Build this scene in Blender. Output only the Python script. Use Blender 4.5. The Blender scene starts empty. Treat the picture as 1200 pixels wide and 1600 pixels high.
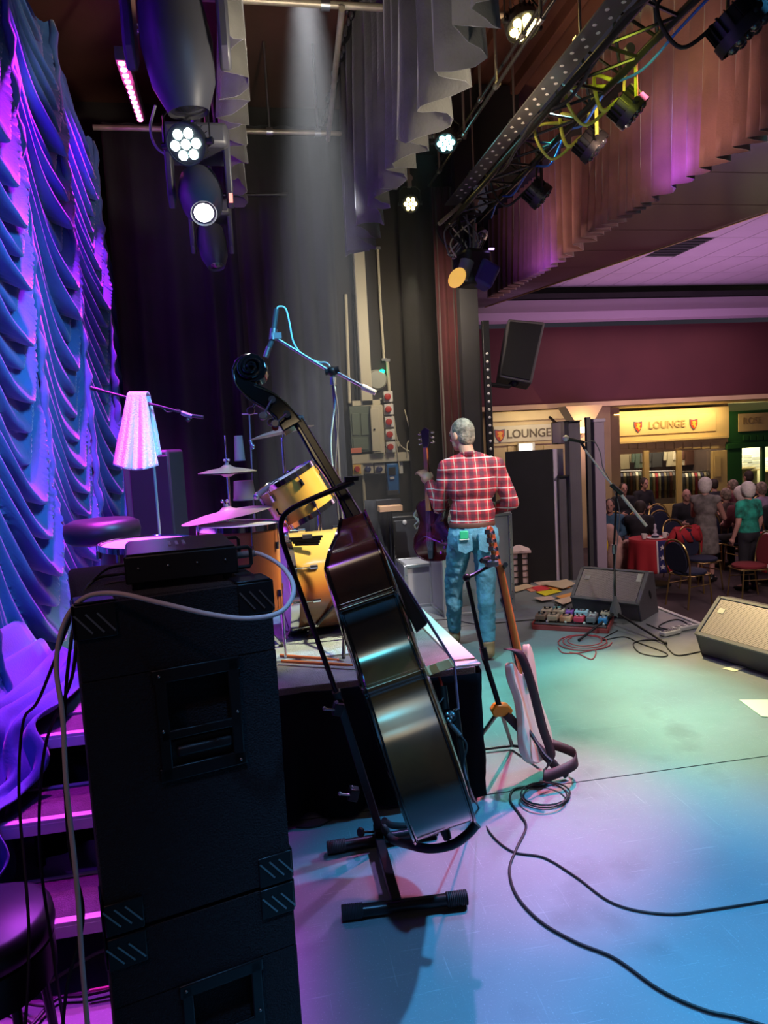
import bpy, math, random
import numpy as np
from mathutils import Vector, Matrix, Quaternion
random.seed(7)
sc = bpy.context.scene
COL = sc.collection
R = math.radians
# ------------------------------------------------------------------ camera
F = 1100.0; H = 1.65
_yaw, _pit, _rol = R(10.3), R(5.6), R(3.1)
FW = Vector((math.sin(_yaw)*math.cos(_pit), math.cos(_yaw)*math.cos(_pit), -math.sin(_pit)))
_r0 = Vector((math.cos(_yaw), -math.sin(_yaw), 0)); _u0 = _r0.cross(FW)
RT = _r0*math.cos(_rol) - _u0*math.sin(_rol)
UP = RT.cross(FW)
CAM = Vector((0, 0, H))
cd = bpy.data.cameras.new('camera'); cam = bpy.data.objects.new('camera', cd); COL.objects.link(cam)
cd.sensor_fit = 'VERTICAL'; cd.sensor_height = 36; cd.lens = F/1600*36; cd.clip_end = 100; cd.clip_start = .05
cam.matrix_world = Matrix.Translation(CAM) @ Matrix((RT, UP, -FW)).transposed().to_4x4()
sc.camera = cam
# ------------------------------------------------------------------ world, view, lights
w = bpy.data.worlds.new('world'); sc.world = w; w.use_nodes = True
w.node_tree.nodes['Background'].inputs[0].default_value = (.55, .5, .7, 1)
w.node_tree.nodes['Background'].inputs[1].default_value = .035
sc.view_settings.view_transform = 'Standard'; sc.view_settings.look = 'None'
sc.view_settings.exposure = 0.3; sc.view_settings.gamma = 1; sc.view_settings.use_curve_mapping = False
sc.cycles.use_denoising = True
sc.cycles.max_bounces = 5; sc.cycles.diffuse_bounces = 3; sc.cycles.glossy_bounces = 3
sc.cycles.sample_clamp_indirect = 4; sc.cycles.caustics_reflective = False; sc.cycles.caustics_refractive = False

def aimq(d):
    return Vector(d).normalized().to_track_quat('-Z', 'Y')
def spot(name, pos, to, power, col, ang=40, blend=.6, size=.08):
    l = bpy.data.lights.new(name, 'SPOT'); l.energy = power; l.color = col
    l.spot_size = R(ang); l.spot_blend = blend; l.shadow_soft_size = size
    o = bpy.data.objects.new(name, l); COL.objects.link(o); o.location = pos
    o.rotation_euler = aimq(Vector(to)-Vector(pos)).to_euler(); return o
def area(name, pos, to, power, col, sx=1, sy=1):
    l = bpy.data.lights.new(name, 'AREA'); l.energy = power; l.color = col; l.shape = 'RECTANGLE'; l.size = sx; l.size_y = sy
    o = bpy.data.objects.new(name, l); COL.objects.link(o); o.location = pos
    o.rotation_euler = aimq(Vector(to)-Vector(pos)).to_euler(); return o

# stage floor colours come from the coloured stage lamps on the rig
spot('stage_lamp_teal', (2.6, 5.6, 4.2), (1.8, 3.85, 0), 1500, (.12, 1, .75), 34, .9)
spot('stage_lamp_amber', (2.9, 6.6, 4.2), (2.95, 3.6, 0), 1150, (1, .78, .36), 34, .9)
spot('stage_lamp_pink', (2.9, 4.5, 4.35), (1.05, 2.85, 0), 1300, (1, .2, .33), 20, .9)
spot('stage_lamp_blue', (2.9, 3.2, 4.3), (1.15, 1.75, 0), 1150, (.07, .48, 1), 42, .9)
spot('stage_lamp_violet', (1.6, 4.6, 4.4), (.25, 2.45, 0), 330, (.55, .32, 1), 26, .7)
spot('stage_lamp_white', (3.0, 1.5, 4.3), (1.9, 4.6, .3), 200, (1, .93, .9), 50, .9)
spot('stage_lamp_blue', (.3, .3, 4.3), (.72, 1.75, 0), 380, (.12, .45, 1), 30, .9)  # added blue fill above the camera, lightens the bass shadow on the floor
spot('drum_lamp_yellow', (3.0, 2.8, 4.0), (.25, 3.9, 1.1), 1100, (1, .86, .55), 22, .6)
spot('drum_lamp_cyan', (2.5, 5.0, 4.3), (.6, 4.2, .6), 900, (.35, .9, 1), 34, .8)
spot('boom_fill_cyan', (.9, 2.0, 4.3), (.0, 3.65, 2.05), 230, (.1, .9, 1), 17, .6)  # added narrow spot that brightens the overhead boom
spot('player_lamp', (3.0, 2.2, 4.2), (1.55, 5.1, 1.3), 860, (1, .88, .8), 18, .6)
spot('player_lamp_cyan', (.3, 3.6, 4.3), (1.6, 5.1, .5), 380, (.35, .9, 1), 26, .6)
spot('bass_highlight_cyan', (-.6, .6, 3.6), (.56, 2.42, .62), 60, (.0, .75, 1), 7, .8, .12)  # added spot, only there to draw a cyan highlight on the ribs
spot('bass_highlight_violet', (-.75, .8, 3.7), (.28, 2.45, 1.28), 70, (.4, .1, 1), 8, .8, .12)  # added spot for the violet streak on the upper bout
spot('bass_fill_warm', (-.5, .5, 3.5), (.5, 2.45, 1.0), 16, (1, .75, .45), 30, .8, .3)  # added weak warm fill on the bass body
for _y, _p in ((3.4, 1100), (4.6, 1700), (5.9, 1300)):
    spot('curtain_lamp_magenta', (-.86, _y, 4.8), (-1.25, _y+.1, 2.4), _p, (.82, .02, 1), 48 if _y < 6 else 30, .7, .05)
spot('curtain_lamp_violet', (-.98, 2.2, 4.3), (-1.2, 4.2, 1.2), 170, (.25, .03, 1), 60, .7)
spot('curtain_lamp_violet', (-1.0, 1.2, 1.9), (-1.2, 3.6, 1.0), 70, (.12, .05, 1), 70, .8)
spot('curtain_lamp_blue', (.9, 2.0, 3.6), (-1.2, 4.4, 1.8), 620, (.12, .48, 1), 56, .9, .4)
spot('steps_lamp_violet', (-.55, 5.2, 4.4), (-.75, 2.4, .1), 900, (.6, .06, 1), 26, .8)
spot('steps_lamp_magenta', (-.9, 4.6, 4.3), (-.7, 3.0, .6), 500, (1, .08, .8), 24, .8)
spot('kit_lamp_magenta', (-.8, 2.6, 4.4), (-.75, 3.6, 1.35), 60, (1, .4, .95), 14, .8)
spot('stack_fill_pink', (-1.3, .1, 3.4), (-.25, 1.5, 1.25), 24, (1, .55, .6), 34, .9, .1)  # unseen helper light that lifts the pale cable and the stack front
spot('stool_lamp_violet', (-.3, 3.6, 4.4), (-.75, 1.9, .1), 380, (.5, .1, 1), 20, .9)
spot('towel_fill_magenta', (-1.0, 2.6, 4.2), (-.72, 3.85, 1.8), 150, (1, .05, .8), 10, .8)  # added tight spot tinting the towel magenta
spot('valance_lamp_warm', (2.55, 4.6, 3.6), (3.6, 5.2, 4.5), 48, (1, .62, .45), 120, .9)
spot('valance_lamp_warm', (2.6, 7.4, 3.7), (3.6, 7.6, 4.3), 36, (1, .62, .45), 120, .9)
spot('valance_lamp_violet', (3.15, 5.2, 3.6), (3.6, 5.4, 3.85), 32, (.3, .05, 1), 80, .9)
spot('valance_lamp_violet', (3.25, 7.9, 3.5), (3.6, 8.1, 3.8), 14, (.3, .05, 1), 130, 1.)
spot('truss_lamp_yellow', (2.1, 3.6, 3.6), (2.75, 4.6, 4.1), 45, (.9, 1, .1), 34, .9)
spot('border_lamp_warm', (.15, 2.6, 2.7), (1.1, 4.0, 4.2), 48, (1, .9, .74), 80, .9)  # added low fill that warms the border face turned to the camera
spot('border_lamp_warm', (1.9, 3.6, 2.9), (1.1, 4.4, 4.1), 70, (1, .86, .66), 90, .9)
spot('ceiling_lamp_warm', (1.5, 5.0, 3.7), (2.3, 5.2, 5.4), 60, (1, .7, .45), 130, .9)
spot('border_lamp_left', (.7, 3.4, 3.0), (.05, 4.6, 4.0), 110, (1, .88, .7), 80, .9)
area('wing_wall_lamp', (1.9, 6.9, 3.2), (1.5, 8.3, 1.8), 19, (1, .85, .62), .4, .4)
spot('haze_lamp', (.6, 5.4, 5.25), (.78, 6.5, 2.2), 1900, (.9, .93, 1), 26, 1.)
# hall: ceiling wash and shop lighting
area('hall_ceiling_wash', (8.5, 11.5, 1.2), (8.2, 12.2, 4.7), 75, (.85, .45, .9), 4, 4)
area('hall_warm_wash', (8.5, 12.0, 4.1), (8.5, 11.5, -.8), 80, (1, .68, .72), 5, 4)
area('hall_front_fill', (5.2, 5.2, 2.9), (7.2, 10, 0), 80, (1, .75, .75), .8, .5)  # added soft fill from the stage side, brightens the hall figures
area('shop_sign_lamp', (10.9, 16.9, 2.1), (10.9, 17.6, 1.2), 40, (1, .72, .3), 3.4, .15)
area('shop_interior_lamp', (11, 18.4, 1.5), (11, 18.6, 0), 60, (1, .8, .55), 3, 1)
area('green_shop_lamp', (14.2, 18.4, 1.3), (14.2, 18.8, 0), 90, (1, .95, .6), 2, 1)
area('annex_lamp', (6.3, 14.6, 2.1), (6.3, 15.5, 1.6), 10, (1, .85, .6), 1.6, .3)

# ------------------------------------------------------------------ picture point -> place in the world
def ray(x, y): return FW + RT*((x-600)/F) - UP*((y-800)/F)
def IP(x, y, d): return CAM + ray(x, y)*d
def onz(x, y, z=0.): d = ray(x, y); return CAM + d*((z-H)/d.z)
def onx(x, y, X): d = ray(x, y); return CAM + d*(X/d.x)
def ony(x, y, Y): d = ray(x, y); return CAM + d*(Y/d.y)

# ------------------------------------------------------------------ materials
def mk(name, col, rough=.55, metal=0., bump=0., bs=40., var=0., vs=6., emit=None, es=1., alpha=None, sheen=0., coat=0., trans=0.):
    m = bpy.data.materials.new(name); m.use_nodes = True; nt = m.node_tree; b = nt.nodes['Principled BSDF']
    b.inputs['Base Color'].default_value = (*col, 1); b.inputs['Roughness'].default_value = rough; b.inputs['Metallic'].default_value = metal
    if sheen: b.inputs['Sheen Weight'].default_value = sheen; b.inputs['Sheen Roughness'].default_value = .4
    if coat: b.inputs['Coat Weight'].default_value = coat; b.inputs['Coat Roughness'].default_value = .08
    if trans: b.inputs['Transmission Weight'].default_value = trans
    if emit: b.inputs['Emission Color'].default_value = (*emit, 1); b.inputs['Emission Strength'].default_value = es
    if bump or var:
        tc = nt.nodes.new('ShaderNodeTexCoord')
    if var:
        n = nt.nodes.new('ShaderNodeTexNoise'); n.inputs['Scale'].default_value = vs; n.inputs['Detail'].default_value = 4
        nt.links.new(tc.outputs['Object'], n.inputs['Vector'])
        r = nt.nodes.new('ShaderNodeMapRange'); r.inputs[1].default_value = .3; r.inputs[2].default_value = .7
        r.inputs[3].default_value = 1-var; r.inputs[4].default_value = 1+var
        nt.links.new(n.outputs[0], r.inputs[0])
        mx = nt.nodes.new('ShaderNodeVectorMath'); mx.operation = 'SCALE'; mx.inputs[0].default_value = col
        nt.links.new(r.outputs[0], mx.inputs['Scale']); nt.links.new(mx.outputs[0], b.inputs['Base Color'])
    if bump:
        n2 = nt.nodes.new('ShaderNodeTexNoise'); n2.inputs['Scale'].default_value = bs; n2.inputs['Detail'].default_value = 3
        nt.links.new(tc.outputs['Object'], n2.inputs['Vector'])
        bp = nt.nodes.new('ShaderNodeBump'); bp.inputs['Strength'].default_value = bump; bp.inputs['Distance'].default_value = .01
        nt.links.new(n2.outputs[0], bp.inputs['Height']); nt.links.new(bp.outputs[0], b.inputs['Normal'])
    return m
M = {}
M['black'] = mk('black_plastic', (.012, .012, .014), .42)
M['blackmetal'] = mk('black_metal', (.014, .014, .016), .32, .3)
M['blackcloth'] = mk('black_drape', (.010, .010, .012), .9, var=.3, vs=3, sheen=.08)
M['brownblack'] = mk('brown_black_drape', (.010, .009, .008), .9, var=.25, vs=3, sheen=.2)
M['carpetblack'] = mk('black_cabinet_carpet', (.010, .010, .014), .92, bump=.7, bs=260, sheen=.12)
M['grey'] = mk('grey_paint', (.18, .18, .19), .5)
M['darkgrey'] = mk('dark_grey', (.05, .05, .055), .5)
M['chrome'] = mk('chrome', (.8, .8, .82), .12, 1)
M['steel'] = mk('steel', (.45, .45, .46), .35, 1)
M['pipe'] = mk('painted_steel_pipe', (.42, .36, .26), .4, .4, var=.2, vs=9)
M['cream'] = mk('cream_plastic', (.62, .56, .42), .5)
M['white'] = mk('white_plastic', (.75, .74, .70), .45)
M['bluevelvet'] = mk('blue_velvet', (.04, .12, .30), .8, var=.15, vs=4, bump=.15, bs=90, sheen=.35)
M['valance'] = mk('brown_pink_velvet', (.22, .10, .095), .8, var=.25, vs=2.5, bump=.2, bs=70, sheen=.5)
M['borderc'] = mk('grey_black_border_cloth', (.10, .095, .085), .85, var=.3, vs=3, bump=.3, bs=60, sheen=.4)
M['redcurtain'] = mk('dark_red_curtain', (.06, .009, .011), .85, var=.3, vs=3, sheen=.4)
M['gold'] = mk('gold_tube', (.52, .36, .13), .3, .9)
M['red'] = mk('red_plastic', (.5, .03, .02), .4)
M['woodor'] = mk('orange_lacquered_maple', (.72, .22, .05), .25, var=.12, vs=14, coat=.6)
M['maroonwall'] = mk('maroon_wall_paint', (.085, .018, .023), .8, var=.08, vs=1.5)
M['skin'] = mk('skin', (.62, .30, .20), .5, var=.1, vs=12)
M['hairwhite'] = mk('white_hair', (.62, .56, .52), .75, bump=.7, bs=60, var=.15, vs=30)
M['hairgrey'] = mk('grey_hair', (.22, .165, .125), .8, bump=1., bs=55, var=.7, vs=22)
M['hairdark'] = mk('dark_hair', (.03, .02, .016), .7, bump=.6, bs=60)
M['eye'] = mk('eye', (.1, .08, .07), .2)

# ------------------------------------------------------------------ mesh builder
ORG = {}
def orth(a):
    a = Vector(a).normalized(); t = Vector((0, 0, 1)) if abs(a.z) < .9 else Vector((1, 0, 0))
    u = a.cross(t).normalized(); return u, a.cross(u).normalized()
class MB:
    def __init__(s): s.v = []; s.f = []; s.m = []; s.cur = 0
    def add(s, vs, fs):
        o = len(s.v); s.v += [tuple(p) for p in vs]; s.f += [tuple(i+o for i in f) for f in fs]; s.m += [s.cur]*len(fs); return s
    def box(s, c, d, rot=None):
        c = Vector(c); vs = []
        for x in (-.5, .5):
            for y in (-.5, .5):
                for z in (-.5, .5):
                    p = Vector((x*d[0], y*d[1], z*d[2])); vs.append(c + (rot @ p if rot else p))
        return s.add(vs, [(0, 1, 3, 2), (4, 6, 7, 5), (0, 4, 5, 1), (2, 3, 7, 6), (0, 2, 6, 4), (1, 5, 7, 3)])
    def cyl(s, a, b, r0, r1=None, n=12, caps=True):
        a, b = Vector(a), Vector(b); r1 = r0 if r1 is None else r1; u, v = orth(b-a); vs = []
        for p, r in ((a, r0), (b, r1)):
            for i in range(n):
                t = 2*math.pi*i/n; vs.append(p + (u*math.cos(t)+v*math.sin(t))*r)
        fs = [(i, i+n, (i+1) % n+n, (i+1) % n) for i in range(n)]
        if caps: fs += [tuple(range(n)), tuple(range(2*n-1, n-1, -1))]
        return s.add(vs, fs)
    def tube(s, pts, r, n=8, closed=False, flat=1., caps=True):
        pts = [Vector(p) for p in pts]; k = len(pts); vs = []; rr = r if isinstance(r, (list, tuple)) else [r]*k
        u = None
        for i, p in enumerate(pts):
            if closed: t = pts[(i+1) % k]-pts[i-1]
            else: t = pts[min(i+1, k-1)]-pts[max(i-1, 0)]
            if t.length < 1e-9: t = Vector((0, 0, 1))
            t.normalize()
            if u is None: u, _ = orth(t)
            u = (u - t*u.dot(t)); u = u.normalized() if u.length > 1e-6 else orth(t)[0]
            v = t.cross(u)
            for j in range(n):
                a = 2*math.pi*j/n; vs.append(p + (u*math.cos(a)+v*math.sin(a)*flat)*rr[i])
        fs = []
        for i in range(k if closed else k-1):
            o, q = i*n, ((i+1) % k)*n
            fs += [(o+j, q+j, q+(j+1) % n, o+(j+1) % n) for j in range(n)]
        if not closed and caps: fs += [tuple(range(n)), tuple(range(k*n-1, (k-1)*n-1, -1))]
        return s.add(vs, fs)
    def lathe(s, prof, o=(0, 0, 0), ax=(0, 0, 1), n=20, caps=True):
        o = Vector(o); ax = Vector(ax).normalized(); u, v = orth(ax); vs = []
        for r, h in prof:
            for i in range(n):
                t = 2*math.pi*i/n; vs.append(o + ax*h + (u*math.cos(t)+v*math.sin(t))*max(r, 1e-4))
        fs = []
        for k in range(len(prof)-1):
            fs += [(k*n+i, k*n+(i+1) % n, (k+1)*n+(i+1) % n, (k+1)*n+i) for i in range(n)]
        if caps: fs += [tuple(range(n-1, -1, -1)), tuple(range((len(prof)-1)*n, len(prof)*n))]
        return s.add(vs, fs)
    def sph(s, c, r, n=14, m=9, rot=None):
        c = Vector(c); r = (r, r, r) if not hasattr(r, '__len__') else r; vs = []
        for k in range(m+1):
            p = math.pi*k/m
            for i in range(n):
                t = 2*math.pi*i/n; q = Vector((math.sin(p)*math.cos(t)*r[0], math.sin(p)*math.sin(t)*r[1], math.cos(p)*r[2]))
                vs.append(c + (rot @ q if rot else q))
        fs = [(k*n+i, (k+1)*n+i, (k+1)*n+(i+1) % n, k*n+(i+1) % n) for k in range(m) for i in range(n)]
        return s.add(vs, fs)
    def prism(s, poly, ext):
        poly = [Vector(p) for p in poly]; e = Vector(ext); n = len(poly)
        return s.add(poly+[p+e for p in poly], [tuple(range(n)), tuple(range(2*n-1, n-1, -1))]+[(i, i+n, (i+1) % n+n, (i+1) % n) for i in range(n)])
    def grid(s, rows):
        n, m = len(rows), len(rows[0])
        return s.add([p for r in rows for p in r], [(i*m+j, i*m+j+1, (i+1)*m+j+1, (i+1)*m+j) for i in range(n-1) for j in range(m-1)])
    def build(s, name, mat, parent=None, smooth=True, bev=0., origin=None, ang=40, solid=0.):
        if parent is not None: org = ORG[parent.name]
        elif origin is not None: org = Vector(origin)
        else:
            a = np.array(s.v); org = Vector(((a[:, 0].min()+a[:, 0].max())/2, (a[:, 1].min()+a[:, 1].max())/2, a[:, 2].min()))
        me = bpy.data.meshes.new(name)
        me.from_pydata([(p[0]-org.x, p[1]-org.y, p[2]-org.z) for p in s.v], [], s.f); me.update()
        mats = mat if isinstance(mat, (list, tuple)) else [mat]
        for q in mats: me.materials.append(M[q] if isinstance(q, str) else q)
        if len(mats) > 1:
            me.polygons.foreach_set('material_index', s.m)
        if smooth:
            me.polygons.foreach_set('use_smooth', [True]*len(me.polygons))
            me.set_sharp_from_angle(angle=R(ang))
        o = bpy.data.objects.new(name, me); COL.objects.link(o)
        if parent is not None: o.parent = parent
        else: o.location = org
        ORG[o.name] = org
        if bev:
            b = o.modifiers.new('bevel', 'BEVEL'); b.width = bev; b.segments = 2; b.limit_method = 'ANGLE'; b.angle_limit = R(50)
        if solid:
            b = o.modifiers.new('solid', 'SOLIDIFY'); b.thickness = solid
        return o
def tag(o, label=None, cat=None, group=None, kind=None):
    if label: o['label'] = label
    if cat: o['category'] = cat
    if group: o['group'] = group
    if kind: o['kind'] = kind
    return o
def thing(name, label, cat, loc=(0, 0, 0), group=None):
    o = bpy.data.objects.new(name, None); COL.objects.link(o); o.location = loc; o.empty_display_size = .1
    ORG[o.name] = Vector(loc); return tag(o, label, cat, group)
def struct(mb, name, mat, **k):
    return tag(mb.build(name, mat, **k), kind='structure')
def dup(o, loc, rz=0., label=None, parent=None, group=None, scale=None):
    c = o.copy(); COL.objects.link(c)
    if parent is None:
        c.location = loc; c.rotation_euler = (0, 0, rz)
        if scale: c.scale = (scale,)*3
        if label: c['label'] = label
        if group: c['group'] = group
        ORG[c.name] = Vector(loc)
    else: c.parent = parent
    for ch in list(o.children): dup(ch, None, parent=c)
    return c
def bez(pts, n=8):
    """smooth curve through points (Catmull-Rom)"""
    P = [Vector(p) for p in pts]; P = [P[0]*2-P[1]] + P + [P[-1]*2-P[-2]]; out = []
    for i in range(1, len(P)-2):
        a, b, c, d = P[i-1:i+3]
        for k in range(n):
            t = k/n; out.append(.5*((2*b)+(c-a)*t+(2*a-5*b+4*c-d)*t*t+(3*b-a-3*c+d)*t**3))
    out.append(P[-2]); return out
def wallbox(mb, x0, y0, x1, y1, Y, th):
    xm, ym = (x0+x1)/2, (y0+y1)/2
    X0, X1 = ony(x0, ym, Y).x, ony(x1, ym, Y).x; Z0, Z1 = ony(xm, y1, Y).z, ony(xm, y0, Y).z
    return mb.box(((X0+X1)/2, Y-th/2, (Z0+Z1)/2), (abs(X1-X0), th, abs(Z1-Z0)))
def text(name, s, size, loc, xd, ud, mat, parent, ext=.004, align='CENTER', font_off=0.):
    cu = bpy.data.curves.new('t', 'FONT'); cu.body = s; cu.size = size; cu.extrude = ext; cu.align_x = align; cu.align_y = 'CENTER'; cu.offset = font_off; cu.resolution_u = 3
    t = bpy.data.objects.new('t', cu); COL.objects.link(t)
    dg = bpy.context.evaluated_depsgraph_get(); me = bpy.data.meshes.new_from_object(t.evaluated_get(dg)); bpy.data.objects.remove(t)
    xd, ud = Vector(xd).normalized(), Vector(ud).normalized()
    me.transform(Matrix.Translation(Vector(loc)-(ORG[parent.name] if parent else Vector())) @ Matrix((xd, ud, xd.cross(ud))).transposed().to_4x4())
    me.materials.clear(); me.materials.append(M[mat] if isinstance(mat, str) else mat)
    o = bpy.data.objects.new(name, me); COL.objects.link(o); o.parent = parent; ORG[o.name] = ORG[parent.name] if parent else Vector(); return o
# ================================================================== SETTING
def floor_mat():
    m = mk('painted_stage_floor', (.23, .27, .29), .42); nt = m.node_tree; b = nt.nodes['Principled BSDF']; L = nt.links.new; N = nt.nodes.new
    tc = N('ShaderNodeTexCoord')
    def noise(s, d=4, sc_=(1, 1, 1), rz=0):
        mp = N('ShaderNodeMapping'); mp.inputs['Scale'].default_value = sc_; mp.inputs['Rotation'].default_value[2] = rz
        L(tc.outputs['Object'], mp.inputs[0]); n = N('ShaderNodeTexNoise'); n.inputs['Scale'].default_value = s; n.inputs['Detail'].default_value = d
        L(mp.outputs[0], n.inputs['Vector']); return n.outputs[0]
    def rng(x, a, b_, c, d):
        r = N('ShaderNodeMapRange'); r.inputs[1].default_value = a; r.inputs[2].default_value = b_; r.inputs[3].default_value = c; r.inputs[4].default_value = d; L(x, r.inputs[0]); return r.outputs[0]
    def mth(op, a, b_):
        q = N('ShaderNodeMath'); q.operation = op; L(a, q.inputs[0])
        if hasattr(b_, 'default_value'): L(b_, q.inputs[1])
        else: q.inputs[1].default_value = b_
        return q.outputs[0]
    base = rng(noise(1.3, 5), .3, .7, .82, 1.15); speck = rng(noise(160, 2), .62, .75, 0, .5)
    s1 = rng(noise(5, 3, (1, 22, 1), .5), .66, .74, 0, .35); s2 = rng(noise(4, 3, (26, 1, 1), -.4), .67, .75, 0, .3); s3 = rng(noise(6, 3, (1, 30, 1), 1.3), .68, .75, 0, .3)
    dark = rng(noise(2.6, 4), .6, .72, 1, .75)
    v = mth('MULTIPLY', base, dark); v = mth('ADD', v, speck); v = mth('ADD', v, s1); v = mth('ADD', v, s2); v = mth('ADD', v, s3)
    mx = N('ShaderNodeVectorMath'); mx.operation = 'SCALE'; mx.inputs[0].default_value = (.235, .26, .275); L(v, mx.inputs['Scale']); L(mx.outputs[0], b.inputs['Base Color'])
    L(rng(noise(3, 4), .3, .7, .34, .6), b.inputs['Roughness'])
    bp = N('ShaderNodeBump'); bp.inputs['Strength'].default_value = .15; bp.inputs['Distance'].default_value = .003; L(noise(70, 4), bp.inputs['Height']); L(bp.outputs[0], b.inputs['Normal'])
    return m
M['floor'] = floor_mat()
fl = struct(MB().box((.95, 3.4, -.1), (5.25, 10.2, .2)), 'floor', 'floor', smooth=False)
# sheet joints of the deck: thin dark grooves standing as strips in the floor
M['joint'] = mk('deck_joint', (.03, .035, .04), .8)
for (a, b) in (((.0, 3.02, 0), (3.5, 2.95, 0)), ((.9, 5.95, 0), (3.5, 5.75, 0))):
    a, b = Vector(a), Vector(b); MB().cyl(a+Vector((0, 0, .0005)), b+Vector((0, 0, .0005)), .0022, n=6).build('deck_joint', 'joint', fl)
struct(MB().box((3.575, 3.4, -.045), (.045, 10.2, .11)), 'trim_1', mk('white_stage_edge', (.72, .68, .66), .5), bev=.005)
struct(MB().box((3.56, 3.4, -.5), (.04, 10.2, .8)), 'trim_2', 'black', smooth=False)
M['carpet'] = mk('dark_patterned_hall_carpet', (.055, .035, .04), .95, bump=.5, bs=120, var=.45, vs=1.6)
struct(MB().box((11, 9, -.9), (14.9, 20, .2)), 'floor_hall', 'carpet', smooth=False)
M['winewall'] = mk('dark_brown_wall', (.028, .024, .02), .85, var=.15, vs=1.5)
struct(MB().box((.55, 8.38, 2.7), (4.3, .12, 5.6)), 'wall_back', 'winewall', smooth=False)
struct(MB().box((-1.68, 3.4, 2.7), (.12, 10.2, 5.6)), 'wall_left', 'black', smooth=False)
M['ceilred'] = mk('red_brown_ceiling_board', (.15, .062, .04), .6, var=.2, vs=1.5, bump=.2, bs=20)
cl = struct(MB().box((.95, 3.4, 5.5), (5.25, 10.2, .12)), 'ceiling', 'ceilred', smooth=False)
for x in (1.35, 1.95, 2.5, 3.05):
    MB().box((x, 3.4, 5.38), (.09 if x != 1.95 else .2, 10.1, .14)).build('ceiling_beam', 'ceilred', cl, smooth=False, bev=.01)
# proscenium return on the far side of the stage
M['pros'] = mk('proscenium_black', (.022, .02, .022), .75, var=.2, vs=3)
struct(MB().box((2.39, 7.46, 2.7), (.2, .12, 5.5)), 'trim_3', 'pros', smooth=False)
struct(MB().box((2.45, 7.95, 2.7), (.06, .8, 5.5)), 'wall_right', 'pros', smooth=False)
struct(MB().box((2.7, 7.62, 4.9), (.8, .1, 1.0)), 'trim_7', 'pros', smooth=False)
# black tower strip with rivets, seen edge on
tw = thing('riveted_upright', 'tall black upright with a column of pale rivets at the proscenium', 'upright', (2.6, 7.36, 0))
a, b = ony(768, 900, 7.36), ony(767, 545, 7.36)
MB().box(((a.x+b.x)/2, 7.38, b.z/2+.2), (.075, .05, b.z+.2)).build('post', 'black', tw, bev=.004)
for i in range(30):
    z = b.z*.98 - i*.085
    MB().sph(((a.x+b.x)/2, 7.352, z), (.016, .008, .016), 8, 5).build('rivet', 'white', tw)
# black flat with a pale edge and the tall grey masking towers beside it
bp_ = thing('black_flat', 'black masking flat with pale lilac edge right of the plaid shirt player', 'flat', (3.0, 7.4, 0))
a, b = ony(790, 706, 7.4), ony(868, 908, 7.4)
MB().box(((a.x+b.x)/2, 7.4, a.z/2), (b.x-a.x, .05, a.z)).build('panel', 'blackcloth', bp_, smooth=False, bev=.004)
M['lilac'] = mk('pale_lilac_board', (.55, .48, .58), .6)
MB().box((b.x+.022, 7.4, a.z/2), (.04, .07, a.z)).build('edge_post', 'lilac', bp_, bev=.003)
MB().box((b.x+.09, 7.43, a.z-.2), (.11, .03, .4)).build('edge_board', 'lilac', bp_, bev=.003)
M['towergrey'] = mk('charcoal_tower_cloth', (.11, .10, .115), .85, var=.15, vs=3)
for i, (x0, x1, yt, Y, lab) in enumerate(((888, 906, 659, 7.3, 'wide charcoal masking tower behind the vocal microphone'), (873, 889, 745, 7.34, 'short charcoal masking tower against the black flat'))):
    A, B = ony(x0, yt, Y), ony(x1, yt, Y)
    t = thing('masking_tower', lab, 'tower', ((A.x+B.x)/2, Y, 0))
    mb = MB(); n = 14
    mb.grid([[Vector((A.x+(B.x-A.x)*j/n, Y-.004*abs(math.sin(j*1.3)), z)) for j in range(n+1)] for z in (0, A.z)]); mb.box(((A.x+B.x)/2, Y+.06, A.z/2), ((B.x-A.x), .1, A.z))
    mb.build('cloth_cover', 'towergrey', t)
    MB().box(((A.x+B.x)/2, Y+.04, A.z+.006), ((B.x-A.x)+.01, .15, .012)).build('top_cap', 'black', t)

# ---------------------------------------------------------------- hall shell
BX = 2.75
blk = MB().box((12.5, 14.55, 3.05), (19.6, .3, 1.72))
struct(blk, 'wall_hall', 'maroonwall', smooth=False)
M['lilacplaster'] = mk('pale_lilac_plaster', (.62, .46, .62), .75)
struct(MB().box((12.5, 14.2, 4.08), (19.6, .36, .16)).box((12.5, 14.32, 4.3), (19.6, .14, .30)), 'trim_4', 'lilacplaster', smooth=False)
struct(MB().box((12.5, 14.3, 4.52), (19.6, .25, .1)), 'trim_5', 'pros', smooth=False)
# tiled hall ceiling: one piece per tile
hc = struct(MB().box((12.0, 11, 4.80), (17, 9.5, .08)), 'ceiling_hall', 'pros', smooth=False)
M['tile'] = mk('pale_ceiling_tile', (.66, .52, .66), .85, bump=.3, bs=200, var=.04, vs=3)
tb = MB().box((0, 0, 0), (.585, 1.185, .02)); me = tb.build('ceiling_tile', 'tile', hc, smooth=False)
me.location = (0, 0, 0); tiles = [me]
k = 0; off = ORG['ceiling_hall']
for i in range(17):
    for j in range(5):
        x, y = 4.5+i*.6, 9.0+j*1.2
        if (i, j) == (5, 2): continue
        o = me if k == 0 else me.copy()
        if k: COL.objects.link(o); o.parent = hc
        o.location = Vector((x, y, 4.745)); o.location = Vector((x, y, 4.745)) ; k += 1
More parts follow.
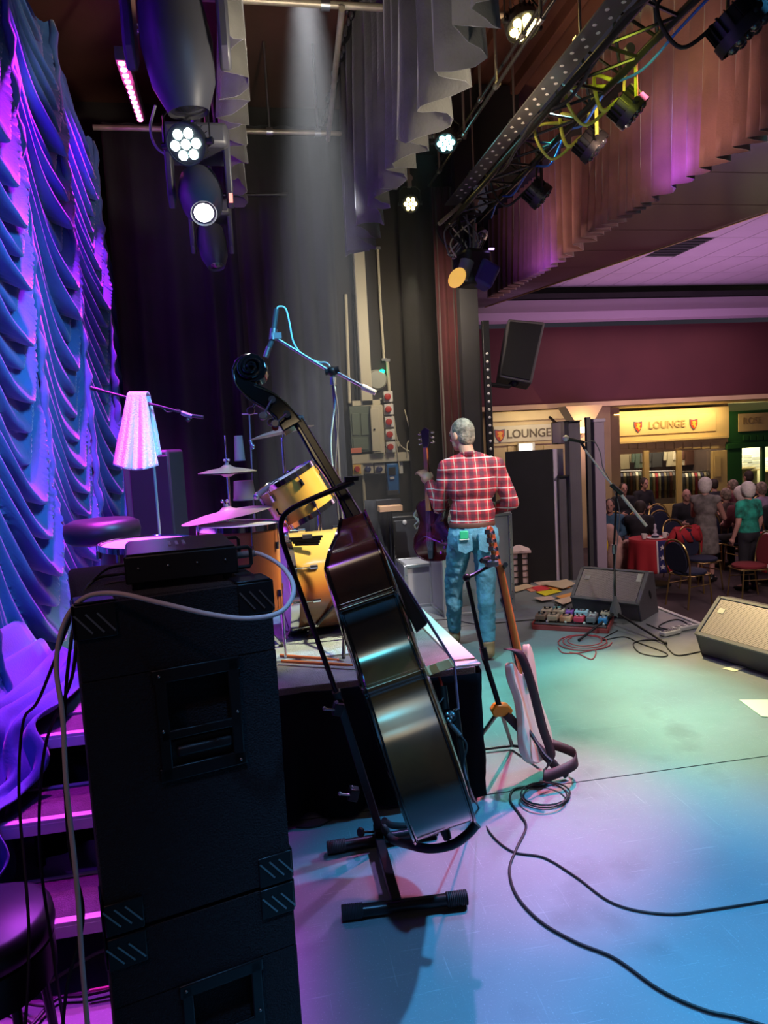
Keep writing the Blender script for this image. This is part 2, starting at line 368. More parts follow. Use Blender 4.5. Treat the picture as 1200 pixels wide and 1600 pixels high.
# tile meshes were built relative to the ceiling's origin
for v in me.data.vertices: pass
vent = thing('ceiling_vent', 'dark square air vent in the tiled hall ceiling', 'vent', (7.5, 11.4, 4.74))
MB().box((7.5, 11.4, 4.76), (.59, 1.19, .03)).build('frame', 'darkgrey', vent)
for i in range(7): MB().box((7.5, 10.9+i*.165, 4.74), (.54, .05, .015), Matrix.Rotation(.5, 3, 'X')).build('slat', 'darkgrey', vent)
# glossy brown lower soffit in front of the tiles: panels with seams
M['gloss'] = mk('glossy_brown_soffit', (.035, .022, .018), .2, var=.3, vs=1.0, bump=.15, bs=3)
sf = struct(MB().prism([(3.72, -1, 4.34), (9.6, -1, 4.34), (7.05, 7.1, 4.34), (4.9, 14.3, 4.34), (3.72, 14.3, 4.34)], (0, 0, .12)), 'soffit_hall', 'pros', smooth=False)
def edge_x(y):
    return 9.6+(y+1)/8.1*(7.05-9.6) if y < 7.1 else 7.05+(y-7.1)/7.2*(4.9-7.05)
y = 2.0
while y < 14.2:
    y1 = min(y+.98, 14.25)
    MB().prism([(3.74, y, 4.32), (edge_x(y)-.02, y, 4.32), (edge_x(y1)-.02, y1, 4.32), (3.74, y1, 4.32)], (0, 0, .02)).build('soffit_panel', 'gloss', sf, smooth=False)
    y += 1.0
M['brass'] = mk('brass_strip', (.5, .36, .16), .3, .8)
MB().cyl((edge_x(-1), -1, 4.325), (edge_x(7.1), 7.1, 4.325), .02).cyl((edge_x(7.1), 7.1, 4.325), (edge_x(14.2), 14.2, 4.325), .02).build('edge_strip', 'brass', sf)

# shopfronts
M['shopcream'] = mk('cream_shopfront_paint', (.62, .47, .24), .5, var=.06, vs=3)
M['shopgreen'] = mk('green_shopfront_paint', (.02, .10, .03), .4)
M['ink'] = mk('dark_sign_letters', (.12, .09, .06), .6)
M['inkpale'] = mk('tan_sign_letters', (.34, .24, .11), .6)
# soffit over the shops (running back from the maroon band)
struct(MB().box((13, 16.1, 2.26), (18, 3.2, .08)), 'soffit_shops', 'shopcream', smooth=False)
struct(MB().box((12.5, 14.38, 2.24), (19.6, .10, .1)), 'trim_6', 'shopcream', smooth=False)
shop = thing('cream_shopfront', 'cream lit shopfront with three display windows and lounge sign between crests', 'shopfront', (10.9, 17.5, -.8))
Y = 17.5
def W(mb, x0, y0, x1, y1, Y=17.5, th=.1): return wallbox(mb, x0, y0, x1, y1, Y, th)
W(MB(), 938, 640, 1135, 686, th=.12).build('fascia', 'shopcream', shop, smooth=False, bev=.01)
W(MB(), 955, 649, 1118, 678, 17.38, .03).build('sign_board', 'shopcream', shop, smooth=False, bev=.01)
for i in range(12):
    W(MB(), 953+i*14.2, 691, 965.5+i*14.2, 701, 17.44, .05).build('frieze_panel', 'shopcream', shop, smooth=False, bev=.008)
W(MB(), 938, 686, 1135, 690, 17.40, .12).build('cornice', 'shopcream', shop, smooth=False, bev=.01)
W(MB(), 938, 690, 1135, 706, th=.06).build('frieze', 'shopcream', shop, smooth=False)
for (x0, x1) in ((938, 957), (1004, 1012), (1056, 1063), (1110, 1133)):
    W(MB(), x0, 704, x1, 800, 17.46, .1).build('pilaster', 'shopcream', shop, smooth=False, bev=.01)
W(MB(), 940, 788, 1133, 850, 17.5, .1).build('window_sill_wall', 'shopcream', shop, smooth=False)
M['glass'] = mk('shop_glass', (1, 1, 1), .02, trans=1.)
for (x0, x1) in ((957, 1004), (1012, 1056), (1063, 1110)):
    W(MB(), x0, 704, x1, 790, 17.5, .01).build('window_pane', 'glass', shop, smooth=False)
W(MB(), 1116, 712, 1126, 745, 17.34, .02).build('notice_plate', 'shopcream', shop, bev=.005)
def sign_text(s, x0, x1, yc, Y, mat, par, sz):
    a, b = ony(x0, yc, Y), ony(x1, yc-(x1-x0)*.045, Y); text('sign_letters', s, sz, (a+b)/2, (b-a).x and (1, 0, 0), (0, 0, 1), mat, par, ext=.006, font_off=.004)
sign_text('LOUNGE', 1010, 1074, 665, 17.33, 'inkpale', shop, .27)
M['crestred'] = mk('crest_red', (.5, .05, .02), .5); M['crestor'] = mk('crest_orange', (.8, .35, .05), .5); M['crestblue'] = mk('crest_dark_blue', (.05, .06, .15), .5)
def crest(c, s, par):
    c = Vector(c)
    sh = lambda k: [c+Vector((x*s*k, 0, z*s*k)) for x, z in ((-.5, .6), (0, .52), (.5, .6), (.48, 0), (.3, -.35), (0, -.65), (-.3, -.35), (-.48, 0))]
    o = MB().prism(sh(1), (0, .015, 0)).build('crest', 'crestblue', par, smooth=False)
    MB().prism([p+Vector((0, -.006, 0)) for p in sh(.85)], (0, .01, 0)).build('crest_field', 'crestred', o, smooth=False)
    MB().prism([p+Vector((0, -.012, 0)) for p in [c+Vector((x*s, 0, z*s)) for x, z in ((-.25, .3), (.05, .4), (.3, .25), (.12, .05), (.28, -.2), (.05, -.4), (-.05, -.1), (-.3, -.05), (-.1, .1))]], (0, .01, 0)).build('crest_figure', 'crestor', o, smooth=False)
crest(ony(997, 667, 17.33), .24, shop); crest(ony(1084, 663, 17.33), .24, shop)
# annex shopfront, nearer, on the left
an = thing('annex_shopfront', 'dim cream annex front with dark lounge sign above the exit light', 'shopfront', (6.4, 15.6, -.8))
W(MB(), 764, 655, 893, 694, 15.6, .1).build('fascia', 'shopcream', an, smooth=False)
W(MB(), 764, 694, 893, 760, 15.66, .1).build('wall_panel', 'shopcream', an, smooth=False)
W(MB(), 764, 642, 893, 657, 15.55, .2).build('cornice', 'shopcream', an, smooth=False, bev=.02)
W(MB(), 771, 664, 864, 690, 15.5, .03).build('sign_board', 'cream', an, smooth=False, bev=.01)
sign_text('LOUNGE', 793, 860, 679, 15.46, 'ink', an, .27); crest(ony(781, 681, 15.46), .25, an)
for i in range(5): W(MB(), 793+i*14, 696, 803+i*14, 740, 15.58, .05).build('wall_rib', 'shopcream', an, smooth=False, bev=.01)
struct(MB().box((6.4, 15.8, 1.0), (4.2, .1, 3.8)), 'wall_annex', 'shopcream', smooth=False)
M['exitlit'] = mk('exit_light_lens', (1, 1, .95), .4, emit=(1, .97, .8), es=3.)
ex = thing('exit_light', 'small bright emergency light glowing under the dim lounge sign', 'light', ony(821, 703, 15.4))
W(MB(), 808, 692, 834, 706, 15.45, .08).build('housing', 'white', ex, bev=.01); W(MB(), 811, 694, 831, 704, 15.37, .02).build('lens', 'exitlit', ex, bev=.008)
# green shopfront
gs = thing('green_shopfront', 'green shopfront with brightly lit windows at right edge, sign reading ROSE', 'shopfront', (14, 17.5, -.8))
W(MB(), 1135, 640, 1260, 690, 17.5, .1).build('fascia', 'shopgreen', gs, smooth=False, bev=.01)
W(MB(), 1153, 644, 1260, 672, 17.38, .03).build('sign_board', 'shopcream', gs, smooth=False, bev=.01)
W(MB(), 1133, 690, 1260, 698, 17.42, .1).build('cornice', 'shopgreen', gs, smooth=False, bev=.01)
for (x0, x1) in ((1134, 1156), (1187, 1192), (1222, 1227)): W(MB(), x0, 690, x1, 830, 17.46, .1).build('pilaster', 'shopgreen', gs, smooth=False, bev=.01)
for i in range(6): W(MB(), 1160+i*11, 680, 1169+i*11, 688, 17.38, .04).build('frieze_panel', 'shopgreen', gs, smooth=False, bev=.006)
for (x0, x1) in ((1156, 1187), (1192, 1222)): W(MB(), x0, 698, x1, 765, 17.5, .01).build('window_pane', 'glass', gs, smooth=False)
W(MB(), 1150, 762, 1260, 850, 17.5, .1).build('base_wall', 'shopgreen', gs, smooth=False)
a = ony(1160, 658, 17.33); text('sign_letters', 'ROSE', .25, a+Vector((.0, 0, 0)), (1, 0, 0), (0, 0, 1), 'inkpale', gs, ext=.006, align='LEFT')
M['shopin'] = mk('shop_inside_wall', (.07, .045, .035), .8, var=.2, vs=2); M['shopin2'] = mk('pale_shop_inside_wall', (.7, .66, .45), .8)
struct(MB().box((10.9, 19.2, .7), (4.6, .1, 3.4)).box((10.9, 18.4, -.82), (4.4, 1.7, .05)), 'wall_shop', 'shopin', smooth=False)
struct(MB().box((14.9, 18.9, .7), (3.2, .1, 3.4)), 'wall_green_shop', 'shopin2', smooth=False)
struct(MB().box((12.9, 18.4, .7), (.1, 1.8, 3.2)), 'wall_between_shops', 'shopin', smooth=False)
struct(MB().box((7.9, 16.9, .7), (2.9, .1, 3.2)), 'wall_hall_left', 'shopcream', smooth=False)
for i, (x, y) in enumerate(((1165, 715), (1178, 718), (1204, 720))):
    bx = ony(x, y, 18.4); t = thing('stacked_goods', ['white stacked cartons behind the first green shop pane', 'pale goods boxes behind the first green shop pane, right pile', 'pale goods behind the second green shop pane'][i], 'goods', (bx.x, 18.4, bx.z-.3))
    for k in range(3): MB().box((bx.x, 18.4, bx.z-.22+k*.13), (.32-.03*k, .2, .11)).build('carton', 'white', t, bev=.01)
    MB().box((bx.x, 18.4, bx.z-.3), (.42, .3, .03)).build('shelf_board', 'shopcream', t); MB().box((bx.x, 18.5, (bx.z-1.1)/2), (.34, .04, bx.z+.5)).build('shelf_leg', 'shopcream', t)
# hall pillar with lit capital
pil = thing('hall_pillar', 'lilac grey hall pillar standing left of the cream shopfront', 'pillar', (4.9, 9.2, -.8))
A, B = ony(925, 700, 9.2), ony(941, 700, 9.2); pc = (A.x+B.x)/2
MB().box((pc, 9.2, .5), (B.x-A.x, B.x-A.x, 2.6)).build('shaft', mk('lilac_grey_paint', (.36, .29, .37), .6), pil, bev=.01)
MB().box((pc, 9.2, -.7), (B.x-A.x+.06, B.x-A.x+.06, .2)).build('plinth', 'darkgrey', pil, bev=.01)
MB().box((pc, 9.2, 1.80), (B.x-A.x+.03, B.x-A.x+.03, .05)).build('cap', 'lilac', pil, bev=.01)
pil = thing('cream_pillar', 'cream pillar with flared lit capital between the two lounge signs', 'pillar', (7.1, 14.0, -.8))
A = ony(908, 700, 14.0)
MB().box((A.x, 14.0, .6), (.34, .34, 2.9)).build('shaft', 'shopcream', pil, bev=.01)
MB().prism([(A.x-.2, 13.8, 1.85), (A.x+.2, 13.8, 1.85), (A.x+.42, 13.8, 2.2), (A.x-.42, 13.8, 2.2)], (0, .4, 0)).build('capital', 'shopcream', pil)
wl = thing('wall_lamp', 'small lit wall lamp on the cream pillar', 'lamp', ony(910, 670, 13.8))
p = ony(910, 672, 13.75); MB().lathe([(.05, -.06), (.1, .06)], p, n=12).build('shade', mk('lit_lampshade', (1, .8, .4), .6, emit=(1, .7, .3), es=4), wl)
MB().cyl(p+Vector((0, .08, -.1)), p+Vector((0, 0, -.06)), .012).build('bracket', 'brass', wl)
sp = bpy.data.lights.new('wall_lamp_light', 'POINT'); sp.energy = 12; sp.color = (1, .7, .35); so = bpy.data.objects.new('wall_lamp_light', sp); COL.objects.link(so); so.location = p+Vector((0, -.25, .1))
hs = thing('hall_speaker', 'small black loudspeaker hung in front of the dim lounge sign', 'speaker', ony(874, 688, 14.0))
W(MB(), 861, 659, 878, 694, 14.1, .3).build('cabinet', 'black', hs, bev=.02); W(MB(), 863, 661, 876, 692, 13.79, .01).build('grille', 'darkgrey', hs)
MB().cyl(ony(870, 662, 13.95), ony(870, 662, 13.95)+Vector((0, .35, .15)), .03).build('bracket', 'black', hs)
hp = thing('hall_post', 'thin dark post between the masking tower and the lilac pillar', 'post', ony(922, 900, 8.6))
A, B = ony(919, 652, 8.6), ony(924, 900, 8.6); MB().box((B.x, 8.6, (A.z-.8)/2), (.06, .06, A.z+.8)).build('shaft', 'darkgrey', hp, bev=.005); MB().box((B.x, 8.6, -.77), (.2, .2, .06)).build('foot', 'darkgrey', hp, bev=.005)

# ================================================================== DRAPES
def pleats(name, path, z0f, z1, mat, label, per=.16, amp=.045, nz=6, wave=0., seed=1, thingcat='curtain', group=None, hemw=0.):
    """hanging pleated drape along a polyline path (2D); z0f(s) gives the hem height"""
    rnd = random.Random(seed); P = [Vector((*p, 0)) for p in path]; segs = [(P[i+1]-P[i]).length for i in range(len(P)-1)]; Ltot = sum(segs)
    n = int(Ltot/per*8); cols = []; ph = 0
    for i in range(n+1):
        s = Ltot*i/n; q = s; k = 0
        while k < len(segs)-1 and q > segs[k]: q -= segs[k]; k += 1
        t = (P[k+1]-P[k]).normalized(); nn = Vector((t.y, -t.x, 0)); base = P[k]+t*q
        ph += (2*math.pi/8)*(1+.35*math.sin(s*3.1+seed)+.2*math.sin(s*7.7))
        cols.append((base, nn, ph, s))
    rows = []
    for j in range(nz+1):
        v = j/nz; row = []
        for base, nn, ph, s in cols:
            z0 = z0f(s); z = z1+(z0-z1)*v
            a = amp*(.35+.65*v)*(1+.3*math.sin(s*2.3+seed*2))
            row.append(base+nn*(a*math.sin(ph)+.3*a*math.sin(2.1*ph+v*2+seed)+hemw*v*math.sin(s*1.7))+Vector((0, 0, z)))
        rows.append(row)
    mb = MB(); mb.grid(rows); o = mb.build(name, mat, ang=80, solid=.006)
    return tag(o, label, thingcat, group)
# black legs closing the wings
pleats('black_drape', [(-1.15, 7.1), (.93, 7.05)], lambda s: .02, 4.7, 'blackcloth', 'tall black pleated drape hanging behind the drum kit', .22, .05, 6, seed=3)
A, B = ony(640, 700, 8.2), ony(692, 700, 8.2)
pleats('black_drape', [(A.x, 8.2), (B.x+.1, 8.15)], lambda s: .02, 4.9, 'brownblack', 'narrow black drape beside the dark red curtain', .2, .04, 6, seed=5)
A, B = ony(690, 600, 7.75), ony(738, 600, 7.75)
pleats('red_curtain', [(A.x-.02, 7.75), (B.x+.05, 7.7)], lambda s: .02, 4.4, 'redcurtain', 'dark red gathered house curtain above the player head', .12, .05, 6, seed=8)
# middle border and left border: valances that run down the stage
def hem(base, amp, per, ph=0): return lambda s: base+amp*math.sin(2*math.pi*s/per+ph)+.3*amp*math.sin(2*math.pi*s/per*2.3+1)
pleats('stage_border', [(1.12, 2.0), (1.12, 7.0)], hem(3.48, .03, .4), 5.3, 'borderc', 'long dark grey border hanging from the ceiling over the player', .30, .10, 10, seed=11, thingcat='border')
pleats('stage_border', [(.05, 3.2), (.05, 8.2)], hem(3.95, .03, .35), 5.3, 'borderc', 'narrow ruffled grey border hanging edge on, left of centre', .36, .085, 8, seed=14, thingcat='border')
# valance (house pelmet) over the stage front
pleats('stage_valance', [(3.62, 2.6), (3.62, 10.1)], lambda s: 3.64+.03*math.sin(s*1.9), 5.3, 'valance', 'brown pink velvet valance hanging over the stage front', .17, .085, 10, seed=21, thingcat='valance', hemw=.03)
# blue austrian curtain, one swagged panel between each pair of gathers
cur = thing('blue_curtain', 'blue velvet festoon curtain with rows of swags along the left', 'curtain', (-1.2, 5, 0))
rnd = random.Random(5); G = 1.127; g0 = 2.05
def ctop(Y):
    if Y < 6.2: return 4.62
    return 4.62-(Y-6.2)/1.8*1.55
npan = 5
for k in range(npan):
    rows = []; NU, NV = 90, 330; P_ = .175
    for j in range(NV+1):
        row = []
        for i in range(NU+1):
            u = i/NU; Yc = g0+(k+u)*G; zt = ctop(Yc); z = zt*(1-j/NV)+.02
            fade = min(1, max(0, (zt-z)/.4)); low = min(1, max(0, (z-.25)/.7))
            S = 1.75*(1-(1-u/.86)**2) if u < .86 else 1.75-.42*((u-.86)/.14)**1.4
            zz = z+S*(1+.06*math.sin(k*1.7+z*.8))+.10*math.sin(z*1.9+k*2.1)+.02*math.sin(u*9+z*4+k)
            q_ = zz/P_; idx = math.floor(q_); t = q_-idx
            h = math.sin(idx*12.9898+k*78.2)*43758.5; h = h-math.floor(h)
            edge = min(1, u/.06)*min(1, (1-u)/.05); env = edge*(.16+.84*max(0, min(1, (u-.35)/.4))**1.3)
            A = .125*env*(.45+.85*h)*low*(.35+.65*fade)
            sh = math.sin(math.pi*t**.55)**1.5
            vert = .010*math.sin(u*19+z*.7+k*2)*(1-.6*env)
            ridge = .10*math.exp(-(u/.035)**2)+.10*math.exp(-((1-u)/.035)**2)
            wob = .035*math.sin(z*1.3+k*1.9)
            flare = .20*max(0, (1.05-z)/1.05)**1.5
            X = -1.24+A*sh+vert+ridge+flare*(.6+.4*math.sin(Yc*5))
            Y = Yc+wob*(.3+.7*math.cos(math.pi*u)**2)+.015*math.sin(z*7)*math.exp(-(u/.1)**2)
            row.append(Vector((X, Y, max(.015, z-.07*env*sh*(.5+h)*low))))
        rows.append(row)
    mb = MB(); mb.grid(rows); mb.build('swag_panel', 'bluevelvet', cur, ang=100)
    if k:
        Yg = g0+k*G; zt = ctop(Yg); n_ = 60
        MB().tube([Vector((-1.135+.012*math.sin(q*2.1+k)+.20*max(0, (1.05-zt*q/n_)/1.05)**1.5*.6, Yg+.035*math.sin(zt*q/n_*1.3+k*1.9)*.9+.01*math.sin(q*.9), zt*q/n_+.01)) for q in range(n_+1)], [.026+.008*math.sin(q*1.7+k) for q in range(n_+1)], 8).build('gather_cord', 'bluevelvet', cur, ang=100)
M['curtlow'] = M['bluevelvet']
# crumpled cloth lying over the upper step
def cloth_heap(c, sx, sy, h, parent, seed):
    rnd = random.Random(seed); rows = []
    ph = [rnd.uniform(0, 6) for _ in range(8)]
    for j in range(41):
        row = []
        for i in range(41):
            u, v = i/40*2-1, j/40*2-1; rr = min(1, math.hypot(u, v)); e = max(0, 1-rr**2.5)
            f = .5+.28*abs(math.sin(u*4+v*2+ph[0]))+.15*math.sin(v*6-u*3+ph[1])+.07*math.sin(u*9+ph[2]+v*4)
            row.append(Vector((c[0]+u*sx*(1+.1*math.sin(v*6+ph[3])), c[1]+v*sy*(1+.1*math.sin(u*5+ph[4])), c[2]+h*e*f)))
        rows.append(row)
    mb = MB(); mb.grid(rows); return mb.build('curtain_train', 'bluevelvet', parent, ang=80, solid=.006)
rows = []; prof = [(3.75, .66), (3.4, .64), (3.0, .645), (2.86, .64), (2.80, .60), (2.77, .52), (2.72, .45), (2.62, .43), (2.54, .43), (2.51, .36), (2.48, .27), (2.40, .225), (2.34, .22)]
pp_ = bez([Vector((0, a, b)) for a, b in prof], 5)
for i, p in enumerate(pp_):
    f = i/(len(pp_)-1); xe = -.79-.19*f+.03*math.sin(f*17); row = []
    for j in range(46):
        u = j/45; x = -1.24+(xe+1.24)*u; fold = abs(math.sin(u*15+1.6*math.sin(f*5)+f*4))**1.2*.05+.015*math.sin(u*31+f*9)
        row.append(Vector((x+.012*math.sin(f*30+u*8), p.y-.03*fold*8*(.3 if f < .3 else 1), p.z+.012+fold*(1-.55*u)+max(0, .35-u)*.5)))
    rows.append(row)
mb = MB(); mb.grid(rows); mb.build('curtain_train', 'bluevelvet', cur, ang=100, solid=.006)
# ================================================================== SPEAKER STACK
dv = Vector((math.sin(R(75.3)), math.cos(R(75.3)), 0)); dd = Vector((-dv.y, dv.x, 0)); ZZ = Vector((0, 0, 1))
RS = Matrix((dv, dd, ZZ)).transposed()
P0 = Vector((.020, 1.523, 0)); SW, SD, SH = .392, .54, .683
M['corner'] = mk('dark_metal_corner', (.05, .05, .06), .25, .8)
def cab(z0, lab):
    base = P0-dv*SW/2+dd*SD/2+ZZ*z0
    t = thing('speaker_cabinet', lab, 'speaker', base, 'black carpeted speaker cabinets in the stack')
    W_ = lambda a, b, c: P0-dv*SW+dv*a+dd*b+ZZ*(z0+c)     # a along face from left, b depth, c height
    hw, hh, hx, hz = .165, .232, .220, .412                  # handle plate
    MB().box(W_(SW/2, SD/2+.01, SH/2), (SW, SD-.02, SH-.006), RS).build('body', 'carpetblack', t, bev=.012)
    # face boards round the recess
    mb = MB()
    mb.box(W_(SW/2, .004, (SH+hz+hh/2)/2), (SW-.004, .016, SH-hz-hh/2-.006), RS).box(W_(SW/2, .004, (hz-hh/2)/2+.002), (SW-.004, .016, hz-hh/2-.004), RS)
    mb.box(W_((hx-hw/2)/2, .004, hz), (hx-hw/2-.002, .016, hh), RS).box(W_((SW+hx+hw/2)/2, .004, hz), (SW-hx-hw/2-.002, .016, hh), RS)
    mb.build('side_panel', 'carpetblack', t, smooth=False)
    h = MB()
    for (a, c, wa, wc) in ((hx, hz+hh/2-.012, hw+.016, .03), (hx, hz-hh/2+.012, hw+.016, .03), (hx-hw/2+.008, hz, .024, hh), (hx+hw/2-.008, hz, .024, hh), (hx, hz-.022, hw, .02)):
        h.box(W_(a, -.007, c), (wa, .008, wc), RS)
    hd = h.build('handle_plate', 'blackmetal', t, bev=.003)
    MB().box(W_(hx, .008, hz-.075), (hw-.03, .012, .075), RS).build('grip_shelf', 'black', hd, bev=.004)
    MB().box(W_(hx+.005, -.003, hz-.062), (hw-.05, .014, .022), RS).build('grip_bar', 'black', hd, bev=.006)
    for (a, c) in ((hx-hw/2+.006, hz-.01), (hx+hw/2-.006, hz-.0), (hx-hw/2+.006, hz+hh/2-.01), (hx+hw/2-.006, hz-hh/2+.01)):
        MB().sph(W_(a, -.012, c), .0035, 8, 5).build('screw', 'steel', hd)
    for sa in (0, 1):
        for sc_ in (0, 1):
            a0 = sa*SW; c0 = sc_*SH; s1, s2 = (1-2*sa), (1-2*sc_); L = .075
            mb = MB(); mb.box(W_(a0+s1*L/2, -.006, c0+s2*.035), (L, .005, .068), RS).box(W_(a0-s1*.003, L/2, c0+s2*.035), (.005, L, .068), RS)
            if sc_: mb.box(W_(a0+s1*L/2, L/2, c0+.001), (L, L, .005), RS)
            co = mb.build('corner_protector', 'blackmetal', t, bev=.002)
            for k in range(3):
                x = a0+s1*(.014+.021*k)
                MB().box(W_(x, -.0095, c0+s2*.038), (.0035, .003, .05), RS @ Matrix.Rotation(R(-38), 3, 'Y')).build('rib', 'steel', co)
    return t
cab(0, 'lower black carpeted speaker cabinet of the stack, cut by the bottom edge')
cab(.687, 'upper black carpeted speaker cabinet with recessed handle, amplifier on top')
TZ = .687+.683
# amplifier head on top
SF = lambda a, b, c: P0-dv*SW+dv*a+dd*b+ZZ*(TZ+c)
amp = thing('amplifier_head', 'flat black bass amplifier head lying on the speaker stack', 'amplifier', SF(.21, .3, 0))
q0 = IP(220, 905, 1.63)
aa = .215; RA = RS @ Matrix.Rotation(R(-6), 3, 'Z'); ca = SF(.235, .20, 0)
MB().box(ca+ZZ*.042, (.235, .26, .06), RA).build('case', 'black', amp, bev=.004)
MB().box(ca+ZZ*.074, (.225, .25, .003), RA).build('lid', 'blackmetal', amp, bev=.001)
for sx in (-1, 1):
    for sy in (-1, 1): MB().cyl(ca+RA @ Vector((sx*.095, sy*.11, .001)), ca+RA @ Vector((sx*.095, sy*.11, .012)), .011).build('foot', 'black', amp)
for i in range(3): MB().box(ca+RA @ Vector((-.02+i*.016, .0, .0765)), (.006, .07, .002), RA).build('vent_slot', mk('pale_blue_slot', (.4, .5, .75), .4), amp)
for sx in (-.09, -.03, .03, .09): MB().sph(ca+RA @ Vector((sx, -.131, .045)), .003, 8, 5).build('screw', 'steel', amp)
# front panel faces right: handles
h0 = ca+RA @ Vector((.118, -.1, .055)); 
for yy in (-.1, .1):
    pts = [ca+RA @ Vector((.117, yy, .064)), ca+RA @ Vector((.145, yy, .064)), ca+RA @ Vector((.15, yy, .058)), ca+RA @ Vector((.15, yy, .026)), ca+RA @ Vector((.145, yy, .02)), ca+RA @ Vector((.117, yy, .02))]
    MB().tube(pts, .0045, 8).build('handle', 'black', amp)
def cable(name, pts, r, mat, label, cat='cable', n=8, group=None, sm=8, parent=None):
    o = MB().tube(bez(pts, sm), r, n).build(name, mat, parent)
    return tag(o, label, cat, group) if parent is None else o
M['cablepink'] = mk('pale_grey_cable', (.78, .66, .64), .45); M['rubber'] = mk('black_rubber', (.015, .015, .017), .5)
M['cablewhite'] = mk('white_cable', (.7, .66, .64), .45); M['cablered'] = mk('red_cable', (.45, .04, .05), .4)
pl = ca+RA @ Vector((.118, -.04, .038))
c1 = [pl, pl+RA @ Vector((.05, -.01, .004)), IP(440, 885, 1.5), IP(459, 920, 1.42), IP(440, 955, 1.37), IP(390, 966, 1.36), IP(330, 960, 1.36), IP(250, 942, 1.36), IP(180, 927, 1.36), IP(130, 935, 1.37), IP(100, 975, 1.37), IP(88, 1040, 1.37), IP(98, 1120, 1.36), IP(104, 1230, 1.36), IP(120, 1380, 1.36), IP(128, 1500, 1.36), IP(140, 1640, 1.36)]
cb = thing('speaker_cable', 'thick pale cable looping from amplifier across stack and down its left side', 'cable', c1[-1])
MB().tube(bez(c1, 8), .0048, 10).build('cord', 'cablepink', cb)
MB().cyl(pl, pl+RA @ Vector((.05, -.01, .003)), .0085, .0075).build('plug', 'grey', cb)
MB().cyl(pl+RA @ Vector((.05, -.01, .003)), pl+RA @ Vector((.06, -.012, .003)), .006, .0045).build('strain_relief', 'rubber', cb)
bl = ca+RA @ Vector((-.118, .02, .045))
M['bluepl'] = mk('blue_connector', (.03, .06, .6), .4)
for i, (pp, mt, lab) in enumerate((([bl+Vector((0, .05, .0)), IP(205, 893, 1.66), IP(150, 905, 1.62), IP(118, 950, 1.5), IP(62, 1090, 1.6), IP(36, 1130, 1.7), IP(30, 1250, 1.7), IP(45, 1450, 1.6), IP(38, 1640, 1.5)], 'bluepl', 'dark cable with bright blue plug leaving the amplifier back'),
                              ([bl+Vector((0, .02, -.004)), IP(212, 906, 1.62), IP(165, 915, 1.58), IP(125, 960, 1.5), IP(112, 1060, 1.47), IP(70, 1170, 1.6), IP(62, 1330, 1.7), IP(85, 1500, 1.7), IP(105, 1640, 1.6)], 'cablewhite', 'dark cable with pale grey plug leaving the amplifier back'),
                              ([bl+Vector((0, .08, .0)), IP(208, 880, 1.7), IP(165, 890, 1.66), IP(130, 930, 1.56), IP(110, 1010, 1.5), IP(100, 1150, 1.5), IP(108, 1320, 1.5), IP(130, 1430, 1.5), IP(105, 1540, 1.5), IP(95, 1640, 1.5)], 'rubber', 'dark cable with black plug hanging down beside the speaker stack'))):
    t = thing('signal_cable', lab, 'cable', pp[-1], 'dark cables behind the amplifier')
    MB().tube(bez(pp, 8), .0036, 8).build('cord', 'rubber', t)
    d = (pp[1]-pp[0]).normalized(); MB().cyl(pp[0], pp[0]+d*.05, .009, .008).build('plug', mt, t); MB().cyl(pp[0]+d*.05, pp[0]+d*.065, .007, .004).build('strain_relief', 'rubber', t)
# round topped black stool, bottom left
st = thing('round_stool', 'black round topped stool cut by the left edge beside the stack', 'stool', (-.80, 1.72, 0))
c = onz(-30, 1432, .5); c.z = 0; ORG[st.name] = c.copy(); st.location = c
MB().lathe([(.0, .41), (.145, .41), (.165, .425), (.17, .45), (.165, .485), (.145, .497), (0, .50)], c, n=36).build('cushion', 'black', st, ang=60)
MB().lathe([(.164, .32), (.164, .415), (.15, .415)], c, n=36).build('apron', 'blackmetal', st)
for k in range(4):
    a = math.pi/4+k*math.pi/2; MB().cyl(c+Vector((math.cos(a)*.13, math.sin(a)*.13, .34)), c+Vector((math.cos(a)*.16, math.sin(a)*.16, 0)), .012).build('leg', 'blackmetal', st)
# cables lying on the floor at the bottom left
def fl_(pts, z=.006): return [onz(x, y, z) for x, y in pts]
cable('floor_cable', fl_([(-30, 1600), (20, 1570), (60, 1545), (100, 1520), (150, 1490), (185, 1478)]), .006, 'cablepink', 'pale pink lit cable on the floor at bottom left')
cable('floor_cable', fl_([(20, 1640), (60, 1590), (90, 1560), (130, 1555), (175, 1545)], .018), .006, 'rubber', 'thick dark cable curving over the floor left of the stack')
cable('floor_cable', fl_([(-20, 1545), (40, 1538), (75, 1550), (78, 1570), (50, 1570), (20, 1560), (-20, 1560)], .03), .0035, 'rubber', 'thin dark cable looping on the violet floor')
cable('floor_cable', fl_([(-30, 1575), (10, 1580), (50, 1600), (80, 1650)], .012), .0035, 'rubber', 'thin dark cable running off the bottom left corner')
cable('floor_cable', fl_([(140, 1548), (172, 1542), (190, 1537)], .035), .005, mk('magenta_cable', (.7, .08, .3), .5), 'short magenta cable end by the foot of the stack')

